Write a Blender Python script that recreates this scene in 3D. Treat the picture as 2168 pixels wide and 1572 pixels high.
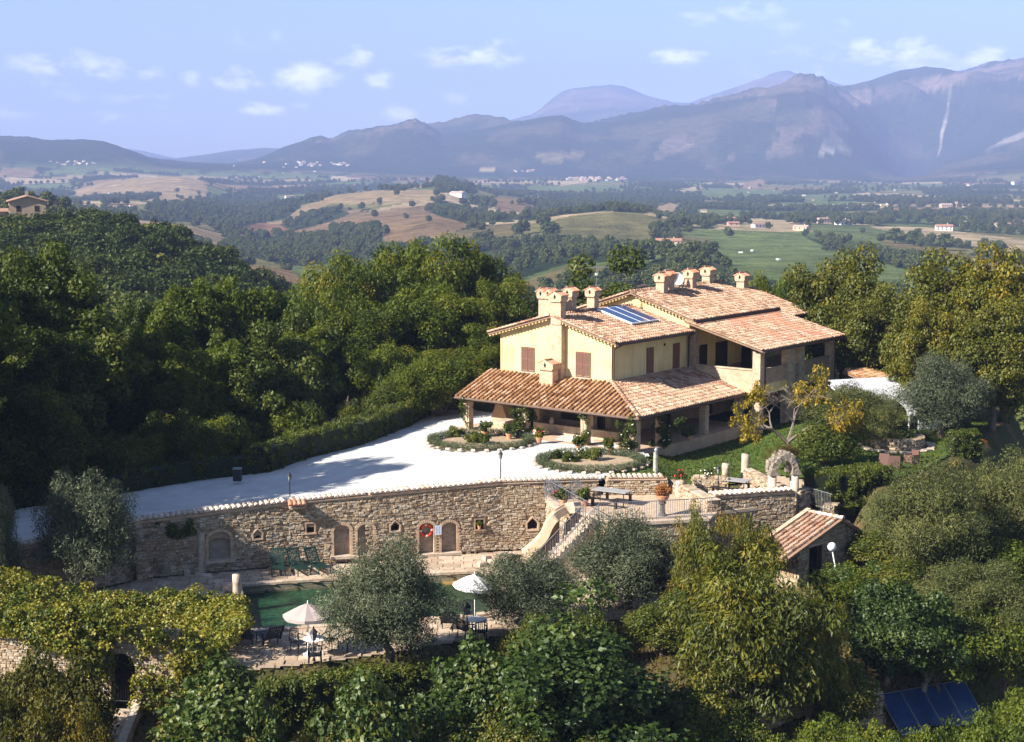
import bpy, math, random
import numpy as np
from mathutils import Vector, Matrix
random.seed(7); RNG = np.random.default_rng(7)
S = bpy.context.scene
for o in list(bpy.data.objects): bpy.data.objects.remove(o)

# ------------------------------------------------------------------ camera, sky, sun, exposure
FPX, TH, CAMZ = 3379.37, 0.13234, 20.0
cam = bpy.data.cameras.new('camera'); cam.sensor_width = 36; cam.lens = 36*FPX/2168
cam.clip_start = 0.5; cam.clip_end = 40000
camo = bpy.data.objects.new('camera', cam); S.collection.objects.link(camo); S.camera = camo
camo.location = (0, 0, CAMZ); camo.rotation_euler = (math.pi/2-TH, 0, 0)
SUN_AZ, SUN_EL = 240.0, 34.0        # compass degrees clockwise from +Y
w = bpy.data.worlds.new('World'); S.world = w; w.use_nodes = True
nt = w.node_tree; nt.nodes.clear()
def N(nt, kind, **kw):
    n = nt.nodes.new(kind)
    for k, v in kw.items():
        if k.startswith('i_'): n.inputs[k[2:].replace('_', ' ')].default_value = v
        else: setattr(n, k, v)
    return n
L = lambda nt, a, b: nt.links.new(a, b)
def math_n(nt, op, a, b=None, c=None, clamp=False):
    n = nt.nodes.new('ShaderNodeMath'); n.operation = op; n.use_clamp = clamp
    for i, x in enumerate((a, b, c)):
        if x is None: continue
        if isinstance(x, (int, float)): n.inputs[i].default_value = x
        else: L(nt, x, n.inputs[i])
    return n.outputs[0]
sky = N(nt, 'ShaderNodeTexSky', sky_type='NISHITA', sun_disc=False)
sky.sun_elevation = math.radians(SUN_EL); sky.sun_rotation = math.radians(SUN_AZ)
sky.altitude = 2000; sky.air_density = 1.0; sky.dust_density = 2.0; sky.ozone_density = 2.5
bg = N(nt, 'ShaderNodeBackground'); bg.inputs[1].default_value = 0.066
wo = N(nt, 'ShaderNodeOutputWorld'); L(nt, bg.outputs[0], wo.inputs[0])
# small fair-weather clouds: world directions (azimuth right of +Y, elevation, half width, half height, strength) in degrees
def pix_dir(u, v):
    xc = (u-1084)/FPX; yc = -(v-786)/FPX
    return np.array([xc, math.cos(TH)+yc*math.sin(TH), -math.sin(TH)+yc*math.cos(TH)])
tc = N(nt, 'ShaderNodeTexCoord'); sep = N(nt, 'ShaderNodeSeparateXYZ')
L(nt, tc.outputs['Generated'], sep.inputs[0])
azn = math_n(nt, 'ARCTAN2', sep.outputs[0], sep.outputs[1])
eln = math_n(nt, 'ARCSINE', sep.outputs[2])
cmb = N(nt, 'ShaderNodeCombineXYZ'); L(nt, azn, cmb.inputs[0]); L(nt, math_n(nt, 'MULTIPLY', eln, 1.9), cmb.inputs[1])
nz = N(nt, 'ShaderNodeTexNoise'); nz.inputs['Scale'].default_value = 34; nz.inputs['Detail'].default_value = 7; nz.inputs['Roughness'].default_value = .62
L(nt, cmb.outputs[0], nz.inputs['Vector'])
nz2 = N(nt, 'ShaderNodeTexNoise'); nz2.inputs['Scale'].default_value = 9; nz2.inputs['Detail'].default_value = 4
L(nt, cmb.outputs[0], nz2.inputs['Vector'])
CL = [(120,136,95,30,.75),(222,148,70,26,.8),(322,150,36,22,.7),(404,166,34,22,.65),(508,168,62,32,.95),(648,166,80,34,.95),(748,120,56,28,.9),
      (802,167,44,25,.85),(560,226,80,18,.8),(310,206,100,22,.5),(1005,115,120,32,.75),(845,240,42,20,.5),(90,195,90,28,.45),(550,84,70,24,.4),
      (1425,124,100,20,.7),(1600,152,34,24,.55),(1660,130,80,34,.55),(1760,132,90,40,.6),(1890,112,120,38,.8),(2090,130,130,40,.65),(963,210,34,14,.4),(1440,42,90,22,.35),(1580,20,110,30,.3),(700,242,60,12,.35),
      (250,250,120,14,.3),(60,240,100,14,.3),(1750,60,160,26,.25)]
acc = None
for u, v, hw, hh, st in CL:
    d = pix_dir(u, v); a0 = math.atan2(d[0], d[1]); e0 = math.asin(d[2]/np.linalg.norm(d))
    dx = math_n(nt, 'MULTIPLY', math_n(nt, 'SUBTRACT', azn, a0), FPX/hw)
    dy = math_n(nt, 'MULTIPLY', math_n(nt, 'SUBTRACT', eln, e0), FPX/hh)
    r2 = math_n(nt, 'ADD', math_n(nt, 'MULTIPLY', dx, dx), math_n(nt, 'MULTIPLY', dy, dy))
    m = math_n(nt, 'MULTIPLY', math_n(nt, 'SUBTRACT', 1.0, math_n(nt, 'MULTIPLY', r2, .62), clamp=True), st)
    acc = m if acc is None else math_n(nt, 'MAXIMUM', acc, m)
# the same kind of cloud over the rest of the sky, outside the directions listed
far = math_n(nt, 'MULTIPLY', math_n(nt, 'SUBTRACT', math_n(nt, 'ABSOLUTE', azn), .36, clamp=True), 6, clamp=True)
low = math_n(nt, 'MULTIPLY', math_n(nt, 'SUBTRACT', .26, eln, clamp=True), 8, clamp=True)
rest = math_n(nt, 'MULTIPLY', math_n(nt, 'MULTIPLY', math_n(nt, 'MULTIPLY', math_n(nt, 'SUBTRACT', nz2.outputs[0], .56, clamp=True), 6, clamp=True), far), low)
acc = math_n(nt, 'MAXIMUM', acc, rest)
cm = math_n(nt, 'MULTIPLY', math_n(nt, 'ADD', math_n(nt, 'MULTIPLY', math_n(nt, 'SUBTRACT', nz.outputs[0], .5), 4.6), math_n(nt, 'SUBTRACT', acc, .31)), .85, clamp=True)
cm = math_n(nt, 'MULTIPLY', cm, math_n(nt, 'MULTIPLY', acc, 1.4, clamp=True))
mixc = N(nt, 'ShaderNodeMix', data_type='RGBA'); L(nt, math_n(nt, 'MULTIPLY', cm, .95), mixc.inputs['Factor'])
L(nt, sky.outputs[0], mixc.inputs['A']); mixc.inputs['B'].default_value = (20, 19.4, 20.2, 1)
L(nt, mixc.outputs['Result'], bg.inputs[0])
sd = bpy.data.lights.new('sun', 'SUN'); sd.energy = 5.0; sd.angle = math.radians(.53); sd.color = (1, .93, .82)
so = bpy.data.objects.new('sun', sd); S.collection.objects.link(so)
sdir = Vector((math.sin(math.radians(SUN_AZ))*math.cos(math.radians(SUN_EL)), math.cos(math.radians(SUN_AZ))*math.cos(math.radians(SUN_EL)), math.sin(math.radians(SUN_EL))))
so.rotation_euler = (-sdir).to_track_quat('-Z', 'Y').to_euler(); so.location = sdir*300
S.view_settings.view_transform = 'Standard'; S.view_settings.look = 'None'; S.view_settings.gamma = 1
S.view_settings.use_curve_mapping = False; S.view_settings.exposure = 1.42
S.cycles.use_denoising = True; S.cycles.max_bounces = 5; S.cycles.diffuse_bounces = 2; S.cycles.glossy_bounces = 2
S.cycles.transmission_bounces = 3; S.cycles.transparent_max_bounces = 8; S.cycles.volume_bounces = 0
S.cycles.caustics_reflective = False; S.cycles.caustics_refractive = False
try: S.cycles.denoiser = 'OPENIMAGEDENOISE'; S.cycles.denoising_prefilter = 'ACCURATE'
except Exception: pass

# ------------------------------------------------------------------ helpers
def ray(u, v):
    return pix_dir(u, v)
def at(u, v, z):                       # the photograph's point at height z
    d = ray(u, v); t = (z-CAMZ)/d[2]; return np.array([d[0]*t, d[1]*t, z])
def aty(u, v, Y):                      # the photograph's point at distance Y
    d = ray(u, v); t = Y/d[1]; return np.array([d[0]*t, Y, CAMZ+d[2]*t])
def proj(X, Y, Z):
    Zr = Z-CAMZ; d = Y*math.cos(TH)-Zr*math.sin(TH); up = Y*math.sin(TH)+Zr*math.cos(TH)
    return 1084+FPX*X/d, 786-FPX*up/d
def pxm(Y): return Y/FPX
def tag(o, label=None, cat=None, group=None, kind=None):
    if label: o['label'] = label
    if cat: o['category'] = cat
    if group: o['group'] = group
    if kind: o['kind'] = kind
    return o
def empty(name, loc, rz=0, label=None, cat=None, group=None, kind=None, scale=1):
    o = bpy.data.objects.new(name, None); S.collection.objects.link(o); o.location = loc; o.rotation_euler = (0, 0, rz)
    o.scale = (scale,)*3 if not hasattr(scale, '__len__') else scale; o.empty_display_size = .3
    return tag(o, label, cat, group, kind)
def link_mesh(name, me, mat=None, parent=None, loc=None, rot=None, scale=None):
    if mat and not len(me.materials): me.materials.append(mat)
    o = bpy.data.objects.new(name, me); S.collection.objects.link(o); o.parent = parent
    if loc is not None: o.location = loc
    if rot is not None: o.rotation_euler = rot
    if scale is not None: o.scale = scale
    return o
def copy_tree(o, parent=None):
    c = o.copy(); S.collection.objects.link(c); c.parent = parent
    for ch in o.children: copy_tree(ch, c)
    return c
def np_mesh(name, verts, faces=None, quads=None, smooth=False, fattr=None):
    """verts (n,3); faces list or quads (m,k) array; fattr: per-face float attribute 'tone'"""
    me = bpy.data.meshes.new(name)
    if quads is not None:
        m, k = quads.shape
        me.vertices.add(len(verts)); me.vertices.foreach_set('co', np.asarray(verts, np.float32).ravel())
        me.loops.add(m*k); me.loops.foreach_set('vertex_index', quads.astype(np.int32).ravel())
        me.polygons.add(m); me.polygons.foreach_set('loop_start', np.arange(0, m*k, k, dtype=np.int32))
        try: me.polygons.foreach_set('loop_total', np.full(m, k, np.int32))
        except Exception: pass
        me.update(calc_edges=True)
    else:
        me.from_pydata([tuple(v) for v in verts], [], faces); me.update()
    me.polygons.foreach_set('use_smooth', np.full(len(me.polygons), bool(smooth)))
    if fattr is not None:
        a = me.attributes.new('tone', 'FLOAT', 'FACE'); a.data.foreach_set('value', np.asarray(fattr, np.float32))
    return me
class MB:
    def __init__(s, M=None): s.v = []; s.f = []; s.M = M or Matrix.Identity(4)
    def add(s, vs, fs, M=None):
        b = len(s.v); T = M if M is not None else s.M
        s.v += [tuple(T @ Vector(v)) for v in vs]; s.f += [tuple(i+b for i in f) for f in fs]; return s
    def box(s, x0, x1, y0, y1, z0, z1, M=None):
        return s.add([(x0,y0,z0),(x1,y0,z0),(x1,y1,z0),(x0,y1,z0),(x0,y0,z1),(x1,y0,z1),(x1,y1,z1),(x0,y1,z1)],
              [(0,3,2,1),(4,5,6,7),(0,1,5,4),(1,2,6,5),(2,3,7,6),(3,0,4,7)], M)
    def prism(s, pts, z0, z1, M=None):        # plan polygon (counter-clockwise) extruded
        n = len(pts); vs = [(p[0], p[1], z0 if not hasattr(z0, '__len__') else z0[i]) for i, p in enumerate(pts)] + [(p[0], p[1], z1 if not hasattr(z1, '__len__') else z1[i]) for i, p in enumerate(pts)]
        return s.add(vs, [tuple(range(n-1, -1, -1)), tuple(range(n, 2*n))] + [(i, (i+1) % n, n+(i+1) % n, n+i) for i in range(n)], M)
    def slab(s, pts, th, M=None):             # 3D polygon with thickness straight down
        n = len(pts); vs = [tuple(p) for p in pts] + [(p[0], p[1], p[2]-th) for p in pts]
        return s.add(vs, [tuple(range(n)), tuple(range(2*n-1, n-1, -1))] + [(i, n+i, n+(i+1) % n, (i+1) % n) for i in range(n)], M)
    def ext(s, pts, vec, M=None):             # 3D polygon extruded along vec
        n = len(pts); vs = [tuple(p) for p in pts] + [tuple(p[k]+vec[k] for k in range(3)) for p in pts]
        return s.add(vs, [tuple(range(n)), tuple(range(2*n-1, n-1, -1))] + [(i, n+i, n+(i+1) % n, (i+1) % n) for i in range(n)], M)
    def tube(s, path, rad, n=8, M=None, caps=True):
        P = [Vector(p) for p in path]; R = rad if hasattr(rad, '__len__') else [rad]*len(P); vs = []; fs = []
        for i, p in enumerate(P):
            t = (P[min(i+1, len(P)-1)]-P[max(i-1, 0)]).normalized()
            a = t.cross(Vector((0, 0, 1)) if abs(t.z) < .9 else Vector((1, 0, 0))).normalized(); b = t.cross(a)
            for k in range(n):
                an = 2*math.pi*k/n; vs.append(tuple(p+(a*math.cos(an)+b*math.sin(an))*R[i]))
        for i in range(len(P)-1):
            for k in range(n): fs.append((i*n+k, i*n+(k+1) % n, (i+1)*n+(k+1) % n, (i+1)*n+k))
        if caps: fs += [tuple(range(n-1, -1, -1)), tuple(range((len(P)-1)*n, len(P)*n))]
        return s.add(vs, fs, M)
    def lathe(s, prof, n=12, M=None, c=(0, 0, 0)):   # profile [(r,z)]
        vs = []; fs = []
        for r, z in prof:
            for k in range(n):
                an = 2*math.pi*k/n; vs.append((c[0]+r*math.cos(an), c[1]+r*math.sin(an), c[2]+z))
        for i in range(len(prof)-1):
            for k in range(n): fs.append((i*n+k, i*n+(k+1) % n, (i+1)*n+(k+1) % n, (i+1)*n+k))
        fs += [tuple(range(n-1, -1, -1)), tuple(range((len(prof)-1)*n, len(prof)*n))]
        return s.add(vs, fs, M)
    def build(s, name, mat, parent=None, smooth=False, jitter=0, **kw):
        v = s.v
        if jitter: v = [tuple(c+random.uniform(-jitter, jitter) for c in p) for p in v]
        me = bpy.data.meshes.new(name); me.from_pydata(v, [], s.f); me.update()
        if smooth: me.polygons.foreach_set('use_smooth', [True]*len(me.polygons))
        o = link_mesh(name, me, mat, parent); return tag(o, **kw) if kw else o
def T(x, y, z, rz=0, rx=0, ry=0):
    return Matrix.Translation((x, y, z)) @ Matrix.Rotation(rz, 4, 'Z') @ Matrix.Rotation(rx, 4, 'X') @ Matrix.Rotation(ry, 4, 'Y')

def _h(i, j, seed):
    n = (i.astype(np.int64)*374761393 + j.astype(np.int64)*668265263 + seed*974634777) & 0x7fffffff
    n = ((n ^ (n >> 13))*1274126177) & 0x7fffffff
    return ((n ^ (n >> 16)) & 0xffff)/65535.0
def vnoise(x, y, seed=0):
    i = np.floor(x); j = np.floor(y); fx = x-i; fy = y-j; i = i.astype(np.int64); j = j.astype(np.int64)
    fx = fx*fx*(3-2*fx); fy = fy*fy*(3-2*fy)
    return (_h(i,j,seed)*(1-fx)+_h(i+1,j,seed)*fx)*(1-fy)+(_h(i,j+1,seed)*(1-fx)+_h(i+1,j+1,seed)*fx)*fy
def fbm(x, y, seed=0, oct=5, ridged=False):
    s = 0; a = .5; t = 0
    for o in range(oct):
        n = vnoise(x*2**o, y*2**o, seed+o*17)
        if ridged: n = 1-np.abs(2*n-1)
        s = s+a*n; t += a; a *= .52
    return s/t
def sstep(a, b, x):
    t = np.clip((x-a)/(b-a), 0, 1); return t*t*(3-2*t)
def inpoly(px, py, poly):
    c = np.zeros(np.shape(px), bool); n = len(poly); j = n-1
    for i in range(n):
        xi, yi = poly[i]; xj, yj = poly[j]
        c ^= ((yi > py) != (yj > py)) & (px < (xj-xi)*(py-yi)/((yj-yi) or 1e-9)+xi); j = i
    return c
def polydist(px, py, poly, closed=True):
    d = np.full(np.shape(px), 1e9); n = len(poly)
    for i in range(n if closed else n-1):
        ax, ay = poly[i]; bx, by = poly[(i+1) % n]; dx, dy = bx-ax, by-ay
        t = np.clip(((px-ax)*dx+(py-ay)*dy)/(dx*dx+dy*dy+1e-12), 0, 1)
        d = np.minimum(d, np.hypot(px-ax-t*dx, py-ay-t*dy))
    return d

# ------------------------------------------------------------------ materials
def base_mat(name):
    m = bpy.data.materials.new(name); m.use_nodes = True; nt = m.node_tree
    return m, nt, nt.nodes['Principled BSDF']
def rnd_node(nt):                     # one random number per piece, whether the piece is an object or a joined island
    oi = N(nt, 'ShaderNodeObjectInfo'); g = N(nt, 'ShaderNodeNewGeometry')
    return math_n(nt, 'FRACT', math_n(nt, 'ADD', oi.outputs['Random'], g.outputs['Random Per Island']))
def ramp(nt, fac, stops):
    r = N(nt, 'ShaderNodeValToRGB'); e = r.color_ramp.elements
    while len(e) < len(stops): e.new(.5)
    for i, (p, c) in enumerate(stops): e[i].position = p; e[i].color = (*c, 1)
    L(nt, fac, r.inputs[0]); return r.outputs[0]
def mixrgb(nt, fac, a, b, mode='MIX'):
    n = N(nt, 'ShaderNodeMix', data_type='RGBA', blend_type=mode)
    for k, x in (('Factor', fac), ('A', a), ('B', b)):
        s_ = n.inputs[k] if k == 'Factor' else [i for i in n.inputs if i.name == k and i.type == 'RGBA'][0]
        if isinstance(x, (int, float)): s_.default_value = x
        elif isinstance(x, tuple): s_.default_value = (*x, 1)
        else: L(nt, x, s_)
    return [o for o in n.outputs if o.type == 'RGBA'][0]
def noise(nt, scale, detail=4, rough=.55, coord='Object', dist=0, vec=None):
    if vec is None:
        tc = N(nt, 'ShaderNodeTexCoord'); vec = tc.outputs[coord]
    n = N(nt, 'ShaderNodeTexNoise'); n.inputs['Scale'].default_value = scale; n.inputs['Detail'].default_value = detail
    n.inputs['Roughness'].default_value = rough; n.inputs['Distortion'].default_value = dist; L(nt, vec, n.inputs['Vector']); return n.outputs[0]
def bump(nt, bs, h, strength=.4, dist=.02):
    b = N(nt, 'ShaderNodeBump'); b.inputs['Strength'].default_value = strength; b.inputs['Distance'].default_value = dist
    L(nt, h, b.inputs['Height']); L(nt, b.outputs[0], bs.inputs['Normal'])
def mat(name, c1, c2=None, scale=3, rough=.85, bs=.3, bd=.02, metal=0, detail=5, bscale=None):
    m, nt, b = base_mat(name); b.inputs['Roughness'].default_value = rough; b.inputs['Metallic'].default_value = metal
    b.inputs['Specular IOR Level'].default_value = .3
    c2 = c2 or tuple(x*.75 for x in c1)
    n = noise(nt, scale, detail); L(nt, ramp(nt, n, [(.35, c1), (.65, c2)]), b.inputs['Base Color'])
    if bs: bump(nt, b, noise(nt, bscale or scale*4, 4), bs, bd)
    return m
def piece_mat(name, stops, scale=6, rough=.85, var=.35, bd=.02):     # colour differs from piece to piece
    m, nt, b = base_mat(name); b.inputs['Roughness'].default_value = rough; b.inputs['Specular IOR Level'].default_value = .25
    r = rnd_node(nt); c = ramp(nt, r, stops)
    n = noise(nt, scale, 5, .65); c = mixrgb(nt, 1.0, c, ramp(nt, n, [(.3, (1-var,)*3), (.7, (1+var*.3,)*3)]), 'MULTIPLY')
    L(nt, c, b.inputs['Base Color']); bump(nt, b, n, .5, bd); return m
def leaf_mat(name, stops, trans=.3, gloss=.35, olive=None):
    m, nt, b = base_mat(name); nt.nodes.remove(b)
    a = N(nt, 'ShaderNodeAttribute', attribute_name='tone'); oi = N(nt, 'ShaderNodeObjectInfo')
    v = math_n(nt, 'ADD', math_n(nt, 'MULTIPLY', math_n(nt, 'SUBTRACT', oi.outputs['Random'], .5), .3), a.outputs['Fac'], clamp=True)
    c = mixrgb(nt, 1, ramp(nt, v, stops), (.92, .86, .47), 'MULTIPLY')
    d = N(nt, 'ShaderNodeBsdfDiffuse'); L(nt, c, d.inputs[0])
    t = N(nt, 'ShaderNodeBsdfTranslucent'); L(nt, mixrgb(nt, 1.0, c, (1.5, 1.45, .5), 'MULTIPLY'), t.inputs[0])
    mx = N(nt, 'ShaderNodeMixShader'); mx.inputs[0].default_value = trans; L(nt, d.outputs[0], mx.inputs[1]); L(nt, t.outputs[0], mx.inputs[2])
    g = N(nt, 'ShaderNodeBsdfGlossy'); g.inputs['Roughness'].default_value = .5; g.inputs[0].default_value = (.9, .95, .8, 1)
    m2 = N(nt, 'ShaderNodeMixShader'); m2.inputs[0].default_value = .022*gloss/.35; L(nt, mx.outputs[0], m2.inputs[1]); L(nt, g.outputs[0], m2.inputs[2])
    L(nt, m2.outputs[0], nt.nodes['Material Output'].inputs[0]); return m
# ------------------------------------------------------------------ the lie of the land
GZ = 3.4                                # the gravel yard, lawn and house floor
wall_px = [(-260,1215),(0,1165),(180,1131),(300,1101),(614,1062),(780,1046),(1062,1020),(1267,1013)]
wall_z = [2.45, 2.6, 2.72, 2.85, 3.22, 3.4, 3.6, 3.6]      # the cap falls away to the left with the drive
WALL = [at(u, v, z)[:2] for (u, v), z in zip(wall_px, wall_z)]
def yardz(x, y=0): return np.interp(x, [-40, -22, -17.3, -10.8, -7, -.5], [2.1, 2.35, 2.6, 2.98, 3.17, 3.4])
def lawnz(x, y=0): return np.interp(x, [7.4, 9.4, 14, 18.5], [3.37, 2.68, 2.68, 3.37])
def on(f, u, v):                        # the photograph's point on a gently sloping surface
    z = 3.2
    for _ in range(12): z = float(f(at(u, v, z)[0]))
    return Vector(at(u, v, z))
def PS(f, l): return [tuple(on(f, u, v)[:2]) for u, v in l]
def PL(l, z): return [tuple(at(u, v, z)[:2]) for u, v in l]
yard_poly = [tuple(p) for p in WALL] + PS(lawnz, [(1412,1013),(1530,1025),(1600,1030),(1650,1030),(1705,1040),(1900,1030),(2000,985),(2080,925)]) + \
    [(33,104),(32,112),(16,126),(0,121),(-9,110)] + PS(yardz, [(905,873),(760,905),(600,950),(400,1010),(200,1060),(0,1090),(-260,1130)])
dine_poly = PL([(1150,1046),(1267,1040),(1415,1046),(1560,1040),(1600,1012),(1640,1000),(1700,1005),(1760,1050),(1700,1056),(1690,1064),(1514,1084),(1500,1097),(1310,1108),(1250,1088),(1180,1072)], 2.7)
pool_poly = PL([(511,1240),(684,1228),(933,1216),(1020,1211),(1045,1296),(942,1307),(687,1324),(523,1335)], 0)
deck_poly = [tuple(p) for p in WALL[2:]] + PL([(1267,1130),(1330,1190),(1420,1290),(1180,1330),(1000,1352),(720,1396),(455,1425),(470,1330),(480,1262),(300,1262),(100,1250)], 0)
CP = np.array([(-40,40,-7),(-20,48,-5.5),(0,48,-6),(20,48,-6.5),(40,40,-9),(-30,60,-1.5),(-18,57,-3.6),(-12,57,-3.3),(-15,60.3,-1.5),(-19,61,-1.5),(-12,61,-1.3),(-14,57.5,-3.3),(-5,57,-3.2),(3,57,-3.4),(10,59,-4),(16,62,-4.4),(22,64,-4.6),(30,66,-5),(40,70,-6),
  (12,66,-1),(18,70,-1),(24,74,-1.5),(33,78,-2),(15,74,-.1),(19,77,.2),(24,82,1.5),(30,88,1.5),(36,94,0),(45,100,-4),(-25,62,-.5),(-35,75,1.5),(-45,90,0),(-28,90,2.4),(-22,100,.5),(-32,115,-3),(-50,120,-5),(-14,115,-1),
  (-6,125,-3),(4,130,-4),(20,138,-5),(35,125,-3),(50,125,-8),(-60,150,-9),(-30,150,-9),(0,150,-12),(30,150,-11),(60,150,-12),(-80,100,-3),(-80,60,0),(80,100,-12),(80,60,-10),(0,30,-9),(-60,30,-8),(60,30,-12),(-8,63,-.3),(8,64,-.6)], float)
def znear(X, Y):
    num = 0; den = 0
    for cx, cy, cz in CP:
        wgt = 1/((X-cx)**2+(Y-cy)**2+3)**1.9; num = num+wgt*cz; den = den+wgt
    z = num/den + (fbm(X*.25, Y*.25, 3)-.5)*.5
    inside = inpoly(X, Y, deck_poly); d = polydist(X, Y, deck_poly); k = np.where(inside, 1.0, 1-sstep(0, 1.0, d)); z = z*(1-k)-.12*k
    inside = inpoly(X, Y, yard_poly); d = polydist(X, Y, yard_poly); wl = [tuple(p) for p in WALL]; dw = polydist(X, Y, wl, False)
    facing = (~inside) & (dw < d+.05)                      # below the retaining wall
    k = np.where(inside, 1.0, np.where(z < 2.9, np.where(facing, 0, 1-sstep(0, 2.5, d)), 1-sstep(0, 1.6, d)))
    k = np.where(inside & (dw < 1.3), 0.0, k); z = np.where(inside & (dw < 1.3), np.minimum(z, -.12), z)
    frt = inside & (polydist(X, Y, PL([(1430,1022),(1530,1026),(1600,1030),(1705,1040)], GZ), False) < 1.2); k = np.where(frt, 0., k); z = np.where(frt, np.minimum(z, 1.6), z)
    yz_ = np.where(X < 7.4, yardz(X), lawnz(X)); z = z*(1-k)+(yz_-.14)*k
    dn = inpoly(X, Y, dine_poly); z = np.where(dn, np.minimum(z, -.12), z); dd = polydist(X, Y, dine_poly)
    z = np.where(~dn & ~inside & (dd < 2.2), np.minimum(z, -.05+sstep(.8, 2.2, dd)*3), z)
    wet = inpoly(X, Y, pool_poly); z = np.where(wet, -1.8, z)
    return z
# knots of the far relief: distance, then (picture column, picture row of the ground) pairs, or heights when flagged 'z'
KN = [(150,'z',[(-900,-8),(0,-8),(400,-9),(700,-10),(1000,-12),(1400,-12),(1700,-11),(2168,-12),(3200,-14)]),
 (200,'z',[(-900,-9),(0,-9),(250,-9),(400,-11),(560,-14),(700,-17),(850,-20),(1000,-22),(1400,-22),(1550,-18),(1700,-15),(2168,-14),(3200,-15)]),
 (330,'z',[(-900,2),(0,-1),(250,0),(400,-4),(560,-13),(700,-21),(850,-26),(1000,-28),(1200,-27),(1400,-27),(1700,-27),(2168,-25),(3200,-22)]),
 (450,'z',[(-900,-10),(0,-8),(250,-10),(400,-16),(560,-27),(700,-34),(850,-36),(1000,-37),(1200,-35),(1400,-31),(1550,-30),(2168,-30),(3200,-28)]),
 (700,'v',[(-900,400),(0,428),(100,440),(210,480),(300,540),(400,570),(560,575),(640,592),(700,592),(850,610),(1000,625),(1130,610),(1200,585),(1300,565),(1400,545),(1480,548),(1550,590),(1700,588),(2168,590),(3200,590)]),
 (1000,'v',[(-900,470),(0,480),(200,500),(400,545),(560,560),(640,570),(700,565),(850,560),(1000,545),(1130,530),(1250,525),(1400,530),(1550,535),(1700,530),(2168,545),(3200,550)]),
 (1300,'v',[(-900,440),(0,450),(250,470),(400,490),(480,520),(560,530),(650,520),(750,500),(850,486),(920,474),(1000,480),(1100,474),(1200,459),(1300,451),(1380,456),(1450,476),(1550,482),(1700,486),(1900,497),(2168,505),(3200,510)]),
 (1700,'v',[(-900,430),(0,440),(250,450),(400,465),(560,480),(650,474),(750,458),(850,452),(950,450),(1100,470),(1200,470),(1380,474),(1500,462),(1700,463),(2168,470),(3200,470)]),
 (2100,'v',[(-900,420),(0,432),(250,424),(400,432),(480,450),(540,446),(600,434),(660,420),(740,408),(800,403),(900,402),(950,402),(1000,416),(1080,428),(1140,438),(1250,446),(1400,446),(1700,444),(2168,448),(3200,448)]),
 (2700,'v',[(-900,418),(0,424),(150,428),(250,418),(400,412),(480,428),(560,432),(700,420),(800,410),(850,402),(900,386),(930,377),(970,383),(1050,408),(1200,422),(1400,424),(2168,424),(3200,424)]),
 (3300,'v',[(-900,400),(0,410),(150,402),(220,387),(300,377),(380,373),(430,384),(480,402),(560,412),(700,405),(1000,408),(2168,408),(3200,408)]),
 (4200,'v',[(-900,380),(0,378),(200,376),(400,380),(560,383),(800,386),(1100,388),(1400,388),(1700,392),(1850,390),(2000,392),(2168,386),(3200,380)]),
 (5000,'v',[(-900,270),(-300,285),(0,290),(60,297),(100,301),(160,305),(220,302),(250,308),(300,326),(340,342),(400,350),(480,352),(560,352),(700,360),(900,368),(1200,372),(1500,374),(1800,378),(1900,384),(2000,366),(2168,350),(3200,330)]),
 (6000,'v',[(-900,300),(0,310),(300,345),(480,348),(520,342),(560,331),(600,312),(640,300),(660,292),(680,289),(705,298),(740,285),(800,269),(840,263),(880,257),(900,266),(935,291),(980,284),(1040,268),(1080,258),(1150,246),(1190,242),(1230,262),(1290,259),(1350,250),(1400,240),(1470,234),(1520,219),(1600,206),(1660,196),(1700,194),(1735,206),(1770,236),(1800,262),(1850,314),(1880,350),(1920,372),(1960,372),(2000,340),(2080,310),(2168,280),(3200,240)]),
 (7400,'v',[(-900,330),(400,355),(560,345),(700,320),(850,290),(900,270),(950,261),(1020,252),(1070,252),(1120,270),(1240,280),(1400,262),(1500,245),(1600,225),(1680,205),(1740,190),(1800,181),(1850,166),(1900,148),(1950,139),(1990,143),(2030,155),(2090,150),(2168,140),(3200,110)]),
 (9500,'v',[(-900,330),(300,345),(360,338),(430,330),(500,319),(560,315),(640,318),(800,330),(1100,290),(1400,262),(1600,240),(1800,215),(1950,190),(2010,160),(2060,146),(2100,132),(2168,114),(2300,108),(3200,150)]),
 (12500,'v',[(-900,300),(0,305),(200,312),(300,320),(360,334),(420,346),(560,330),(800,310),(1000,285),(1080,256),(1125,241),(1155,217),(1190,196),(1240,187),(1290,184),(1320,190),(1370,206),(1420,222),(1460,220),(1500,204),(1560,180),(1620,159),(1665,151),(1720,166),(1780,185),(2168,200),(3200,250)]),
 (15000,'v',[(-900,350),(3200,350)])]
def knot_z(k, u):
    d, typ, pts = k; xs = [p[0] for p in pts]; ys = [p[1] for p in pts]
    y = np.interp(u, xs, ys)
    if typ == 'z': return y
    yc = -(y-786)/FPX
    return CAMZ + d*(-math.sin(TH)+yc*math.cos(TH))/(math.cos(TH)+yc*math.sin(TH))
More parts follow.
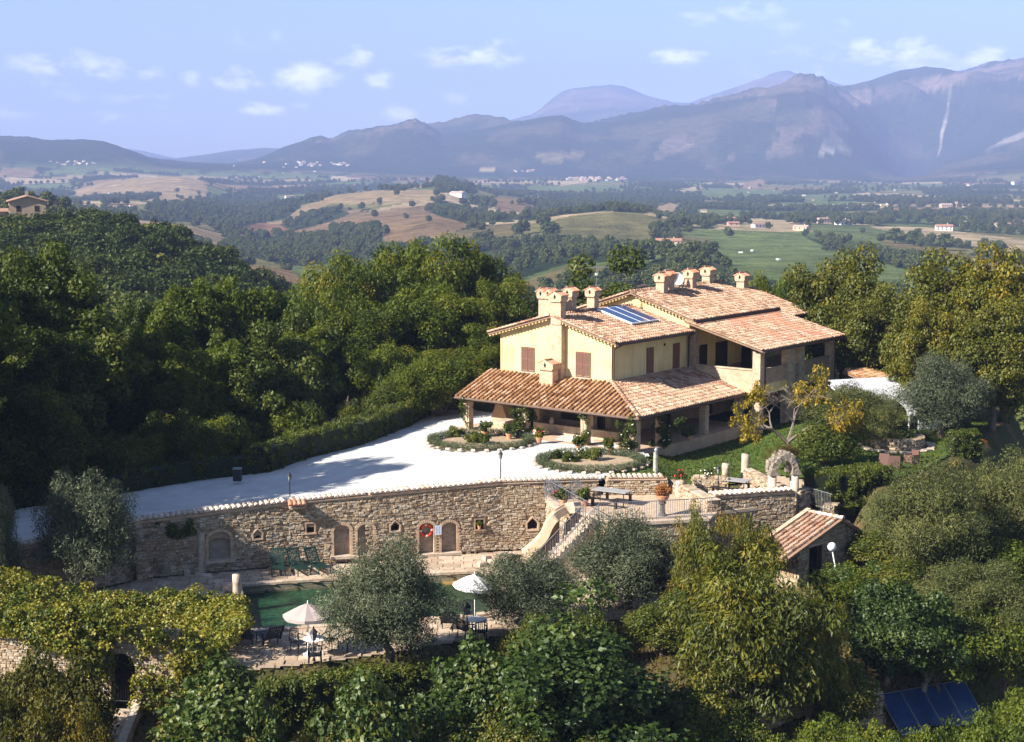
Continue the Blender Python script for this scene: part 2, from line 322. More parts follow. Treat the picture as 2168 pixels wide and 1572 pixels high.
def zfar(X, Y):
    u = 1084 + FPX*(X/np.maximum(Y, 1))/math.cos(TH)*.999
    Z = [knot_z(k, u) for k in KN]; D = [k[0] for k in KN]; out = Z[0].copy()
    for i in range(len(D)-1):
        t = np.clip((Y-D[i])/(D[i+1]-D[i]), 0, 1); s = t*t*(3-2*t); mixk = .35 if D[i] > 4000 else .75
        s = s*mixk+t*(1-mixk); out = np.where(Y > D[i], Z[i]*(1-s)+Z[i+1]*s, out)
    mt = sstep(4200, 5600, Y); hgt = np.clip((out+45)/300, 0, 1.2)
    rg = fbm(X/900+3, Y/1500, 11, 6, True)-.62
    crest = 1-1.0*np.maximum(1-np.clip(np.abs(Y-6000)/420, 0, 1), 1-np.clip(np.abs(Y-7400)/520, 0, 1))*1.0; gul = (fbm(X/420+1.7*np.sin(Y/900), Y/2600, 29, 5, True)-.62)*230*crest
    out = out + mt*hgt*(gul+(.3+.7*crest)*(rg*85+(fbm(X/260+7, Y/420, 17, 5, True)-.6)*30))*np.minimum(Y/7000, 1.0)*(1-.75*sstep(7800, 9500, Y))
    mid = sstep(400, 900, Y)*(1-mt); out = out+mid*(fbm(X/260, Y/420, 5, 4)-.5)*np.clip(Y/1300, .3, 2)*7*(1-.75*sstep(1500, 1750, u)*(1-sstep(2600, 3000, Y)))
    return out
def zground(X, Y):
    X = np.asarray(X, float); Y = np.asarray(Y, float)
    f = zfar(X, np.maximum(Y, 150)); k = sstep(132, 175, Y)
    n = znear(X, np.minimum(Y, 175)) if np.any(k < 1) else 0
    return n*(1-k)+f*k + np.where(Y > 150, (fbm(X/40, Y/40, 9, 3)-.5)*3*(1-sstep(600, 900, Y)), 0)*k
def gz(x, y): return float(zground(np.array([x]), np.array([y]))[0])

def polar_mesh(us, Ys):
    U, YY = np.meshgrid(us, Ys); X = (U-1084)/FPX*math.cos(TH)*YY/.999
    Z = zground(X, YY); n, m = len(us), len(Ys)
    v = np.stack([X, YY, Z], -1).reshape(-1, 3)
    i = np.arange(n-1)[None, :]+np.arange(m-1)[:, None]*n
    q = np.stack([i, i+1, i+n+1, i+n], -1).reshape(-1, 4)
    return v, q
# land use of the far country: painted from a plan of fields, woods and bare slopes
C = dict(wood=(.045,.070,.024), wood2=(.055,.078,.026), brown=(.30,.205,.115), tan=(.40,.30,.175), pale=(.52,.41,.26), green=(.16,.21,.075), olive=(.22,.205,.09), red=(.30,.17,.10), bald=(.27,.19,.14), rock=(.46,.40,.33), dry=(.22,.18,.085))
FIELDS = [  # (colour, softness px, polygon in picture columns/rows of the plan as surveyed from the drone)
 ('tan',2,[(150,404),(222,386),(300,376),(400,372),(436,388),(440,412),(400,425),(330,412),(260,418),(160,418)]),
 ('tan',2,[(310,425),(360,408),(420,428),(390,437)]),
 ('pale',2,[(200,430),(250,438),(260,452),(215,460)]),('olive',2,[(250,435),(320,432),(330,448),(262,452)]),
 ('tan',2,[(575,468),(620,440),(720,412),(800,402),(900,402),(940,406),(945,428),(880,432),(790,430),(700,432),(640,452),(600,462)]),
 ('olive',2,[(700,432),(860,432),(800,442),(700,452),(640,470),(585,480)]),
 ('brown',2,[(565,500),(640,478),(740,450),(870,440),(930,430),(905,442),(920,455),(975,470),(1000,478),(930,500),(900,512),(820,520),(810,500),(760,490),(690,500),(620,515)]),
 ('dry',2,[(900,515),(960,490),(1080,474),(1100,480),(1080,500),(1000,510),(960,520)]),
 ('red',3,[(500,480),(560,472),(640,480),(600,500),(540,508),(500,495)]),
 ('brown',2,[(1040,434),(1130,434),(1140,446),(1060,452)]),('brown',2,[(1040,420),(1110,420),(1120,432),(1050,434)]),('red',2,[(860,395),(930,383),(960,385),(930,395)]),
 ('olive',2,[(1080,480),(1150,470),(1210,456),(1290,450),(1360,452),(1400,464),(1440,488),(1500,492),(1480,520),(1400,505),(1340,500),(1300,520),(1250,525),(1190,505),(1120,500)]),
 ('green',3,[(1430,488),(1540,484),(1700,488),(1800,500),(1860,508),(1880,530),(1960,580),(2000,640),(1880,640),(1700,625),(1600,600),(1520,560),(1500,520),(1440,500)]),
 ('green',2,[(1690,486),(1880,492),(1920,505),(1900,512),(1800,500)]),
 ('dry',3,[(1870,510),(2168,560),(2300,600),(2300,700),(2168,640),(1990,560),(1900,530)]),
 ('pale',2,[(1840,480),(1960,482),(2168,508),(2400,530),(2400,570),(2168,540),(2040,518),(1900,495)]),
 ('olive',2,[(1450,500),(1500,505),(1520,540),(1480,545),(1400,520)]),
 ('green',2,[(600,562),(720,560),(740,585),(640,592)]),('olive',2,[(1200,590),(1290,562),(1380,568),(1300,590),(1210,606)]),('dry',2,[(1100,600),(1200,565),(1280,565),(1230,590),(1120,620)]),
 ('pale',2,[(700,372),(760,378),(745,384),(700,382)]),('pale',2,[(1010,358),(1045,358),(1050,366),(1020,366)]),('pale',2,[(1420,410),(1480,393),(1500,396),(1440,412)]),
 ('brown',2,[(1560,395),(1610,378),(1625,390),(1600,400)]),('green',2,[(1450,405),(1640,400),(1660,415),(1500,425)]),('pale',2,[(1560,435),(1880,432),(1900,440),(1600,445)]),('green',2,[(1640,415),(1800,410),(1820,422),(1660,428)]),
 ('green',2,[(1940,465),(2060,455),(2090,462),(1960,475)]),('pale',2,[(1930,448),(2010,440),(2020,448),(1980,455)]),('pale',2,[(1150,388),(1260,376),(1290,380),(1190,394)]),('green',2,[(1100,395),(1300,392),(1320,404),(1120,408)]),
 ('pale',2,[(1500,485),(1640,470),(1700,478),(1720,490),(1640,492)]),('tan',2,[(1380,440),(1420,430),(1450,440),(1420,450)]),
 ('bald',5,[(1745,205),(1800,198),(1900,172),(2000,160),(2100,140),(2250,110),(2250,150),(2100,170),(1990,190),(1900,210),(1830,222),(1800,228),(1770,220)]),
 ('bald',6,[(640,299),(680,296),(760,285),(850,262),(885,257),(925,290),(900,285),(850,270),(780,290),(700,305)]),
 ('bald',5,[(1660,240),(1740,222),(1780,250),(1800,275),(1720,290),(1650,290),(1640,270)]),
 ('rock',3,[(1770,283),(1785,300),(1805,328),(1770,325),(1730,325),(1745,300)]),('bald',6,[(1600,190),(1650,205),(1640,240),(1610,235)]),('rock',3,[(1755,214),(1780,212),(1775,226)]),
 ('bald',5,[(1400,300),(1450,290),(1470,310),(1430,330),(1380,340)]),('bald',5,[(1640,300),(1700,300),(1700,330),(1650,335),(1620,325)]),('rock',2,[(2080,318),(2168,275),(2168,292),(2090,322)]),
 ('dry',4,[(1100,335),(1230,318),(1240,330),(1180,345)]),('bald',3,[(1480,345),(1560,335),(1540,350),(1500,360)]),('rock',1.5,[(2010,190),(2016,190),(2000,280),(1990,330),(1985,330),(1996,270)]),
 ('bald',4,[(1125,243),(1190,196),(1290,184),(1370,206),(1420,224),(1300,230),(1180,240)]),('bald',4,[(1460,222),(1560,180),(1660,150),(1780,186),(1700,195),(1600,205)])]
WOODS = [[(430,430),(480,410),(560,420),(600,425),(640,440),(600,465),(520,478),(480,500),(430,470),(330,470),(250,460),(330,440)],
 [(590,475),(650,458),(720,445),(745,452),(700,470),(620,490)],[(480,505),(560,500),(640,500),(700,492),(800,482),(815,520),(700,560),(600,562),(480,530)],
 [(905,430),(940,425),(1000,440),(1080,460),(1090,470),(1000,472),(940,462),(910,450)],[(1100,455),(1150,440),(1250,432),(1360,432),(1372,452),(1290,448),(1190,455),(1110,470)],
 [(930,378),(960,378),(1010,400),(1000,410),(930,408)],[(850,398),(800,398),(790,404),(860,404)],[(720,540),(900,522),(1000,520),(1080,520),(1150,512),(1230,520),(1300,535),(1380,524),(1400,540),(1330,550),(1270,556),(1200,560),(1100,590),(1100,700),(700,700)],
 [(1380,490),(1430,465),(1440,490),(1420,510),(1380,510)],[(1400,545),(1480,556),(1570,600),(1500,622),(1300,622),(1260,600)],[(0,410),(200,455),(260,480),(330,530),(0,560)],[(1000,420),(1050,425),(1040,440),(990,432)],
 [(1435,465),(1500,460),(1530,470),(1500,485)],[(1560,460),(1720,462),(1850,465),(2000,475),(2168,480),(2168,488),(1960,476),(1850,472),(1640,466)],[(1150,415),(1350,405),(1480,412),(1480,430),(1200,432)],[(1560,416),(1700,424),(1700,430),(1560,426)],[(1760,424),(1880,425),(2100,420),(2100,430),(1900,433)],
 [(1700,500),(1790,520),(1900,545),(1990,560),(1960,585),(1880,560),(1760,530)],[(180,440),(330,450),(320,462),(200,452)]]
def land_colour(X, Y, Z):
    u, v = proj(X, Y, Z); n1 = fbm(X/60, Y/60, 21, 4); n2 = fbm(X/300, Y/300, 31, 3)
    col = np.zeros((len(X), 3)); wood = np.zeros(len(X))
    # patchwork of parcels
    cs = 170.; gx = X/cs+ (fbm(X/500, Y/500, 41)-.5)*1.5; gy = Y/(cs*1.7)
    best = np.full(len(X), 9.); second = best.copy(); bid = np.zeros(len(X))
    i0 = np.floor(gx); j0 = np.floor(gy)
    for di in (-1,0,1):
        for dj in (-1,0,1):
            i = (i0+di).astype(np.int64); j = (j0+dj).astype(np.int64)
            cx = i+.15+.7*_h(i, j, 51); cy = j+.15+.7*_h(i, j, 52); d = np.hypot(gx-cx, gy-cy); idv = _h(i, j, 53)
            nb = d < best; second = np.where(nb, best, np.minimum(second, d)); bid = np.where(nb, idv, bid); best = np.where(nb, d, best)
    pal = [('wood',.0),('tan',.12),('green',.28),('wood2',.46),('olive',.50),('brown',.66),('pale',.78),('green',.90)]
    for nme, th in pal: col[bid >= th] = C[nme]
    wood = np.where((bid < .12) | ((bid >= .46) & (bid < .50)), 1., 0.); edge = (second-best) < .09
    col[edge] = C['wood']; wood = np.maximum(wood, edge*.8)
    mt = sstep(4300, 4900, Y)+sstep(-20, 30, Z)*sstep(3000, 4300, Y); mt = np.clip(mt, 0, 1)
    patch = sstep(.56, .66, fbm(X/260, Y/380, 61, 6))*.7
    mcol = (np.array(C['wood'])*.62)[None, :]*(1-patch[:, None])+(np.array(C['dry'])*.55)[None, :]*patch[:, None]
    col = col*(1-mt[:, None])+mcol*mt[:, None]; wood = wood*(1-mt)
    ju = (fbm(X/25+9, Y/60, 71, 3)-.5)*(18 if False else 1)
    for nme, soft, poly in FIELDS:
        uu = u+ju*soft*5; vv = v+ju*soft*1.5
        ins = inpoly(uu, vv, poly).astype(float)
        k = ins if nme not in ('bald','rock') else ins*(.25+.75*sstep(.35, .6, fbm(X/120, Y/160, 81, 5)))*((.95 if poly[0][0] > 1740 else .6) if nme == 'bald' else .85)
        col = col*(1-k[:, None])+np.array(C[nme])*k[:, None]; wood = wood*(1-k)
    for poly in WOODS:
        k = inpoly(u+ju*6, v+ju*3, poly) & (Y > 420) & (Y < 4600); col[k] = C['wood']; wood[k] = 1
    nearw = (Y < 620); k = nearw*(1.-inpoly(u, v, [(1430,480),(1540,480),(1900,500),(2300,560),(2300,700),(1960,640),(1700,625),(1520,560)])*1.)
    k = k*(1-inpoly(u, v, [(600,562),(740,560),(740,600),(600,600)])*1.)
    col = col*(1-k[:, None])+np.array(C['dry'])*.55*k[:, None]
    col *= (.62+.5*n1+.28*fbm(X/14, Y/22, 91, 3))[:, None]
    return col, wood, u, v
us = np.concatenate([np.linspace(-1700, -160, 60), np.linspace(-150, 2320, 600), np.linspace(2330, 3900, 60)])
Yf = np.concatenate([np.exp(np.linspace(math.log(146), math.log(4200), 330)), np.linspace(4230, 15000, 165)])
fv, fq = polar_mesh(us, Yf)
fcol, fwood, fu, fvv = land_colour(fv[:, 0], fv[:, 1], fv[:, 2])
mland, nt, b = base_mat('far_country')
a = N(nt, 'ShaderNodeAttribute', attribute_name='col'); b.inputs['Roughness'].default_value = 1; b.inputs['Specular IOR Level'].default_value = 0
nn = noise(nt, .035, 10, .75); L(nt, mixrgb(nt, 1, a.outputs['Color'], ramp(nt, nn, [(.36, (.5,.55,.5)), (.66, (1.4,1.32,1.25))]), 'MULTIPLY'), b.inputs['Base Color'])
bump(nt, b, noise(nt, .02, 9, .75), 1, 26)
me = np_mesh('hills', fv, quads=fq, smooth=True)
ca = me.attributes.new('col', 'FLOAT_COLOR', 'POINT'); ca.data.foreach_set('color', np.concatenate([fcol, np.ones((len(fcol), 1))], 1).astype(np.float32).ravel())
tag(link_mesh('hills', me, mland), 'far hills, fields and mountains', kind='structure')

# near ground
un = np.concatenate([np.linspace(-1700, -160, 40), np.linspace(-150, 2320, 330), np.linspace(2330, 3900, 40)])
Yn = np.concatenate([np.linspace(12, 50, 14), np.linspace(51, 100, 130), np.linspace(101, 150, 45)])
gv, gq = polar_mesh(un, Yn)
mg, nt, b = base_mat('dry_grass_ground'); b.inputs['Roughness'].default_value = 1; b.inputs['Specular IOR Level'].default_value = .1
n1 = noise(nt, .35, 6, .6); n2 = noise(nt, 6, 5, .7)
c = ramp(nt, n1, [(.35, (.045,.06,.018)), (.5, (.09,.085,.035)), (.62, (.15,.10,.055))])
L(nt, mixrgb(nt, 1, c, ramp(nt, n2, [(.3, (.45,.45,.45)), (.7, (1.4,1.35,1.3))]), 'MULTIPLY'), b.inputs['Base Color']); bump(nt, b, n2, .9, .15)
tag(link_mesh('ground', np_mesh('ground', gv, quads=gq, smooth=True), mg), 'near ground under the villa garden', kind='structure')

# ------------------------------------------------------------------ haze
hz = MB().box(-11000, 11000, -400, 15400, -140, 900).build('haze', None, kind='stuff')
hm = bpy.data.materials.new('haze'); hm.use_nodes = True; nt = hm.node_tree; nt.nodes.clear()
pv = N(nt, 'ShaderNodeVolumePrincipled'); pv.inputs['Density'].default_value = HAZE if 'HAZE' in globals() else 1.32e-4
pv.inputs['Color'].default_value = (.43,.55,1.0,1); pv.inputs['Anisotropy'].default_value = -.05
ho = N(nt, 'ShaderNodeOutputMaterial'); L(nt, pv.outputs[0], ho.inputs['Volume']); hz.data.materials.append(hm)
tag(hz, 'thin blue haze over the valley')

# ------------------------------------------------------------------ woods of the far country: rounded crowns
def ico(sub):
    t = (1+5**.5)/2
    v = np.array([(-1,t,0),(1,t,0),(-1,-t,0),(1,-t,0),(0,-1,t),(0,1,t),(0,-1,-t),(0,1,-t),(t,0,-1),(t,0,1),(-t,0,-1),(-t,0,1)], float); v /= np.linalg.norm(v[0])
    f = [(0,11,5),(0,5,1),(0,1,7),(0,7,10),(0,10,11),(1,5,9),(5,11,4),(11,10,2),(10,7,6),(7,1,8),(3,9,4),(3,4,2),(3,2,6),(3,6,8),(3,8,9),(4,9,5),(2,4,11),(6,2,10),(8,6,7),(9,8,1)]
    for _ in range(sub):
        v = list(map(tuple, v)); mid = {}; nf = []
        def m(a, b):
            k = (min(a, b), max(a, b))
            if k not in mid:
                p = (np.array(v[a])+np.array(v[b]))/2; v.append(tuple(p/np.linalg.norm(p))); mid[k] = len(v)-1
            return mid[k]
        for a_, b_, c_ in f:
            x, y, z = m(a_, b_), m(b_, c_), m(c_, a_); nf += [(a_,x,z),(b_,y,x),(c_,z,y),(x,y,z)]
        f = nf; v = np.array(v)
    return np.array(v), np.array(f)
def blobs(P, R, H, seed, sub=1):
    bv, bf = ico(sub); rng = np.random.default_rng(seed); n = len(P)
    V = bv[None]*(1+rng.normal(0, .17, (n, len(bv), 1))); ang = rng.uniform(0, 6.28, n)
    c, s_ = np.cos(ang)[:, None], np.sin(ang)[:, None]; x = V[..., 0]*c-V[..., 1]*s_; y = V[..., 0]*s_+V[..., 1]*c
    V = np.stack([x*R[:, None]+P[:, 0, None], y*R[:, None]+P[:, 1, None], V[..., 2]*H[:, None]*.55+P[:, 2, None]+H[:, None]*.42], -1)
    F = bf[None]+(np.arange(n)*len(bv))[:, None, None]
    return V.reshape(-1, 3), F.reshape(-1, 3), np.repeat(rng.uniform(0, 1, n), len(bf))
FARPTS = None
mask = (fu > -120) & (fu < 2290)
cellw = np.gradient(fv[:, 0].reshape(len(Yf), -1), axis=1).ravel(); celld = np.gradient(fv[:, 1].reshape(len(Yf), -1), axis=0).ravel(); area = np.abs(cellw*celld)
sp = np.where(fv[:, 1] < 1400, 9.0, np.where(fv[:, 1] < 2600, 12., 19.)); yy_ = fv[:, 1]
brush = (yy_ > 150) & (yy_ < 620) & (fwood < .5) & (fu > 640) & (fvv > 300) & ~inpoly(fu, fvv, [(1430,480),(1540,480),(1900,500),(2300,560),(2300,700),(1960,640),(1700,625),(1520,560)]) & ~inpoly(fu, fvv, [(600,562),(740,560),(740,600),(600,600)])
gap = .25+.8*sstep(.38, .58, fbm(fv[:, 0]/70, yy_/110, 55, 3)); prob = np.where(yy_ < 4400, np.clip(fwood*area/(sp*sp)*gap*1.05, 0, 1), 0)*(yy_ > 380)
prob = np.maximum(prob, brush*area/60*(.15+.9*sstep(.4, .6, fbm(fv[:, 0]/45, yy_/60, 77, 3))))
lone = (yy_ > 430)*(yy_ < 3000)*area/14000*(fwood < .5); prob = np.maximum(prob, np.clip(lone, 0, .03))*mask
pick = np.nonzero(RNG.uniform(0, 1, len(prob)) < prob)[0]
if len(pick) > 16000: pick = RNG.choice(pick, 16000, replace=False)
FP = fv[pick]+np.stack([RNG.normal(0, 1, len(pick))*3, RNG.normal(0, 1, len(pick))*3, np.zeros(len(pick))-.6], -1)
FR = np.where(FP[:, 1] < 500, RNG.uniform(.35, .85, len(pick)), RNG.uniform(.65, 1.15, len(pick)))*np.where(FP[:, 1] > 2600, 1.25, np.where(FP[:, 1] > 1400, 1.15, 1.0))
print('far trees', len(pick))
# ------------------------------------------------------------------ materials of the villa
M_plaster = mat('cream_plaster', (.70,.56,.30), (.62,.49,.25), scale=.8, rough=.9, bs=.25, bd=.01, bscale=14)
nt = M_plaster.node_tree; b = nt.nodes['Principled BSDF']; lnk = b.inputs['Base Color'].links[0].from_socket
tcp = N(nt, 'ShaderNodeTexCoord'); mpp = N(nt, 'ShaderNodeMapping'); mpp.inputs['Scale'].default_value = (2.2, 2.2, .22); L(nt, tcp.outputs['Object'], mpp.inputs[0])
L(nt, mixrgb(nt, 1, mixrgb(nt, 1, lnk, ramp(nt, noise(nt, 1.6, 6, .7, vec=mpp.outputs[0]), [(.33, (.80,.77,.72)), (.52, (1,1,1))]), 'MULTIPLY'), ramp(nt, noise(nt, .5, 5, .6), [(.3, (.88,.86,.82)), (.6, (1,1,1))]), 'MULTIPLY'), b.inputs['Base Color'])
def brick_mat(name, c1, c2, cm, sc=1.0, bump_=.6):
    m, nt, b = base_mat(name); b.inputs['Roughness'].default_value = .9; b.inputs['Specular IOR Level'].default_value = .2
    g = N(nt, 'ShaderNodeNewGeometry'); tc = N(nt, 'ShaderNodeTexCoord'); sp = N(nt, 'ShaderNodeSeparateXYZ'); L(nt, tc.outputs['Object'], sp.inputs[0])
    cb = N(nt, 'ShaderNodeCombineXYZ'); L(nt, math_n(nt, 'ADD', sp.outputs[0], sp.outputs[1]), cb.inputs[0]); L(nt, sp.outputs[2], cb.inputs[1])
    bt = N(nt, 'ShaderNodeTexBrick'); L(nt, cb.outputs[0], bt.inputs['Vector']); bt.inputs['Scale'].default_value = sc
    bt.inputs['Brick Width'].default_value = .27; bt.inputs['Row Height'].default_value = .075; bt.inputs['Mortar Size'].default_value = .008
    bt.inputs['Color1'].default_value = (*c1, 1); bt.inputs['Color2'].default_value = (*c2, 1); bt.inputs['Mortar'].default_value = (*cm, 1)
    n = noise(nt, 3, 6, .65); L(nt, mixrgb(nt, 1, bt.outputs['Color'], ramp(nt, n, [(.3, (.7,.68,.66)), (.7, (1.15,1.12,1.1))]), 'MULTIPLY'), b.inputs['Base Color'])
    bump(nt, b, bt.outputs['Fac'], bump_, -.012); return m
M_brick = brick_mat('pale_brick', (.46,.31,.20), (.58,.42,.29), (.52,.45,.36))
M_brick_d = brick_mat('brown_brick', (.34,.22,.15), (.44,.30,.21), (.42,.36,.29))
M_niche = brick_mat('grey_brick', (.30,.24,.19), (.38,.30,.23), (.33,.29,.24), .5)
M_tile = piece_mat('sun_bleached_tile', [(0,(.22,.12,.075)), (.25,(.36,.22,.14)), (.55,(.45,.295,.20)), (.8,(.52,.37,.27)), (.93,(.42,.20,.12)), (1,(.60,.48,.37))], scale=5)
M_tile_o = piece_mat('ochre_tile', [(0,(.19,.09,.04)), (.3,(.33,.17,.075)), (.6,(.42,.235,.12)), (.85,(.49,.30,.175)), (1,(.54,.37,.24))], scale=5)
M_tile_r = piece_mat('new_red_tile', [(0,(.36,.13,.07)), (.3,(.44,.25,.17)), (.55,(.52,.17,.085)), (.75,(.48,.32,.23)), (1,(.58,.22,.12))], scale=5)
M_bed = mat('roof_mortar', (.20,.12,.08), (.28,.18,.12), scale=4)
M_wood = mat('dark_wood', (.10,.055,.03), (.06,.035,.02), scale=8, rough=.7)
M_shut = mat('brown_shutter', (.20,.09,.06), (.15,.07,.05), scale=10, rough=.6, bs=.1)
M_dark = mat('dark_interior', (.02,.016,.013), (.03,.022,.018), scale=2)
M_stone = piece_mat('rubble_stone', [(0,(.27,.185,.115)), (.2,(.36,.26,.17)), (.45,(.44,.33,.22)), (.7,(.50,.39,.27)), (.88,(.45,.38,.30)), (1,(.58,.48,.37))], scale=11, var=.4)
M_mortar = mat('lime_mortar', (.24,.17,.10), (.33,.245,.16), scale=3, bs=.6)
M_col = mat('travertine', (.52,.43,.34), (.40,.31,.23), scale=5, bs=.8, bd=.04)
M_pave = piece_mat('paving_stone', [(0,(.40,.30,.21)), (.5,(.50,.38,.27)), (1,(.56,.45,.34))], scale=4)
M_joint = mat('paving_joint', (.28,.21,.15), (.34,.26,.19), scale=5)
M_iron = mat('dark_iron', (.03,.03,.035), scale=20, rough=.5, metal=.4)
M_grey = mat('grey_metal', (.25,.25,.28), scale=20, rough=.45, metal=.5)
M_white = mat('white_paint', (.80,.80,.78), (.74,.74,.72), scale=6, rough=.6, bs=.05)
M_glassp = None
def pv_mat():
    m, nt, b = base_mat('solar_glass'); b.inputs['Roughness'].default_value = .12; b.inputs['Specular IOR Level'].default_value = .6
    n = noise(nt, 1.2, 3); L(nt, ramp(nt, n, [(.3, (.018,.045,.13)), (.7, (.03,.07,.18))]), b.inputs['Base Color']); return m
M_pv = pv_mat(); M_alu = mat('aluminium', (.6,.6,.62), scale=10, rough=.35, metal=.7, bs=0)
M_terra = mat('terracotta', (.48,.22,.12), (.56,.30,.18), scale=8)
M_zinc = mat('gutter_brown', (.09,.05,.035), scale=10, rough=.5)

# ------------------------------------------------------------------ tiles and rubble
def tile_mesh(r=.10, ln=.42, seed=0, name='tile'):
    rr = random.Random(seed); vs = []; n = 5
    for y, k in ((0, 1.0), (ln, .8)):
        for i in range(n):
            an = math.pi*i/(n-1); vs.append((r*k*math.cos(an)*rr.uniform(.96, 1.04), y, r*k*math.sin(an)*.95+(.028 if y == 0 else 0)))
    fs = [(i, i+1, n+i+1, n+i) for i in range(n-1)]+[tuple(range(n-1, -1, -1))]
    return vs, fs
_tm = {}
def tile_objs(r, ln):
    k = (round(r, 3), round(ln, 3))
    if k not in _tm:
        out = []
        for s in range(4):
            vs, fs = tile_mesh(r, ln, s); me = bpy.data.meshes.new('tile'); me.from_pydata(vs, [], fs); me.update(); out.append(me)
        _tm[k] = out
    return _tm[k]
def tile_field(parent, o, e, g, W, G, inside, m, pitch=.25, course=.36, r=.098, nind=0, nearfirst=None):
    """cover tiles over a roof plane: o eave corner, e along the eave, g up the slope (unit vectors in the parent's space)"""
    o, e, g = Vector(o), Vector(e).normalized(), Vector(g).normalized(); nrm = e.cross(g).normalized()
    if nrm.z < 0: nrm = -nrm
    R = Matrix((e, g, nrm)).transposed().to_4x4() if e.cross(g).z > 0 else Matrix((-e, g, nrm)).transposed().to_4x4()
    L_ = []
    for i in range(int(W/pitch)):
        for j in range(int(G/course)+1):
            x = (i+.5)*pitch; y = j*course-.05
            if y > G-.1 or not inside(x, y+course*.5): continue
            p = o+e*(x+random.uniform(-.008, .008))+g*(y+random.uniform(-.02, .02))+nrm*.02
            L_.append((p, R @ Matrix.Rotation(random.uniform(-.03, .03), 4, 'Z')))
    if nearfirst: L_.sort(key=nearfirst)
    tm = tile_objs(r, course*1.16)
    for p, Rm in L_[:nind]:
        ob = link_mesh('tile', random.choice(tm), None, parent); ob.matrix_basis = Matrix.Translation(p) @ Rm
        if not ob.data.materials: ob.data.materials.append(m)
    rest = L_[nind:]
    if rest:
        mb = MB(); 
        for p, Rm in rest:
            vs, fs = tile_mesh(r, course*1.16, random.randint(0, 99)); mb.add(vs, fs, Matrix.Translation(p) @ Rm)
        mb.build('roof_tiles', m, parent, kind='stuff')
    return len(L_)
def stone_unit(seed):
    rr = random.Random(seed); b = [(-.5,0,-.5),(.5,0,-.5),(.5,0,.5),(-.5,0,.5)]; k = lambda: rr.uniform(-.085, .085)
    f = [(x*.86+k(), -1+rr.uniform(-.15, .25), z*.82+k()) for x, _, z in b]; md = [(x*.99+k()*.6, -.55, z*.98+k()*.6) for x, _, z in b]
    return b+md+f, [(8,9,10,11)]+[(i, (i+1) % 4, 4+(i+1) % 4, 4+i) for i in range(4)]+[(4+i, 4+(i+1) % 4, 8+(i+1) % 4, 8+i) for i in range(4)]
_su = []
def stone_mesh_objs():
    if not _su:
        for s in range(8):
            vs, fs = stone_unit(s); me = bpy.data.meshes.new('stone'); me.from_pydata(vs, [], fs); me.update(); me.materials.append(M_stone); _su.append(me)
    return _su
def rubble(W, z0f, z1f, hole=lambda x, z: False, hmin=.075, hmax=.175, wmin=.10, wmax=.34, seed=0, joint=.018):
    rr = random.Random(seed); out = []; z = -.1; ztop = max(z1f(x) for x in np.linspace(0, W, 20))
    while z < ztop:
        h = rr.uniform(hmin, hmax); x = -rr.uniform(0, .2)
        while x < W:
            w_ = rr.uniform(wmin, wmax); cx, cz = x+w_/2, z+h/2+rr.uniform(-.022, .022)
            if cx < W and z0f(cx) < cz < z1f(cx)-.03 and not hole(cx, cz) and not hole(x+.03, cz) and not hole(x+w_-.03, cz):
                if h > .14 and rr.random() < .4:
                    out.append((cx, cz-h*.25, w_-joint, h/2-joint)); out.append((cx, cz+h*.25, w_-joint, h/2-joint))
                else: out.append((cx, cz, w_-joint, h-joint))
            x += w_
        z += h
    return out
def stones_build(parent, frame, stones, nind=0, key=None, depth=.055, name='rubble_stones', m=None):
    """frame: matrix taking (along, outward-negative-y, up) to the parent's space"""
    if key: stones = sorted(stones, key=key)
    um = stone_mesh_objs()
    for cx, cz, w_, h in stones[:nind]:
        ob = link_mesh('stone', random.choice(um), None, parent)
        ob.matrix_basis = frame @ Matrix.Translation((cx, 0, cz)) @ Matrix.Diagonal((w_*1.02, depth*random.uniform(.7, 1.3), h*1.02, 1))
    if len(stones) > nind:
        mb = MB()
        for cx, cz, w_, h in stones[nind:]:
            vs, fs = stone_unit(random.randint(0, 9999)); mb.add(vs, fs, frame @ Matrix.Translation((cx, 0, cz)) @ Matrix.Diagonal((w_, depth*random.uniform(.6, 1.4), h, 1)))
        mb.build(name, m or M_stone, parent, kind='stuff')

# ------------------------------------------------------------------ villa (local frame: x along the right facade going back, y along the gable going left, z up)
HK = 1.031
house = empty('villa', (6.947*HK, 86.5*HK, CAMZ-16.6*HK), math.radians(52), 'long cream and brick farmhouse villa with terracotta roofs, portico and upper loggia', 'house', scale=HK)
G0 = .35
ps, pf, Lg, ov = 4.104, 3.33, 8.203, .856
s1 = ps+Lg; rs = ps+Lg/2
def gable_wall(t0, t1, zlow, ze, zr, name, m):
    zs = ze-.16; 
    mb = MB(); pts = [(t0,ps,zlow),(t0,s1,zlow),(t0,s1,zs),(t0,rs,zr-.16),(t0,ps,zs)]
    mb.ext(pts, (t1-t0, 0, 0)); return mb.build(name, m, house)
z1w = 6.07+.6*.283; z2w = 6.73+.6*.322; z3w = 6.04+.6*.306
low = MB().box(pf, 11.6, ps+.01, s1-.01, G0, 3.42).build('lower_wall', M_brick_d, house)
w1 = gable_wall(pf, 11.75, 3.42, z1w, 7.40, 'upper_wall', M_plaster)
w2 = gable_wall(11.8, 21.8, 3.42, z2w, 8.24, 'rear_wall', M_plaster); low2 = MB().box(11.61, 26.7, ps+.02, s1-.02, G0, 3.41).build('lower_wall', M_brick_d, house)
w3 = gable_wall(21.82, 26.7, 3.42, z3w, 7.475, 'end_wall', M_plaster)
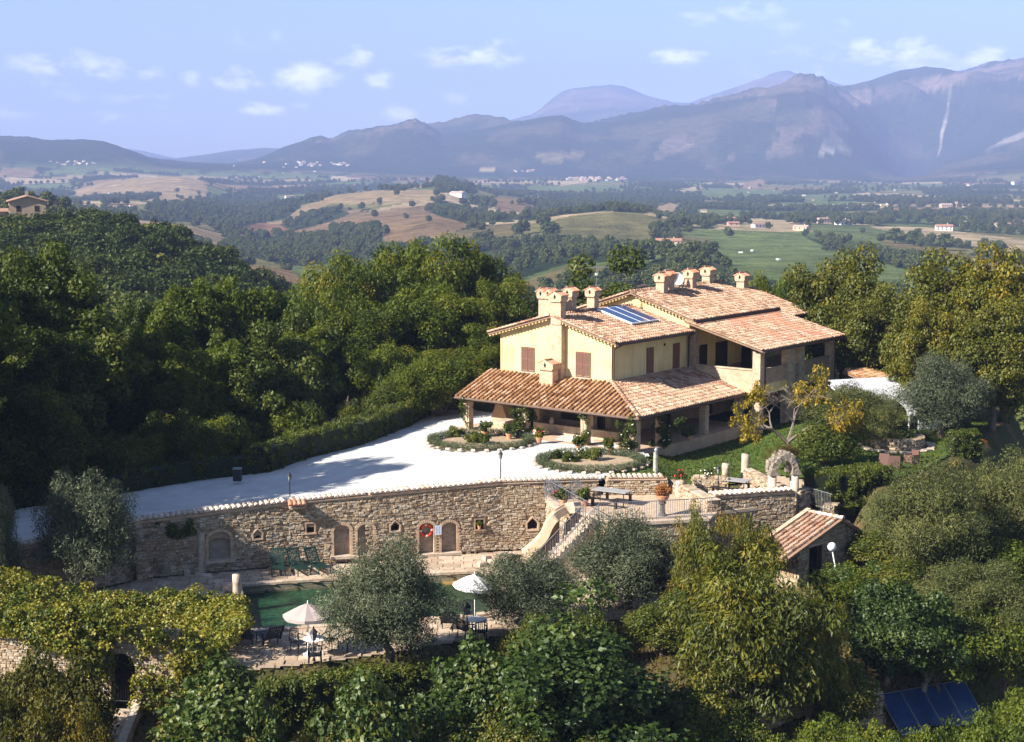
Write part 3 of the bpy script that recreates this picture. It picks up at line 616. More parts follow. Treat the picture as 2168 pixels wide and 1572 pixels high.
# roofs
def roof(pts, name='roof', th=.12, m=None, label=None):
    mb = MB(); mb.slab(pts, th); o = mb.build(name, m or M_bed, house); 
    if label: o['label'] = label
    return o
def gable_roof(t0, t1, se, ze, zr, m, pitch, ltext, far=True):
    g = Vector((0, rs-se, zr-ze)); r = roof([(t0,se,ze),(t1,se,ze),(t1,rs,zr),(t0,rs,zr)], label=ltext)
    tile_field(r, (t0,se,ze), (1,0,0), g, t1-t0, g.length, lambda x, y: True, m, pitch, .34, pitch*.4)
    r2 = roof([(t0,rs,zr+.001),(t1,rs,zr+.001),(t1,2*rs-se,ze),(t0,2*rs-se,ze)])
    g2 = Vector((0, se-rs, zr-ze))
    tile_field(r2, (t0,2*rs-se,ze), (1,0,0), g2, t1-t0, g2.length, lambda x, y: x < 1.2 or y > g2.length-1.3 or True, m, pitch, .34, pitch*.4)
    mb = MB()                                   # ridge tiles
    t = t0
    while t < t1-.1:
        vs, fs = tile_mesh(.12, .42, random.randint(0, 99)); mb.add(vs, fs, Matrix.Translation((t, rs, zr+.03)) @ Matrix.Rotation(-math.pi/2, 4, 'Z')); t += .36
    mb.build('ridge_tiles', m, r, kind='stuff')
    for sgn, rr_ in ((1, r), (-1, r2)):          # verge: tiles laid along the gable edge and a pale strip under them
        vb = MB(); gg = Vector((0, sgn*(rs-se), zr-ze)).normalized(); s_ = se if sgn > 0 else 2*rs-se
        n = int(g.length/.3)
        for k in range(n):
            p = Vector((t0-.02, s_, ze))+gg*(k*.3); vs, fs = tile_mesh(.11, .36, k)
            Rm = Matrix((gg.cross(Vector((0,0,1))).normalized()*1, gg, gg.cross(Vector((0,0,1))).normalized().cross(gg))).transposed().to_4x4()
            vb.add(vs, fs, Matrix.Translation(p+Vector((0,0,.04))) @ Rm)
        vb.build('verge_tiles', m, rr_, kind='stuff')
        cb = MB(); n = int(g.length/.26)         # little corbels under the verge
        for k in range(n):
            p = Vector((t0+.05, s_, ze-.2))+gg*(k*.26+.1); cb.box(p.x, p.x+.4, p.y-.05, p.y+.05, p.z-.02, p.z+.08)
        cb.build('corbels', M_plaster, rr_, kind='stuff')
    gt = MB().tube([(t0+.05, se-.06, ze-.1), (t1-.05, se-.06, ze-.1)], .065, 6); gt.build('gutter', M_zinc, house)
    return r
r1 = gable_roof(pf-.45, 11.4, 3.5, 6.07, 7.40, M_tile, .235, None)
r2_ = gable_roof(11.36, 22.28, 3.509, 6.73, 8.24, M_tile, .235, None)
r3 = gable_roof(22.3, 27.18, 3.509, 6.04, 7.475, M_tile, .235, None)
# loggia roof
lg = Vector((0, 5.5, 1.58)); rl = roof([(11.36,-1.315,5.21),(22.28,-1.315,5.21),(22.28,4.185,6.79-.13),(11.36,4.185,6.79-.13)], label='loggia roof patched with brighter red tiles')
lgv = Vector((0, 5.5, 6.66-5.21))
tile_field(rl, (11.36,-1.315,5.21), (1,0,0), lgv, 10.92, lgv.length-.1, lambda x, y: (fbm(np.array([x*.5]), np.array([y*.6]), 8, 3)[0] < .52) or x < 2 or y < .8, M_tile, .235, .34, .094)
tile_field(rl, (11.36,-1.315,5.21), (1,0,0), lgv, 10.92, lgv.length-.1, lambda x, y: not ((fbm(np.array([x*.5]), np.array([y*.6]), 8, 3)[0] < .52) or x < 2 or y < .8), M_tile_r, .235, .34, .094)
vb = MB(); gg = lgv.normalized()
for k in range(18):
    p = Vector((11.34,-1.315,5.21))+gg*(k*.3); vs, fs = tile_mesh(.11, .36, k); Rm = Matrix((gg.cross(Vector((0,0,1))).normalized(), gg, gg.cross(Vector((0,0,1))).normalized().cross(gg))).transposed().to_4x4(); vb.add(vs, fs, Matrix.Translation(p+Vector((0,0,.04))) @ Rm)
vb.build('verge_tiles', M_tile, rl, kind='stuff')
MB().tube([(11.4,-1.38,5.1),(22.25,-1.38,5.1)], .065, 6).build('gutter', M_zinc, house)
# portico roofs
rfw = ps+Lg+ov; gf = Vector((pf, 0, 1.24))
rf = roof([(0,0,2.5),(pf,ps,3.74),(pf,rfw,3.74),(0,rfw,2.5)][::-1], label='portico roof under the gable, with long ochre tile rows')
mlen = gf.length; kk = ps/pf
cam_l = Vector((-8, -8, 0))
tile_field(rf, (0,rfw,2.5), (0,-1,0), gf, rfw, mlen-.03, lambda x, y: (rfw-x) > y/mlen*ps+.05, M_tile_o, .325, .40, .115, 300, nearfirst=lambda q: q[0].x*.6+q[0].y*.15)
rsd = roof([(0,0,2.501),(12.09,0,2.501),(12.09,ps,3.741),(pf,ps,3.741)], label='side portico roof with pale mottled tiles')
gs = Vector((0, ps, 1.24)); sl = gs.length
tile_field(rsd, (0,0,2.5), (1,0,0), gs, 12.09, sl-.03, lambda x, y: x > y/sl*pf+.05, M_tile, .26, .36, .102)
hb = MB(); a_ = Vector((0,0,2.55)); b_ = Vector((pf,ps,3.80)); n = 15; dd = (b_-a_); 
for k in range(n):
    p = a_+dd*(k/n); y_ = dd.normalized(); x_ = y_.cross(Vector((0,0,1))).normalized(); vs, fs = tile_mesh(.13, dd.length/n*1.15, k); hb.add(vs, fs, Matrix.Translation(p) @ Matrix((x_, y_, x_.cross(y_))).transposed().to_4x4())
hb.build('hip_tiles', M_tile, rf, kind='stuff')
MB().tube([(-.06,-.06,2.4),(-.06,rfw,2.4)], .06, 6).build('gutter', M_zinc, house)
MB().tube([(0,-.06,2.4),(12.09,-.06,2.4)], .06, 6).build('gutter', M_zinc, house)
# portico beams, pillars, floor, inner wall details
bm_ = MB().box(.42, .62, .4, rfw-.3, 2.22, 2.44).box(.4, 12.0, .42, .62, 2.22, 2.44)
bm_.build('beam', M_wood, house)
for k in range(24): MB().box(.1, pf, .6+k*.53, .7+k*.53, 2.46, 2.54, M=Matrix.Rotation(0, 4, 'Y')).build('rafter', M_wood, house) if False else None
MB().prism([(0.1,.1),(12.3,.1),(12.3,ps),(pf,ps),(pf,rfw+.2),(.1,rfw+.2)], -.7, .5).build('portico_floor', mat('portico_paving', (.50,.36,.26), (.42,.30,.21), scale=2), house)
for (t, s_, wd) in [(.5,12.52,.42),(.5,8.19,.40),(.5,3.9,.42),(.5,.55,.44),(3.0,.5,.40),(7.75,.5,.42),(11.8,.5,.4),(2.7,8.9,.4),(2.7,5.0,.42)]:
    MB().box(t-wd/2, t+wd/2, s_-wd/2, s_+wd/2, .3, 2.22).build('pillar', M_brick, house)
MB().box(2.3, 2.6, 3.0, 9.0, .4, 1.0).box(2.25, 2.65, 3.0, 9.0, 1.0, 1.06).build('low_wall', M_brick, house)
for (s0, s_1, z0, z1, nm) in [(9.4,10.3,.5,2.3,'door'),(6.1,7.6,1.25,2.1,'window'),(11.2,11.9,1.2,2.1,'window'),(4.6,5.3,.5,2.2,'door')]:
    o = MB().box(pf-.05, pf+.02, s0, s_1, z0, z1).build(nm, M_dark, house); MB().box(pf-.09, pf-.01, s0-.08, s0, z0, z1+.08).box(pf-.09, pf-.01, s_1, s_1+.08, z0, z1+.08).box(pf-.09, pf-.01, s0, s_1, z1, z1+.08).build('frame', M_wood, o)
for (t0, t1, z0, z1, nm) in [(5.2,6.2,.5,2.3,'door'),(8.6,9.6,.5,2.3,'door'),(13.5,14.5,.5,2.2,'door'),(17,18.2,1.2,2.1,'window')]:
    o = MB().box(t0, t1, ps-.05, ps+.02, z0, z1).build(nm, M_dark, house); MB().box(t0-.08, t0, ps-.09, ps-.01, z0, z1+.08).box(t1, t1+.08, ps-.09, ps-.01, z0, z1+.08).box(t0, t1, ps-.09, ps-.01, z1, z1+.08).build('frame', M_wood, o)
# windows with closed louvred shutters
def shutter_gable(s0, s_1, z0, z1):
    w_ = empty('window', (0,0,0)); w_.parent = house
    mid = (s0+s_1)/2
    for a__, b__ in ((s0, mid-.012), (mid+.012, s_1)):
        sh = MB().box(pf-.05, pf-.01, a__, a__+.05, z0, z1).box(pf-.05, pf-.01, b__-.05, b__, z0, z1).box(pf-.05, pf-.01, a__+.05, b__-.05, z0, z0+.07).box(pf-.05, pf-.01, a__+.05, b__-.05, z1-.07, z1).box(pf-.049, pf-.011, a__+.05, b__-.05, (z0+z1)/2-.03, (z0+z1)/2+.03).build('shutter', M_shut, w_)
        sl_ = MB(); z = z0+.1
        while z < z1-.1:
            sl_.box(-.035, .0, a__+.045, b__-.045, -.028, .0, M=Matrix.Translation((pf-.012, 0, z+.03)) @ Matrix.Rotation(.5, 4, 'Y')); z += .055
        sl_.build('louvres', M_shut, sh, kind='stuff')
    MB().box(pf-.1, pf-.01, s0-.08, s_1+.08, z0-.09, z0-.01).build('sill', M_col, w_)
shutter_gable(9.69, 10.68, 3.87, 5.36); shutter_gable(5.58, 6.64, 3.87, 5.36)
def shutter_side(t0, t1, z0, z1):
    w_ = empty('window', (0,0,0)); w_.parent = house; mid = (t0+t1)/2
    for a__, b__ in ((t0, mid-.01), (mid+.01, t1)):
        sh = MB().box(a__, b__, ps-.045, ps-.01, z0, z1).build('shutter', M_shut, w_); sl_ = MB(); z = z0+.1
        while z < z1-.1: sl_.box(a__+.04, b__-.04, ps-.062, ps-.045, z, z+.03); z += .06
        sl_.build('louvres', M_shut, sh, kind='stuff')
    MB().box(t0-.06, t1+.06, ps-.1, ps-.01, z0-.08, z0-.01).build('sill', M_col, w_)
shutter_side(7.0, 7.75, 3.85, 5.4); shutter_side(9.92, 10.67, 3.85, 5.4)
MB().box(8.9, 9.06, ps-.03, ps+.01, 5.35, 5.5).build('vent', M_dark, house)
MB().tube([(3.5,3.45,5.95),(3.5,3.9,5.75),(3.42,4.0,5.6),(3.42,4.0,3.9)], .05, 6).build('drainpipe', M_zinc, house)
MB().tube([(11.3,3.45,5.95),(11.55,3.95,5.7),(11.55,3.98,3.8)], .05, 6).build('drainpipe', M_zinc, house)
MB().tube([(12.15,-1.3,5.05),(12.3,-1.0,4.8),(12.3,-1.0,.5)], .05, 6).build('drainpipe', M_zinc, house)
MB().tube([(21.5,-1.3,5.05),(21.5,-1.0,4.8),(21.5,-1.0,.5)], .05, 6).build('drainpipe', M_zinc, house)
MB().box(11.62, 12.2, 3.6, 4.10, 3.7, 6.1).build('brick_pier', M_brick_d, house)
# loggia
MB().box(11.8, 21.5, -.85, ps, 2.42, 2.7).build('loggia_floor', M_plaster, house)
MB().box(11.78, 12.02, -.4, 4.1, 2.44, 3.02).build('band', M_plaster, house); MB().box(11.8, 12.0, -.4, 4.1, 3.02, 3.9).box(11.74, 12.06, -.38, 4.1, 3.9, 3.97).build('parapet', M_brick, house)
for t0, t1 in ((12.25,15.2),(17.55,21.0)):
    MB().box(t0, t1, -.88, -.68, 2.72, 3.04).build('band', M_plaster, house)
    MB().box(t0, t1, -.86, -.7, 3.04, 3.9).box(t0, t1, -.9, -.66, 3.9, 3.97).build('parapet', M_brick_d, house)
for t0, t1, s0, s_1 in ((11.75,12.25,-.95,-.42),(15.2,16.2,-.95,-.5),(16.9,17.5,-.9,-.55),(21.0,21.5,-.95,-.5)):
    MB().box(t0, t1, s0, s_1, -.7, 5.12).build('pillar', M_brick, house)
MB().box(21.0, 21.3, -.5, ps, -.5, 2.42).build('added_shade_wall', M_brick_d, house); MB().box(15.2, 17.5, -.8, -.72, .4, 3.9).build('panel', M_brick_d, house)  # cross wall added to make the space under the loggia dark
MB().box(11.7, 21.7, -.85, -.65, 5.0, 5.16).build('beam', M_wood, house)
for (t0, t1, z0, z1) in [(12.9,13.9,2.72,5.0),(15,16.4,2.72,5.0),(18.3,19.4,2.72,5.0)]:
    MB().box(t0, t1, ps-.06, ps+.01, z0, z1).build('door', M_dark, house)
# ------------------------------------------------------------------ chimneys
def chimney(t, s_, zb, h, w_=.42, d_=.42, label=None, two=False, parent=house, off=0):
    c = empty('chimney', (t, s_, zb)); c.parent = parent
    if label: c['label'] = label
    MB().box(-d_/2, d_/2, -w_/2, w_/2, -.3, h).build('shaft', M_brick, c)
    n = 2 if two else 1
    for k in range(n):
        yy = 0 if n == 1 else (-.27+.54*k); hw = (w_/2+.1) if n == 1 else .3
        hd = MB(); pts = [(-d_/2-.1, yy-hw, h+.12), (-d_/2-.1, yy-hw*.8, h), (-d_/2-.1, yy+hw*.8, h), (-d_/2-.1, yy+hw, h+.12), (-d_/2-.1, yy+hw, h+.36), (-d_/2-.1, yy, h+.60), (-d_/2-.1, yy-hw, h+.36)]
        hd.ext(pts[::-1], (d_+.2, 0, 0)); hd.build('head', M_brick, c)
        MB().box(-d_/2-.115, -d_/2-.1, yy-.045, yy+.045, h+.18, h+.40).add([(-d_/2-.115,yy-.09,h+.29),(-d_/2-.115,yy,h+.2),(-d_/2-.115,yy+.09,h+.29),(-d_/2-.115,yy,h+.46)], [(0,1,2,3)]).build('flue_hole', M_dark, c)
        tb = MB()
        for sg in (1, -1):
            gg = Vector((0, -sg*hw, .24)).normalized(); x_ = gg.cross(Vector((0,0,1))).normalized()
            for q in range(4):
                vs, fs = tile_mesh(.085, .40, q)
                tb.add(vs, fs, Matrix.Translation((-d_/2-.02+q*.19-.02, yy+sg*(hw+.06), h+.34)) @ Matrix((x_, gg, x_.cross(gg))).transposed().to_4x4())
        vs, fs = tile_mesh(.07, .75, 1); tb.add(vs, fs, Matrix.Translation((-d_/2-.16, yy, h+.6)) @ Matrix.Rotation(-math.pi/2, 4, 'Z'))
        tb.build('cap_tiles', M_tile_r, c, kind='stuff')
    return c
MB().box(pf-.42, pf-.002, 7.40, 8.15, 3.7, 7.25).build('chimney_breast', M_brick, house)
chimney(3.1, 7.78, 7.2, 1.05, .72, .5, 'chimney rising from the gable breast')
chimney(4.0, 9.2, 7.05, 1.25, .98, .6, 'double-headed chimney left of the ridge', two=True)
chimney(5.6, 8.7, 7.25, 1.05, .55, .5); chimney(8.1, 8.8, 7.2, .95, .55, .5)
chimney(2.5, 8.0, 3.4, .85, .95, .6, 'low chimney standing on the portico roof')
for t, s_, z, h in ((14.1,7.6,8.0,.75),(15.3,7.9,8.1,.7),(17.9,7.8,8.05,.72),(20.9,8.3,8.15,.6),(25.9,8.5,7.3,.75)): chimney(t, s_, z, h, .6, .55)
# ------------------------------------------------------------------ things on the roofs
sp_ = empty('solar_collector', house.matrix_world @ Vector((0,0,0)), 0); sp_.parent = None
def HW(t, s_, z):            # house coordinates to world
    a_ = math.radians(52); x = t*math.cos(a_)-s_*math.sin(a_); y = t*math.sin(a_)+s_*math.cos(a_)
    return Vector((6.947*HK+x*HK, 86.5*HK+y*HK, CAMZ-16.6*HK+z*HK))
sp_.location = HW(8.6, 5.3, 6.62); sp_.rotation_euler = (0, 0, math.radians(52)); tag(sp_, 'three blue solar collectors in white frames on the roof behind the gable', 'solar panel')
tilt = Matrix.Rotation(math.atan(.283), 4, 'X')
for k in range(3):
    x0 = -1.5+k*1.0
    fr = MB(tilt).box(x0, x0+.97, 0, 2.75, .1, .2).build('frame', M_white, sp_)
    MB(tilt).box(x0+.06, x0+.91, .06, 2.69, .2, .215).build('glass', M_pv, sp_)
def roof_z(s_): return 6.73+(s_-3.509)*.322
dsh = empty('satellite_dish', HW(16.9, 8.3, 8.2), math.radians(20), 'white satellite dish between the chimneys', 'dish')
MB().tube([(0,0,-.1),(0,0,.5)], .03, 6).build('mast', M_grey, dsh)
MB().lathe([(.02,-.02),(.2,.0),(.38,.07),(.46,.14),(.44,.15),(.36,.09),(.2,.03),(.01,.01)], 20, T(0,-.1,.55,0,math.radians(75))).build('reflector', M_white, dsh, smooth=True)
MB().tube([(0,-.15,.3),(0,-.6,.5)], .015, 5).build('arm', M_grey, dsh)
an = empty('tv_antenna', HW(8.6, 8.9, 7.2), .3, 'thin television aerial on a pole behind the front chimneys', 'antenna')
MB().tube([(0,0,0),(0,0,2.9)], .025, 6).build('pole', M_grey, an)
MB().tube([(-.7,0,2.8),(.7,0,2.8)], .02, 5).build('boom', M_grey, an)
for k in range(8): MB().tube([(-.6+k*.17,-.3,2.8),(-.6+k*.17,.3,2.8)], .012, 4).build('element', M_grey, an)
MB().box(-.07,.07,-.07,.07,2.3,2.45).build('amplifier', M_white, an)
for i, (t, s_, z) in enumerate(((22.7,7.6,7.42),(22.9,6.5,7.05))):
    k = empty('skylight', HW(t, s_, z), math.radians(52), ('raised' if i == 0 else 'lower')+' white roof window propped open near the far chimney', 'skylight')
    R_ = Matrix.Rotation(.75, 4, 'X')
    MB(R_).box(-.5,.5,0,.07,0,.06).box(-.5,.5,.73,.8,0,.06).box(-.5,-.43,.07,.73,0,.06).box(.43,.5,.07,.73,0,.06).build('frame', M_white, k)
    MB(R_).box(-.43,.43,.07,.73,.02,.04).build('pane', M_pv, k)
# ------------------------------------------------------------------ yard, lawn, deck, pool
M_gravel = mat('white_gravel', (.60,.59,.57), (.48,.47,.45), scale=.9, rough=1, bs=.7, bd=.05, bscale=26)
M_lawn = mat('lawn', (.045,.085,.012), (.075,.115,.02), scale=.9, rough=1, bs=.9, bd=.06, bscale=30)
def flat(name, poly, z, m, th=.3, **kw):
    me = MB().prism([tuple(p) for p in poly], z-th, z)
    return me.build(name, m, None, **kw)
g_end = [at(u, v, GZ)[:2] for u, v in [(1268,1018),(1300,995),(1375,965),(1345,945)]]
def ccw(p):
    a = sum(p[i][0]*p[(i+1) % len(p)][1]-p[(i+1) % len(p)][0]*p[i][1] for i in range(len(p))); return p if a > 0 else p[::-1]
back = PS(yardz, [(1280,905),(1100,885),(1000,868),(905,868),(760,900),(600,945),(400,1000),(200,1050),(0,1085),(-260,1125)])
gpoly = ccw([tuple(p) for p in WALL]+[tuple(p) for p in g_end]+back)
def tri_poly(name, poly, z, m, **kw):
    from mathutils.geometry import tessellate_polygon
    if callable(z):                   # a sloping sheet: gridded so that it follows the ground
        P = np.array(poly); x0, y0 = P.min(0); x1, y1 = P.max(0); st = .22; gx = np.arange(x0, x1+st, st); gy = np.arange(y0, y1+st, st); VX, VY = np.meshgrid(gx, gy)
        X, Y = (VX[:-1, :-1]+st/2), (VY[:-1, :-1]+st/2); k = inpoly(X, Y, poly); n = len(gx); v = np.stack([VX, VY, z(VX, VY)+np.zeros_like(VX)], -1).reshape(-1, 3)
        j, i = np.nonzero(k); q = np.stack([j*n+i, j*n+i+1, (j+1)*n+i+1, (j+1)*n+i], -1); used = np.unique(q); mp = -np.ones(len(v), int); mp[used] = np.arange(len(used))
        return tag(link_mesh(name, np_mesh(name, v[used], quads=mp[q], smooth=True), m), **kw)
    vs = [Vector((p[0], p[1], z)) for p in poly]; fs = tessellate_polygon([vs]); me = bpy.data.meshes.new(name)
    n = len(vs); lowv = [Vector((p[0], p[1], z-.5)) for p in poly]
    fs2 = [tuple(f) for f in fs]+[(i, (i+1) % n, n+(i+1) % n, n+i) for i in range(n)]
    me.from_pydata([tuple(v) for v in vs+lowv], [], fs2); me.update(); o = link_mesh(name, me, m); return tag(o, **kw)
tri_poly('gravel_yard', gpoly, lambda x, y: yardz(x)+.02*(fbm(x*.9, y*.9, 3, 3)-.5), M_gravel, label='white gravel drive and yard', kind='structure')
lpoly = ccw([tuple(p) for p in PS(lawnz, [(1268,1016),(1412,1014),(1440,1022),(1530,1026),(1600,1018),(1640,1005),(1700,1010),(1710,1040),(1860,1025),(1960,990),(2060,935),(2110,880),(2000,800),(1500,800),(1360,940),(1300,1000)])])
tri_poly('lawn', lpoly, lambda x, y: lawnz(x)-.02, M_lawn, label='green lawn beside the villa', kind='structure')
tuft = []
r_ = random.Random(4)
lp = [(x, y) for x, y in lpoly]; xs = [p[0] for p in lp]; ys = [p[1] for p in lp]
q = np.stack([RNG.uniform(min(xs), max(xs), 26000), RNG.uniform(min(ys), 104, 26000)], -1)
q = q[inpoly(q[:, 0], q[:, 1], lpoly)]
def tufts(q, z, h, wdt, seed=1):
    rng = np.random.default_rng(seed); n = len(q); a = rng.uniform(0, 6.28, n); hh = h*rng.uniform(.5, 1.3, n); z = z if hasattr(z, '__len__') else np.full(n, z)
    b = np.stack([q[:, 0], q[:, 1], z], -1); d = np.stack([np.cos(a), np.sin(a), np.zeros(n)], -1)*wdt
    tip = b+np.stack([rng.normal(0, .4, n)*h, rng.normal(0, .4, n)*h, hh], -1)
    V = np.stack([b-d, b+d, tip], 1).reshape(-1, 3); F = np.arange(3*n).reshape(-1, 3); return V, F, rng.uniform(0, 1, n)
M_grassb = leaf_mat('grass_blades', [(0, (.04,.075,.012)), (.5, (.075,.12,.02)), (1, (.14,.15,.04))], trans=.35, gloss=.1)
V, F, tn = tufts(q, lawnz(q[:, 0])-.02, .10, .05); tag(link_mesh('grass', np_mesh('grass', V, quads=F, fattr=tn), M_grassb), 'short grass of the lawn', kind='stuff')

# deck of irregular slabs, laid as joined geometry
dkp = ccw([tuple(p) for p in deck_poly])
slabs = MB(); cnt = 0; slab_list = []
y = 58.; rr = random.Random(3)
while y < 84:
    h = rr.uniform(.35, .7); x = -20.
    while x < 12:
        w_ = rr.uniform(.4, .95)
        cx, cy = x+w_/2, y+h/2
        c4 = np.array([[x,y],[x+w_,y],[x+w_,y+h],[x,y+h]])
        if inpoly(c4[:, 0], c4[:, 1], dkp).all() and not inpoly(c4[:, 0], c4[:, 1], pool_poly).any() and polydist(np.array([cx]), np.array([cy]), pool_poly)[0] > .35: slab_list.append((x, y, w_, h))
        x += w_
    y += h
deck = tri_poly('pool_deck', dkp, -.03, M_joint, label='stone paved deck round the pool', kind='structure') if False else None
# deck bed with a hole for the pool: ring of quads built on a fine grid
def grid_with_hole(name, poly, hole, z, th, m, step=.25, **kw):
    P = np.array(poly); x0, y0 = P.min(0); x1, y1 = P.max(0); gx = np.arange(x0, x1, step); gy = np.arange(y0, y1, step)
    X, Y = np.meshgrid((gx[:-1]+gx[1:])/2, (gy[:-1]+gy[1:])/2); k = inpoly(X, Y, poly) & ~inpoly(X, Y, hole)
    n = len(gx); VX, VY = np.meshgrid(gx, gy); v = np.stack([VX, VY, np.full(VX.shape, z)], -1).reshape(-1, 3)
    j, i = np.nonzero(k); q = np.stack([j*n+i, j*n+i+1, (j+1)*n+i+1, (j+1)*n+i], -1)
    used = np.unique(q); mp = -np.ones(len(v), int); mp[used] = np.arange(len(used)); me = np_mesh(name, v[used], quads=mp[q])
    return tag(link_mesh(name, me, m), **kw)
deck = grid_with_hole('pool_deck', dkp, pool_poly, -.05, .1, M_joint, label='stone paved deck round the pool', kind='structure')
slab_list.sort(key=lambda s: s[1])
vis = [s for s in slab_list if s[1] < 66 or s[1] > 72]
slab_me = []
for s in range(6):
    r2 = random.Random(s); k = lambda: r2.uniform(-.03, .03); mb = MB(); mb.prism([(.02+k(),.02+k()),(.98+k(),.02+k()),(.98+k(),.98+k()),(.02+k(),.98+k())], -.06, r2.uniform(0, .012)); me = bpy.data.meshes.new('paving_slab'); me.from_pydata(mb.v, [], mb.f); me.update(); me.materials.append(M_pave); slab_me.append(me)
rr.shuffle(slab_list)
for i, (x, y, w_, h) in enumerate(slab_list):
    if i < 280: o = link_mesh('paving_slab', random.choice(slab_me), None, deck, (x+.01, y+.01, 0), None, (w_-.025, h-.025, 1))
    else: slabs.prism([(x+.02,y+.02),(x+w_-.01,y+.02),(x+w_-.02,y+h-.01),(x+.01,y+h-.02)], -.06, rr.uniform(0, .012))
slabs.build('paving_slabs', M_pave, deck, kind='stuff')
# pool: basin, coping stones, water
pp = ccw(pool_poly); pool = empty('swimming_pool', (0,0,0), 0, 'stone-edged swimming pool with dark green water below the wall', 'pool')
mb = MB(); n = len(pp)
for i in range(n):
    a_, b_ = pp[i], pp[(i+1) % n]; mb.add([(a_[0],a_[1],-1.75),(b_[0],b_[1],-1.75),(b_[0],b_[1],-.02),(a_[0],a_[1],-.02)], [(3,2,1,0)])
mb.build('basin_wall', brick_mat('pool_wall', (.20,.19,.12), (.27,.24,.16), (.12,.11,.08), .4), pool)
M_bas = mat('basin_floor', (.05,.12,.07), (.09,.17,.10), scale=.6, rough=.8); mb = MB(); mb.add([(p[0], p[1], -1.72) for p in pp], [tuple(range(n))]); mb.build('basin_floor', M_bas, pool)
cp_ = 0; cop = []
for i in range(n):
    a_, b_ = Vector((*pp[i], 0)), Vector((*pp[(i+1) % n], 0)); ln = (b_-a_).length; d = (b_-a_)/ln; out = Vector((d.y, -d.x, 0)); k = max(1, int(ln/.62))
    for j in range(k):
        p = a_+d*(ln*j/k); q_ = a_+d*(ln*(j+1)/k-.015); o_ = out*.36; i_ = -out*.03; mb = MB(); z1 = .06+random.uniform(-.006, .006)
        mb.prism([tuple((p+i_)[:2]), tuple((p+o_)[:2]), tuple((q_+o_)[:2]), tuple((q_+i_)[:2])][::-1], -.05, z1); o = mb.build('coping_stone', M_pave, pool)
mw, nt, b = base_mat('pool_water'); b.inputs['Roughness'].default_value = .03; b.inputs['IOR'].default_value = 1.33
b.inputs['Transmission Weight'].default_value = .55
n1 = noise(nt, .9, 5, .6); n2 = noise(nt, 4.5, 4, .65)
L(nt, mixrgb(nt, 1, ramp(nt, n1, [(.35, (.006,.045,.030)), (.65, (.035,.13,.07))]), ramp(nt, n2, [(.3, (.4,.42,.4)), (.7, (1.8,1.7,1.4))]), 'MULTIPLY'), b.inputs['Base Color'])
bump(nt, b, noise(nt, 3.6, 4, .6), .9, .09)
mb = MB(); mb.add([(p[0], p[1], -.42) for p in pp], [tuple(range(n))]); wt = mb.build('water', mw, pool); wt.parent = pool
stp = ccw(PL([(930,1222),(1000,1219),(1012,1236),(940,1238)], -.38)); MB().prism(stp, -1.7, -.36).build('shallow_ledge', mat('wet_ochre_stone', (.30,.19,.06), (.22,.15,.06), scale=3, rough=.3), pool)

# ------------------------------------------------------------------ the retaining wall
WZ0, WZ1 = -.1, 3.42
def wtop(i, x): return (wall_z[i]+(wall_z[i+1]-wall_z[i])*x/segs[i][2])-.18
rw = empty('retaining_wall', (WALL[2][0], WALL[2][1], 0), 0, 'long rubble stone retaining wall with brick niches and a tiled cap', 'wall')
off = Vector((WALL[2][0], WALL[2][1], 0))
segs = []
acc_ = 0
for i in range(len(WALL)-1):
    a_, b_ = WALL[i], WALL[i+1]; ln = float(np.hypot(*(b_-a_))); segs.append((a_, b_, ln, acc_)); acc_ += ln
def wall_hit(u, v):
    d = ray(u, v)
    for i, (a_, b_, ln, ac) in enumerate(segs):
        e = (b_-a_)/ln; nrm = np.array([e[1], -e[0]]); t = (a_@nrm)/(d[:2]@nrm); p = d*t; s_ = (p[:2]-a_)@e
        if (-.001 <= s_ <= ln) or (i == len(segs)-1 and s_ > 0): return i, s_, p[2]+CAMZ
    return 0, 0, 0
def frame_of(i, rel=True):
    a_, b_, ln, ac = segs[i]; e = (b_-a_)/ln; M_ = Matrix(((e[0], -e[1], 0, a_[0]), (e[1], e[0], 0, a_[1]), (0, 0, 1, 0), (0, 0, 0, 1)))
    return Matrix.Translation(-off) @ M_ if rel else M_
holes = {i: [] for i in range(len(segs))}
for u0, u1, v0, v1 in ((441,487,1126,1180),(706,741,1112,1172),(756,790,1110,1172),(886,919,1107,1168),(933,968,1106,1168)):
    i, a_, zt_ = wall_hit((u0+u1)/2, v0); _, c_, zb_ = wall_hit((u0+u1)/2, v1+4); i0, x0, _ = wall_hit(u0, v1); i1, x1, _ = wall_hit(u1, v1)
    w_ = (u1-u0)*.0232; holes[i].append(('arch', a_-w_/2, a_+w_/2, max(.12, zb_), zt_))
for u, v, hw, kind in ((545,1131,.2,'pent'),(836,1114,.22,'pent'),(1127,1109,.26,'pent'),(657,1119,.2,'sq'),(1015,1111,.22,'sq')):
    i, a_, z_ = wall_hit(u, v); holes[i].append((kind, a_-hw, a_+hw, z_-hw*1.1, z_+hw*1.2))
def in_hole(i, m_=0):
    def f(x, z):
        for k, x0, x1, z0, z1 in holes[i]:
            if x0-m_ < x < x1+m_ and z0-m_ < z < z1+m_:
                if k == 'arch':
                    r = (x1-x0)/2; cx = (x0+x1)/2; zs = z1-r*.75
                    if z < zs or ((x-cx)/(r+m_))**2+((z-zs)/(r*.75+m_))**2 < 1: return True
                elif k == 'pent':
                    r = (x1-x0)/2; cx = (x0+x1)/2; zm = z0+(z1-z0)*.55
                    if z < zm or abs(x-cx) < (r+m_)*(1-(z-zm)/(z1+m_-zm)): return True
                else: return True
        return False
    return f
allst = []
ground_z = lambda i, x: -.1
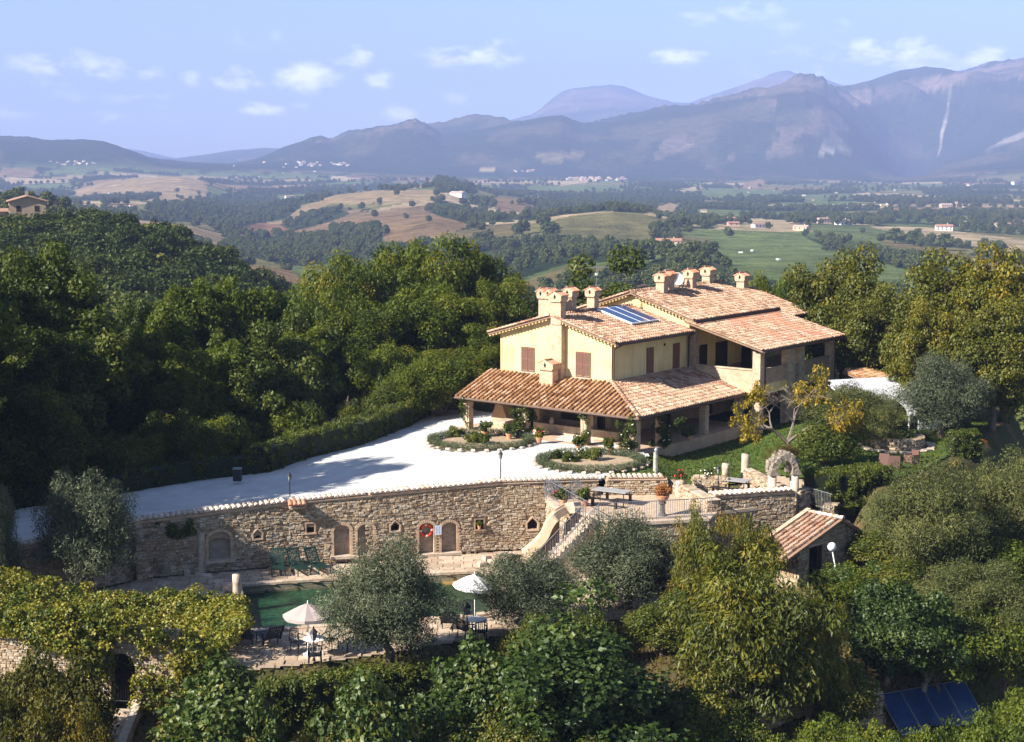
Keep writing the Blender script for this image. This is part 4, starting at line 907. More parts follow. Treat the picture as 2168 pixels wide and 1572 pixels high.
for i, (a_, b_, ln, ac) in enumerate(segs):
    fr = frame_of(i); ih = in_hole(i)
    low_ = 0 if i > 1 else -.6
    # mortar face on a grid, pierced at the niches
    nx = max(2, int(ln/.09)); nz = int((WZ1-low_)/.09); vs = []; fs = []
    for iz in range(nz+1):
        for ix in range(nx+1): vs.append((ln*ix/nx, 0, low_+(wtop(i, ln*ix/nx)-low_)*iz/nz))
    for iz in range(nz):
        for ix in range(nx):
            if not ih(ln*(ix+.5)/nx, low_+(WZ1-low_)*(iz+.5)/nz): k = iz*(nx+1)+ix; fs.append((k, k+1, k+nx+2, k+nx+1))
    MB().add(vs, fs, fr).build('mortar_face', M_mortar, rw)
    za, zb = wtop(i, 0)-.02, wtop(i, ln)-.02; mb = MB(fr); mb.ext([(0,.28,low_),(ln,.28,low_),(ln,.28,zb),(0,.28,za)], (0,.9,0)); mb.build('wall_core', M_niche, rw)
    hm_ = in_hole(i, .13)
    st = rubble(ln, lambda x: low_, lambda x: wtop(i, min(max(x, 0), ln))-.02, hm_, seed=i+10)
    for s_ in st: allst.append((i, s_))
    for k, x0, x1, z0, z1 in holes[i]:
        mb = MB(fr); r = (x1-x0)/2; cx = (x0+x1)/2
        if k == 'arch':
            zs = z1-r*.75; n = 13
            for q in range(n):
                a0 = math.pi*q/n+.02; a1 = math.pi*(q+1)/n-.02; ro = r+.15; pt = []
                for an, rx, rz in ((a0, r, r*.75), (a0, ro, r*.75+.15), (a1, ro, r*.75+.15), (a1, r, r*.75)): pt.append((cx+rx*math.cos(an), -.07, zs+rz*math.sin(an)))
                mb.ext(pt, (0, .35, 0))
            z = z0
            while z < zs-.02:
                for sx, sg in ((x0, -1), (x1, 1)):
                    w_ = .2 if int(z*13) % 2 else .13; xa, xb = (sx-w_, sx) if sg < 0 else (sx, sx+w_); mb.box(xa, xb, -.05, .28, z, z+.068)
                z += .076
            mb.build('arch_surround', M_brick, rw)
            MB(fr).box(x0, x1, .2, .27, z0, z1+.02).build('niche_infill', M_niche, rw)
            MB(fr).box(x0-.2, x1+.2, -.28, .2, z0-.14, z0).build('niche_ledge', M_col, rw)
        elif k == 'pent':
            zm = z0+(z1-z0)*.55; P = [(x0,z0),(x1,z0),(x1+.02,zm),(cx,z1),(x0-.02,zm)]; cc = (cx, (z0+z1)/2)
            for q in range(5):
                p, p2 = P[q], P[(q+1) % 5]; o1 = (cc[0]+(p[0]-cc[0])*1.33, cc[1]+(p[1]-cc[1])*1.33); o2 = (cc[0]+(p2[0]-cc[0])*1.33, cc[1]+(p2[1]-cc[1])*1.33)
                mb.ext([(p[0],-.08,p[1]),(p2[0],-.08,p2[1]),(o2[0],-.08,o2[1]),(o1[0],-.08,o1[1])], (0,.34,0))
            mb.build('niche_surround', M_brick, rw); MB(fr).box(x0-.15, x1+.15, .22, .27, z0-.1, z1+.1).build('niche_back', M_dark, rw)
        else:
            mb.box(x0-.07,x0,-.06,.28,z0-.07,z1+.07).box(x1,x1+.07,-.06,.28,z0-.07,z1+.07).box(x0,x1,-.06,.28,z1,z1+.07).box(x0-.1,x1+.1,-.14,.28,z0-.07,z0).build('niche_surround', M_brick_d, rw)
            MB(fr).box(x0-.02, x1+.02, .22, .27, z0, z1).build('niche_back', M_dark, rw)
um = stone_mesh_objs()
cands = [(i, s_) for i, s_ in allst if i in (3,4,5) and s_[1] > .6 and s_[2]*s_[3] > .04]; random.Random(2).shuffle(cands); ind = set(map(id, [c for c in cands[:300]])); 
rest = {}
for it in allst:
    i, (cx, cz, w_, h) = it
    M_ = frame_of(i) @ Matrix.Translation((cx, 0, cz)) @ Matrix.Diagonal((w_, .055*random.uniform(.6, 1.5), h, 1))
    if id(it) in ind or any(it is c for c in ()):
        ob = link_mesh('stone', random.choice(um), None, rw); ob.matrix_basis = M_
    else:
        vs, fs = stone_unit(random.randint(0, 9999)); rest.setdefault(i // 3, MB()).add(vs, fs, M_)
for k, mb in rest.items(): mb.build('rubble_stones', M_stone, rw, kind='stuff')
M_cap = piece_mat('bleached_cap_tile', [(0,(.50,.36,.27)), (.4,(.66,.54,.43)), (.8,(.74,.64,.54)), (1,(.60,.38,.26))], scale=8)
def cap_tiles(parent, fr, ln, z, m=M_cap, depth=.34, pitch=.27, ledge=True, z2=None):
    z2 = z if z2 is None else z2
    k = 0; x = .13
    tm = tile_objs(.118, .46)
    while x < ln-.05:
        zz = z+(z2-z)*x/ln
        for sg in (0, 1):
            ob = link_mesh('tile', random.choice(tm), None, parent)
            ob.matrix_basis = fr @ (Matrix.Translation((x, -.14, zz+.02)) if sg == 0 else Matrix.Translation((x, .62, zz+.02)) @ Matrix.Rotation(math.pi, 4, 'Z')) @ Matrix.Rotation(random.uniform(-.06, .06), 4, 'Z') @ Matrix.Rotation(.22, 4, 'X')
            if not ob.data.materials: ob.data.materials.append(m)
        x += pitch
    if ledge: MB(fr).ext([(0,-.11,z-.07),(ln,-.11,z2-.07),(ln,-.11,z2),(0,-.11,z)], (0,.66,0)).ext([(0,-.06,z-.14),(ln,-.06,z2-.14),(ln,-.06,z2-.072),(0,-.06,z-.072)], (0,.56,0)).build('ledge', M_brick, parent)
for i in range(len(segs)):
    cap_tiles(rw, frame_of(i), segs[i][2], wtop(i, 0)+.14, z2=wtop(i, segs[i][2])+.14)
    if i >= 2: pass
# little tiled canopy bracket and things hanging on the wall
i, x_, z_ = wall_hit(627, 1068); cb = empty('tiled_canopy', frame_of(i, False) @ Vector((x_, -.05, z_)), math.atan2(*(segs[i][1]-segs[i][0])[::-1]), 'small terracotta tiled canopy jutting from the wall top', 'canopy')
MB().box(-.38,.38,-.5,.1,-.12,-.02).build('shelf', M_brick, cb)
for k in range(4): link_mesh('tile', tile_objs(.115,.6)[k], M_tile_r, cb, (-.33+k*.22, -.56, .02), (.35, 0, 0))
i, x_, z_ = wall_hit(903, 1124); fr = frame_of(i, False)
lb = empty('lifebuoy', fr @ Vector((x_, .1, z_)), math.atan2(*(segs[i][1]-segs[i][0])[::-1]), 'orange and white lifebuoy hanging in the brick niche', 'lifebuoy')
M_orange = mat('orange_plastic', (.75,.07,.015), (.7,.06,.012), scale=5, rough=.4, bs=0)
def torus(R, r, a0, a1, n=10, m=8):
    return [(R*math.cos(a0+(a1-a0)*k/n), 0, R*math.sin(a0+(a1-a0)*k/n)) for k in range(n+1)]
for k in range(4):
    a0 = k*math.pi/2+.2; MB().tube(torus(.29,.06,a0,a0+math.pi/2-.28), .075, 8).build('ring_segment', M_orange, lb, smooth=True); MB().tube(torus(.29,.06,a0-.28,a0), .077, 8).build('band', M_white, lb, smooth=True)
i, x_, z_ = wall_hit(927, 1122); sg = empty('notice', frame_of(i, False) @ Vector((x_, -.1, z_)), math.atan2(*(segs[i][1]-segs[i][0])[::-1]), 'pale blue notice board with small print between two niches', 'sign')
MB().box(-.16,.16,-.02,0,-.24,.24).build('board', mat('pale_blue_board', (.55,.66,.80), (.6,.7,.82), scale=3, bs=0), sg)
tx = MB()
for k in range(9):
    for c_ in range(2): tx.box(-.13+c_*.14, -.13+c_*.14+random.uniform(.06,.115), -.023, -.021, .17-k*.045, .185-k*.045)
tx.build('print', mat('blue_print', (.12,.16,.30), scale=3, bs=0), sg)

# ------------------------------------------------------------------ lower dining terrace
dz = 2.7
dp = ccw(dine_poly); tri_poly('terrace', dp, dz, M_pave, label='paved dining terrace above the pool', kind='structure')
tw = empty('terrace_wall', (0,0,0), 0, 'shaded rubble wall under the dining terrace', 'wall'); mb = MB()
m_ = len(dp)
for i in range(m_):
    a_, b_ = Vector((*dp[i], 0)), Vector((*dp[(i+1) % m_], 0)); d = (b_-a_); ln = d.length; d.normalize()
    mid = (a_+b_)/2
    if d.x < .2 and not (d.y < 0): continue
    M_ = Matrix(((d.x, -d.y, 0, a_.x), (d.y, d.x, 0, a_.y), (0, 0, 1, 0), (0, 0, 0, 1)))
    MB(M_).box(0, ln, .02, .4, -.6, dz-.16).build('wall_core', M_mortar, tw)
    stones_build(tw, M_, rubble(ln, lambda x: -.5, lambda x: dz-.2, seed=50+i))
    MB(M_).box(0, ln, -.12, .3, dz-.14, dz+.012).build('edge_slab', M_col, tw)
def low_wall(name, label, pxa, pxb, ztop, zbase, tiles=True, thick=.42, seed=1, nind=0, m=None):
    a_ = at(*pxa, ztop)[:2]; b_ = at(*pxb, ztop)[:2]; d = b_-a_; ln = float(np.hypot(*d)); e = d/ln
    w_ = empty(name, (a_[0], a_[1], zbase), math.atan2(e[1], e[0]), label, 'wall'); H = ztop-zbase-(.16 if tiles else .05)
    MB().box(0, ln, .02, thick-.02, 0, H).build('wall_core', M_mortar, w_)
    stones_build(w_, Matrix.Identity(4), rubble(ln, lambda x: -.1, lambda x: H, seed=seed), nind)
    stones_build(w_, Matrix.Translation((ln, thick, 0)) @ Matrix.Rotation(math.pi, 4, 'Z'), rubble(ln, lambda x: -.1, lambda x: H, seed=seed+1))
    for xx, rz in ((0, -math.pi/2), (ln, math.pi/2)):
        stones_build(w_, Matrix.Translation((xx, thick if xx == 0 else 0, 0)) @ Matrix.Rotation(rz, 4, 'Z'), rubble(thick, lambda x: -.1, lambda x: H, seed=seed+2, wmin=.15, wmax=.3))
    if tiles: cap_tiles(w_, Matrix.Identity(4), ln, H+.12)
    else:
        st = MB(); x = 0
        while x < ln-.1:
            k = random.uniform(.25, .5); vs, fs = stone_unit(random.randint(0, 999)); st.add(vs, fs, Matrix.Translation((x+k/2, thick/2, H-.02)) @ Matrix.Rotation(-math.pi/2, 4, 'X') @ Matrix.Diagonal((k-.02, .09, thick, 1))); x += k
        st.build('top_stones', M_stone, w_, kind='stuff')
    return w_
low_wall('garden_wall', 'tile-capped stone wall between terrace and lawn, right of the opening', (1285,1012), (1412,1011), 3.62, dz, seed=5)
low_wall('parapet_wall', 'shaded tile-capped parapet wall in front of the ruined arch', (1510,1050), (1682,1038), 3.45, dz-3, seed=7)
low_wall('garden_wall', 'low pale rubble wall running from the lawn to the arch', (1576,992), (1652,1030), 3.55, dz, False, seed=9)
low_wall('garden_wall', 'crumbling pale stone wall between the two dining tables', (1415,1016), (1500,1058), 3.35, dz, False, seed=12, thick=.6)
low_wall('garden_wall', 'dark curved rubble wall behind the flower column', (1470,1008), (1540,1010), 3.6, dz, False, seed=15)
low_wall('garden_wall', 'short stone pier and wall right of the ruined arch', (1696,1040), (1716,1034), 3.35, 1.2, False, seed=18, thick=.4)
low_wall('garden_wall', 'brick-edged stair wall to the right of the arch', (1710,1062), (1765,1068), 2.6, .8, False, seed=21, thick=.5)
# railings
def railing(name, label, pts, hgt=.92, gap=.115, m=None):
    m = m or M_grey; r = empty(name, pts[0], 0, label, 'railing'); P = [Vector(p)-Vector(pts[0]) for p in pts]
    MB().tube([tuple(p+Vector((0,0,hgt))) for p in P], .022, 6).build('top_rail', m, r); MB().tube([tuple(p+Vector((0,0,.1))) for p in P], .015, 5).build('bottom_rail', m, r)
    for i in range(len(P)-1):
        d = P[i+1]-P[i]; n = max(1, int(d.length/gap))
        for k in range(n):
            p = P[i]+d*(k/n); big = k % 12 == 0
            if big: MB().tube([tuple(p), tuple(p+Vector((0,0,hgt)))], .022, 6).build('post', m, r)
            else: MB().tube([tuple(p+Vector((0,0,.1))), tuple(p+Vector((0,0,.5))), tuple(p+Vector((0,0,hgt)))], .010, 4, caps=False).build('baluster', m, r)
    return r
V3 = lambda u, v, z: Vector(at(u, v, z))
def rail_pts(l, zt, hg=.92): return [V3(u, v, zt)-Vector((0,0,hg)) for u, v in l]
railing('railing', 'long grey iron railing along the front of the dining terrace', rail_pts([(1268,1066),(1390,1061),(1512,1054)], dz+.92))
railing('railing', 'grey railing on the pool side of the stone stair', [V3(1240,1062,3.6)-Vector((0,0,.92)), V3(1120,1188,.9)-Vector((0,0,.92))], m=M_grey)
railing('railing', 'grey railing on the near side of the stone stair', [V3(1266,1070,3.6)-Vector((0,0,.92)), V3(1138,1196,.9)-Vector((0,0,.92))], m=M_grey)
railing('railing', 'thin handrail round the stair landing under the yard wall', rail_pts([(1154,1014),(1243,1062)], dz+.92, .92), gap=.22)
railing('railing', 'short iron railing at the far right end of the terrace', rail_pts([(1702,1035),(1762,1052)], 3.2, .8))
# stair
stt = empty('stone_stair', V3(1255,1100,2.7), 0, 'steep stone stair down to the pool between two railings', 'stair')
A0 = V3(1253,1092,2.7); B0 = V3(1130,1218,.0); d = Vector((B0.x-A0.x, B0.y-A0.y, 0)); ln = d.length; d.normalize(); M_ = Matrix(((d.x, -d.y, 0, 0), (d.y, d.x, 0, 0), (0, 0, 1, 0), (0, 0, 0, 1))); stt.location = A0
n = 15
for k in range(n): MB(M_).box(ln*k/n, ln*(k+1)/n+.03, -.55, .55, -2.75, -2.7*(k+.6)/n).build('step', M_col, stt)
# curved slide
sl_ = [(1216,1072,2.85),(1196,1076,2.8),(1175,1090,2.45),(1160,1110,1.95),(1150,1132,1.4),(1132,1152,.85),(1108,1172,.3)]
Ysl = 76.6
pts = [Vector(aty(u, v, Ysl+(.8 if k < 2 else 0))) for k, (u, v, z) in enumerate(sl_)]
def smooth_path(P, n=5):
    out = []; P = [P[0]]+P+[P[-1]]
    for i in range(1, len(P)-2):
        for k in range(n):
            t = k/n; a_, b_, c_, d_ = P[i-1], P[i], P[i+1], P[i+2]
            out.append(.5*((2*b_)+(c_-a_)*t+(2*a_-5*b_+4*c_-d_)*t*t+(3*b_-a_-3*c_+d_)*t**3))
    return out+[P[-1]]
SP = smooth_path(pts, 6); sld = empty('water_slide', pts[0], 0, 'curved pale stone water slide sweeping down beside the stair', 'slide'); mb = MB(); vs = []; fs = []
for k, p in enumerate(SP):
    t = (SP[min(k+1, len(SP)-1)]-SP[max(k-1, 0)]).normalized(); sd_ = Vector((0, 1, 0)); up = sd_.cross(t) if sd_.cross(t).z > 0 else t.cross(sd_); up.normalize()
    for (a_, b_) in ((-.38,-.26),(-.38,.14),(-.30,.14),(-.26,0),(.26,0),(.30,.14),(.38,.14),(.38,-.26)): q_ = p+sd_*a_+up*b_-pts[0]; vs.append(tuple(q_))
for k in range(len(SP)-1):
    for j in range(8): fs.append((k*8+j, k*8+(j+1) % 8, (k+1)*8+(j+1) % 8, (k+1)*8+j))
fs += [tuple(range(8)), tuple(range(len(vs)-1, len(vs)-9, -1))]
MB().add(vs, fs).build('chute', mat('pale_slide_plaster', (.66,.52,.36), (.58,.44,.29), scale=3, rough=.6), sld)
mb = MB()
for k in range(0, len(SP)-3):
    p, q_ = SP[k]-pts[0], SP[k+1]-pts[0]; zl = -pts[0].z
    if k > 8: mb.add([(p.x,-.2,zl),(q_.x,-.2,zl),(q_.x,-.2,q_.z-.2),(p.x,-.2,p.z-.2),(p.x,.3,zl),(q_.x,.3,zl),(q_.x,.3,q_.z-.2),(p.x,.3,p.z-.2)], [(0,1,2,3),(7,6,5,4),(0,3,7,4),(1,5,6,2)])
mb.build('support_wall', M_mortar, sld)

# ------------------------------------------------------------------ columns, arch, hut
def column(px, z0, h, r, label, plants=None, name='stone_column'):
    p = V3(*px, z0); c = empty(name, p, random.uniform(0, 3), label, 'column')
    MB().lathe([(r*1.02,-.1),(r,.1),(r*.97,h*.35),(r*.95,h*.36),(r*.93,h*.7),(r*.95,h*.71),(r*.9,h)], 16).build('shaft', M_col, c, smooth=True, jitter=.012)
    return c
column((427,1213), 0, 2.0, .19, 'tall weathered stone column standing before the left brick niche')
column((502,1278), 0, 1.35, .20, 'sawn-off stone column at the left end of the pool')
column((1440,1052), dz, .95, .26, 'thick stone column topped with red flowers on the terrace')
column((1536,1018), 2.68, .95, .22, 'weathered stone column nearer the terrace table on the lawn edge')
column((1577,1013), 2.68, 1.35, .22, 'taller stone column on the lawn left of the arch')
column((1388,1008), 3.0, 1.3, .14, 'slender pale stone post with a lantern behind it')
bp = empty('brick_pillar', V3(306,1228,0), .3, 'square stone pillar left of the fallen rubble', 'pillar')
MB().box(-.32,.32,-.32,.32,-.2,2.0).build('core', M_mortar, bp)
for rz in (0, math.pi/2, math.pi, -math.pi/2): stones_build(bp, Matrix.Rotation(rz, 4, 'Z') @ Matrix.Translation((-.32,-.32,0)), rubble(.64, lambda x: -.1, lambda x: 2.05, seed=int(rz*10)+40, wmin=.18, wmax=.34))
M_arch = mat('weathered_carved_stone', (.30,.25,.20), (.20,.165,.13), scale=4, bs=.9, bd=.05)
arch = empty('ruined_arch', V3(1660,1066,dz), math.radians(14), 'ruined carved stone arch on round columns by the lawn', 'arch', scale=(.95,.95,.95))
for (x, y, r) in ((-.66,0,.19),(.60,0,.21),(-.46,.85,.13),(.86,.85,.17)): MB().lathe([(r*1.05,-1.2),(r,.1),(r*.92,1.55)], 14, T(x,y,0)).build('column', M_col, arch, smooth=True, jitter=.01)
for sx, dy in ((-.66,0),(.60,0)): MB().box(sx-.26, sx+.26, -.22, .24, 1.55, 1.64).box(sx-.22, sx+.22, -.19, .21, 1.64, 1.78).build('capital', M_arch, arch)
for sx in (-.46,.86): MB().box(sx-.2, sx+.2, .66, 1.04, 1.55, 1.72).build('capital', M_arch, arch)
rv = random.Random(8)
for y0, y1, xo in ((-.18,.2,-.03),(.68,1.0,.2)):
    for q in range(11):
        a0 = math.pi*q/11+.015; a1 = math.pi*(q+1)/11-.015; ri, ro = .44, .80+rv.uniform(-.06, .1); pt = [(xo+ri*math.cos(a0), y0+rv.uniform(-.03,.03), 1.76+ri*1.3*math.sin(a0)), (xo+ro*math.cos(a0), y0, 1.76+ro*1.15*math.sin(a0)), (xo+ro*math.cos(a1), y0, 1.76+ro*1.15*math.sin(a1)), (xo+ri*math.cos(a1), y0, 1.76+ri*1.3*math.sin(a1))]
        MB().ext(pt, (0, y1-y0, 0)).build('voussoir', M_arch, arch, jitter=.012)
for q in range(14):
    vs, fs = stone_unit(q+60); x = -.75+.12*q; MB().add(vs, fs, Matrix.Translation((x, .35+rv.uniform(-.2,.2), 2.62-abs(x)*.75+rv.uniform(0,.08))) @ Matrix.Rotation(-math.pi/2, 4, 'X') @ Matrix.Diagonal((.28,.2,.45,1))).build('top_stone', M_arch, arch)
# hut
hut = empty('stone_hut', V3(1690,1242,-.05), math.radians(43), 'small rubble stone hut with a tiled roof and dark doorway', 'hut')
def hut_wall(a_, b_, z0f, z1f, hole=lambda x, z: False, seed=0):
    a_, b_ = Vector(a_), Vector(b_); d = (b_-a_); ln = d.length; d.normalize(); M_ = Matrix(((d.x, -d.y, 0, a_.x), (d.y, d.x, 0, a_.y), (0, 0, 1, 0), (0, 0, 0, 1))); return M_, ln
dep = 1.45; wd = 4.5
prof = lambda x: 1.85+x*.29 if x < 3.08 else 2.74-(x-3.08)*.56
door = lambda x, z: .65 < x < 1.62 and z < 1.75
pt = [(0,-.5),(0,1.85),(2.8,2.69),(wd,2.0),(wd,-.5)]
fr = Matrix.Identity(4)
mb = MB(); mb.ext([(0,0,-.5),(.8,0,-.5),(.8,0,1.75),(.8,0,2.06),(0,0,1.83)], (0,.3,0)); mb.ext([(1.85,0,-.5),(wd,0,-.5),(wd,0,1.93),(3.08,0,2.72),(1.85,0,2.37)], (0,.3,0)); mb.ext([(.8,0,1.75),(1.85,0,1.75),(1.85,0,2.37),(.8,0,2.06)], (0,.3,0)); mb.box(0,.3,.3,dep,-.5,1.84).box(wd-.3,wd,.3,dep,-.5,1.93).box(0,wd,dep,dep+.3,-.5,1.8)
mb.build('wall_core', M_mortar, hut)
stones_build(hut, Matrix.Identity(4), rubble(wd, lambda x: -.4, prof, lambda x, z: .7 < x < 1.95 and z < 1.85, seed=31, hmin=.08, hmax=.16), 60)
stones_build(hut, Matrix.Translation((0, dep, 0)) @ Matrix.Rotation(-math.pi/2, 4, 'Z'), rubble(dep, lambda x: -.4, lambda x: 1.85, seed=33))
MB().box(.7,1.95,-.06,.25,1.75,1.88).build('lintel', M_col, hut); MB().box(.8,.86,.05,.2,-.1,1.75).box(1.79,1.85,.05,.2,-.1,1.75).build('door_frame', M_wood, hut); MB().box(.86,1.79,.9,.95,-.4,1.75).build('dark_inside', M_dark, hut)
gr = Vector((4.38, 0, 4.38*.29)); hr = MB().slab([(-1.3,-.25,1.91-1.3*.29),(3.08,-.25,2.80),(3.08,dep+.25,2.80),(-1.3,dep+.25,1.91-1.3*.29)], .1).build('roof', M_bed, hut)
tile_field(hr, (-1.3, dep+.25, 1.91-1.3*.29), (0,-1,0), gr, dep+.5, gr.length, lambda x, y: True, M_tile, .30, .42, .12, 90)
hr2 = MB().slab([(3.08,-.25,2.801),(wd+.3,-.25,1.84),(wd+.3,dep+.25,1.84),(3.08,dep+.25,2.801)], .1).build('roof', M_bed, hut)
tile_field(hr2, (wd+.3, -.25, 1.84), (0,1,0), Vector((3.08-wd-.3,0,.96)), dep+.5, 1.9, lambda x, y: True, M_tile, .30, .42, .12)
rb = MB(); 
for k in range(6): vs, fs = tile_mesh(.13, .42, k); rb.add(vs, fs, Matrix.Translation((3.08, -.3+k*.33, 2.84)))
rb.build('ridge_tiles', M_cap, hr, kind='stuff')
MB().slab([(-1.3,dep+.27,1.72),(3.2,dep+.27,3.0),(3.2,dep+.52,3.0),(-1.3,dep+.52,1.72)], .3).build('coping', M_brick, hut)
nt_ = empty('pole_lamp', V3(1771,1240,0)+Vector((0,-.6,0)), 0, 'white pole with a round white disc leaning by the hut', 'lamp')
MB().tube([(0,0,0),(-.30,.3,1.75),(-.32,.3,1.85)], .03, 8).build('pole', M_white, nt_); MB().lathe([(.02,-.03),(.2,-.02),(.21,.02),(.05,.05)], 18, T(-.33,.28,1.95,0,math.radians(80))).build('disc', M_white, nt_, smooth=True)
# ------------------------------------------------------------------ furniture and small things
M_green = mat('green_plastic', (.012,.036,.030), (.010,.030,.025), scale=8, rough=.45, bs=0)
M_dkgreen = mat('dark_plastic', (.014,.018,.022), scale=8, rough=.45, bs=0)
M_pale = mat('parasol_canvas', (.36,.30,.28), (.33,.275,.26), scale=2, rough=.9, bs=.1)
M_cream = mat('cream_canvas', (.82,.78,.72), (.78,.74,.68), scale=2, rough=.9, bs=.1)
def face(p, q=(0,0,CAMZ)): return math.atan2(q[1]-p[1], q[0]-p[0])
def lounger(p, rz, m, label, back=1.0):
    r = empty('sun_lounger', p, rz, label, 'sun lounger', 'sun loungers round the pool', scale=1.05)
    for sy in (-.3, .3): MB().box(0,1.3,sy-.025,sy+.025,.28,.33).build('side_rail', m, r)
    for x in (.12, .95):
        for sy in (-.3, .3): MB().box(x-.02,x+.02,sy-.02,sy+.02,0,.28).build('leg', m, r)
    for k in range(13): MB().box(.03+k*.098,.10+k*.098,-.28,.28,.33,.345).build('slat', m, r)
    R_ = Matrix.Translation((1.28,0,.33)) @ Matrix.Rotation(-math.radians(52)*back, 4, 'Y')
    for sy in (-.29, .29): MB(R_).box(0,.78,sy-.025,sy+.025,-.02,.03).build('backrest_rail', m, r)
    for k in range(7): MB(R_).box(.02,.76,-.25+k*.075,-.2+k*.075,0,.012).build('backrest_slat', m, r)
    MB(R_).box(.72,.80,-.3,.3,-.02,.03).build('top_rail', m, r)
    for sy in (-.3,.3): MB().box(.85,1.2,sy-.03,sy+.03,.5,.53).box(.86,.9,sy-.02,sy+.02,.33,.5).build('armrest', m, r)
    return r
g_ = [lounger(V3(590,1223,.0), math.radians(100), M_green, 'green slatted sun lounger, leftmost of the three against the stone wall'),
 lounger(V3(646,1221,.0), math.radians(118), M_green, 'green slatted sun lounger, middle of the three against the stone wall'),
 lounger(V3(690,1218,.0), math.radians(122), M_green, 'green slatted sun lounger nearest the big olive, against the stone wall')]
lounger(V3(522,1352,0), math.radians(-85), M_dkgreen, 'dark sun lounger seen from behind beside the leafy pergola')
lounger(V3(556,1352,0), math.radians(-62), M_dkgreen, 'dark sun lounger turned sideways between the pergola and the beige parasol')
lounger(V3(958,1318,0), math.radians(-95), M_dkgreen, 'dark sun lounger partly behind the big round olive')
def chair(p, rz, label, m=M_dkgreen):
    r = empty('garden_chair', p, rz, label, 'chair', 'plastic garden chairs')
    for x, y in ((.22,.24),(.22,-.24),(-.2,.22),(-.2,-.22)): MB().tube([(x*1.15,y*1.12,0),(x,y,.42),(x*(1 if x > 0 else 1.25),y*1.05,.64)], .022, 6).build('leg', m, r)
    MB().box(-.23,.25,-.24,.24,.40,.43).build('seat', m, r)
    for s_ in (-1, 1): MB().tube([(-.27,s_*.26,.66),(.05,s_*.28,.65),(.26,s_*.26,.60)], .024, 6).build('armrest', m, r)
    pts = [(-.27-.06*math.cos(a_*1.2), .26*math.sin(a_)*1.0, .93-.06*abs(a_)) for a_ in np.linspace(-1.4, 1.4, 7)]; MB().tube([(-.25,-.26,.45)]+pts+[(-.25,.26,.45)], .022, 6).build('back_frame', m, r)
    for k in range(6): y = -.2+k*.08; MB().tube([(-.24,y,.43),(-.30,y,.91)], .014, 5).build('back_slat', m, r)
    return r
def table(p, label, rad=.47, m=M_white):
    r = empty('round_table', p, 0, label, 'table'); MB().lathe([(rad-.02,.70),(rad,.715),(rad,.73),(rad-.02,.74)], 28).build('tabletop', m, r)
    for k in range(4): a_ = k*math.pi/2+.5; MB().tube([(.34*math.cos(a_),.34*math.sin(a_),0),(.28*math.cos(a_),.28*math.sin(a_),.7)], .022, 6).build('leg', m, r)
    return r
def parasol(p, label, m, rad=1.15, h=2.25, tilt_=0):
    r = empty('parasol', p, 0, label, 'parasol'); MB().tube([(0,0,0),(0,0,h+.12)], .022, 8).build('pole', M_white, r)
    MB().lathe([(.24,0),(.24,.06),(.06,.1),(.05,.3)], 14).build('base', M_white, r); R_ = Matrix.Translation((0,0,h)) @ Matrix.Rotation(tilt_, 4, 'Y')
    n = 8
    for k in range(n):
        a0, a1 = 2*math.pi*k/n, 2*math.pi*(k+1)/n; am = (a0+a1)/2
        P_ = lambda a_, rr, z: (rr*math.cos(a_), rr*math.sin(a_), z)
        mb = MB(R_); mb.add([P_(a0,.02,0), P_(a0,rad*.55,-.22), P_(a0,rad,-.46), P_(am,rad*.93,-.49), P_(a1,rad,-.46), P_(a1,rad*.55,-.22), P_(am,rad*.52,-.25), P_(a0,rad,-.58), P_(am,rad*.93,-.61), P_(a1,rad,-.58)], [(0,1,6),(0,6,5),(1,2,3,6),(6,3,4,5),(2,7,8,3),(3,8,9,4)]); mb.build('canopy_panel', m, r)
        MB(R_).tube([P_(a0,.02,-.02), P_(a0,rad,-.475)], .008, 4).build('rib', M_grey, r)
    MB(R_).lathe([(.03,0),(.02,.08),(.005,.1)], 8).build('finial', M_white, r); return r
pt1 = V3(667,1389,0); table(pt1, 'round white table under the beige parasol')
parasol(pt1+Vector((-.28,.15,0)), 'beige parasol over the white table in front of the pool', M_pale, 1.02, 2.15)
for (u, v, lab) in ((632,1380,'dark plastic armchair left of the white table under the beige parasol'),(700,1375,'dark plastic armchair right of the white table, by the olive'),(667,1408,'dark plastic armchair on the near side of the beige parasol table'),(742,1378,'dark plastic chair half hidden by the big round olive')):
    p = V3(u, v, 0); chair(p, math.atan2(pt1.y-p.y, pt1.x-p.x), lab)
pt2 = V3(1007,1346,0); table(pt2, 'round white table under the cream parasol', .46)
parasol(pt2+Vector((-.05,.6,0)), 'cream parasol standing between two olive trees by the pool', M_cream, .88, 2.5, .1)
for (u, v, lab) in ((993,1318,'dark chair on the pool side of the cream parasol table'),(1016,1358,'dark chair on the near side of the cream parasol table'),(985,1352,'dark chair left of the cream parasol table')):
    p = V3(u, v, 0); chair(p, math.atan2(pt2.y-p.y, pt2.x-p.x), lab)
flo = empty('pool_float', V3(620,1302,-.4), 0, 'small turquoise round thing floating on the pool', 'float')
MB().tube([(.17*math.cos(a_),.17*math.sin(a_),0.02) for a_ in np.linspace(0, 2*math.pi, 17)], .045, 8).build('ring', mat('turquoise_plastic', (.10,.55,.62), scale=4, rough=.4, bs=0), flo); MB().lathe([(.13,-.02),(.13,.03)], 14).build('lid', M_white, flo)
M_lglass = mat('lantern_glass', (.35,.37,.38), scale=3, rough=.2, bs=0)
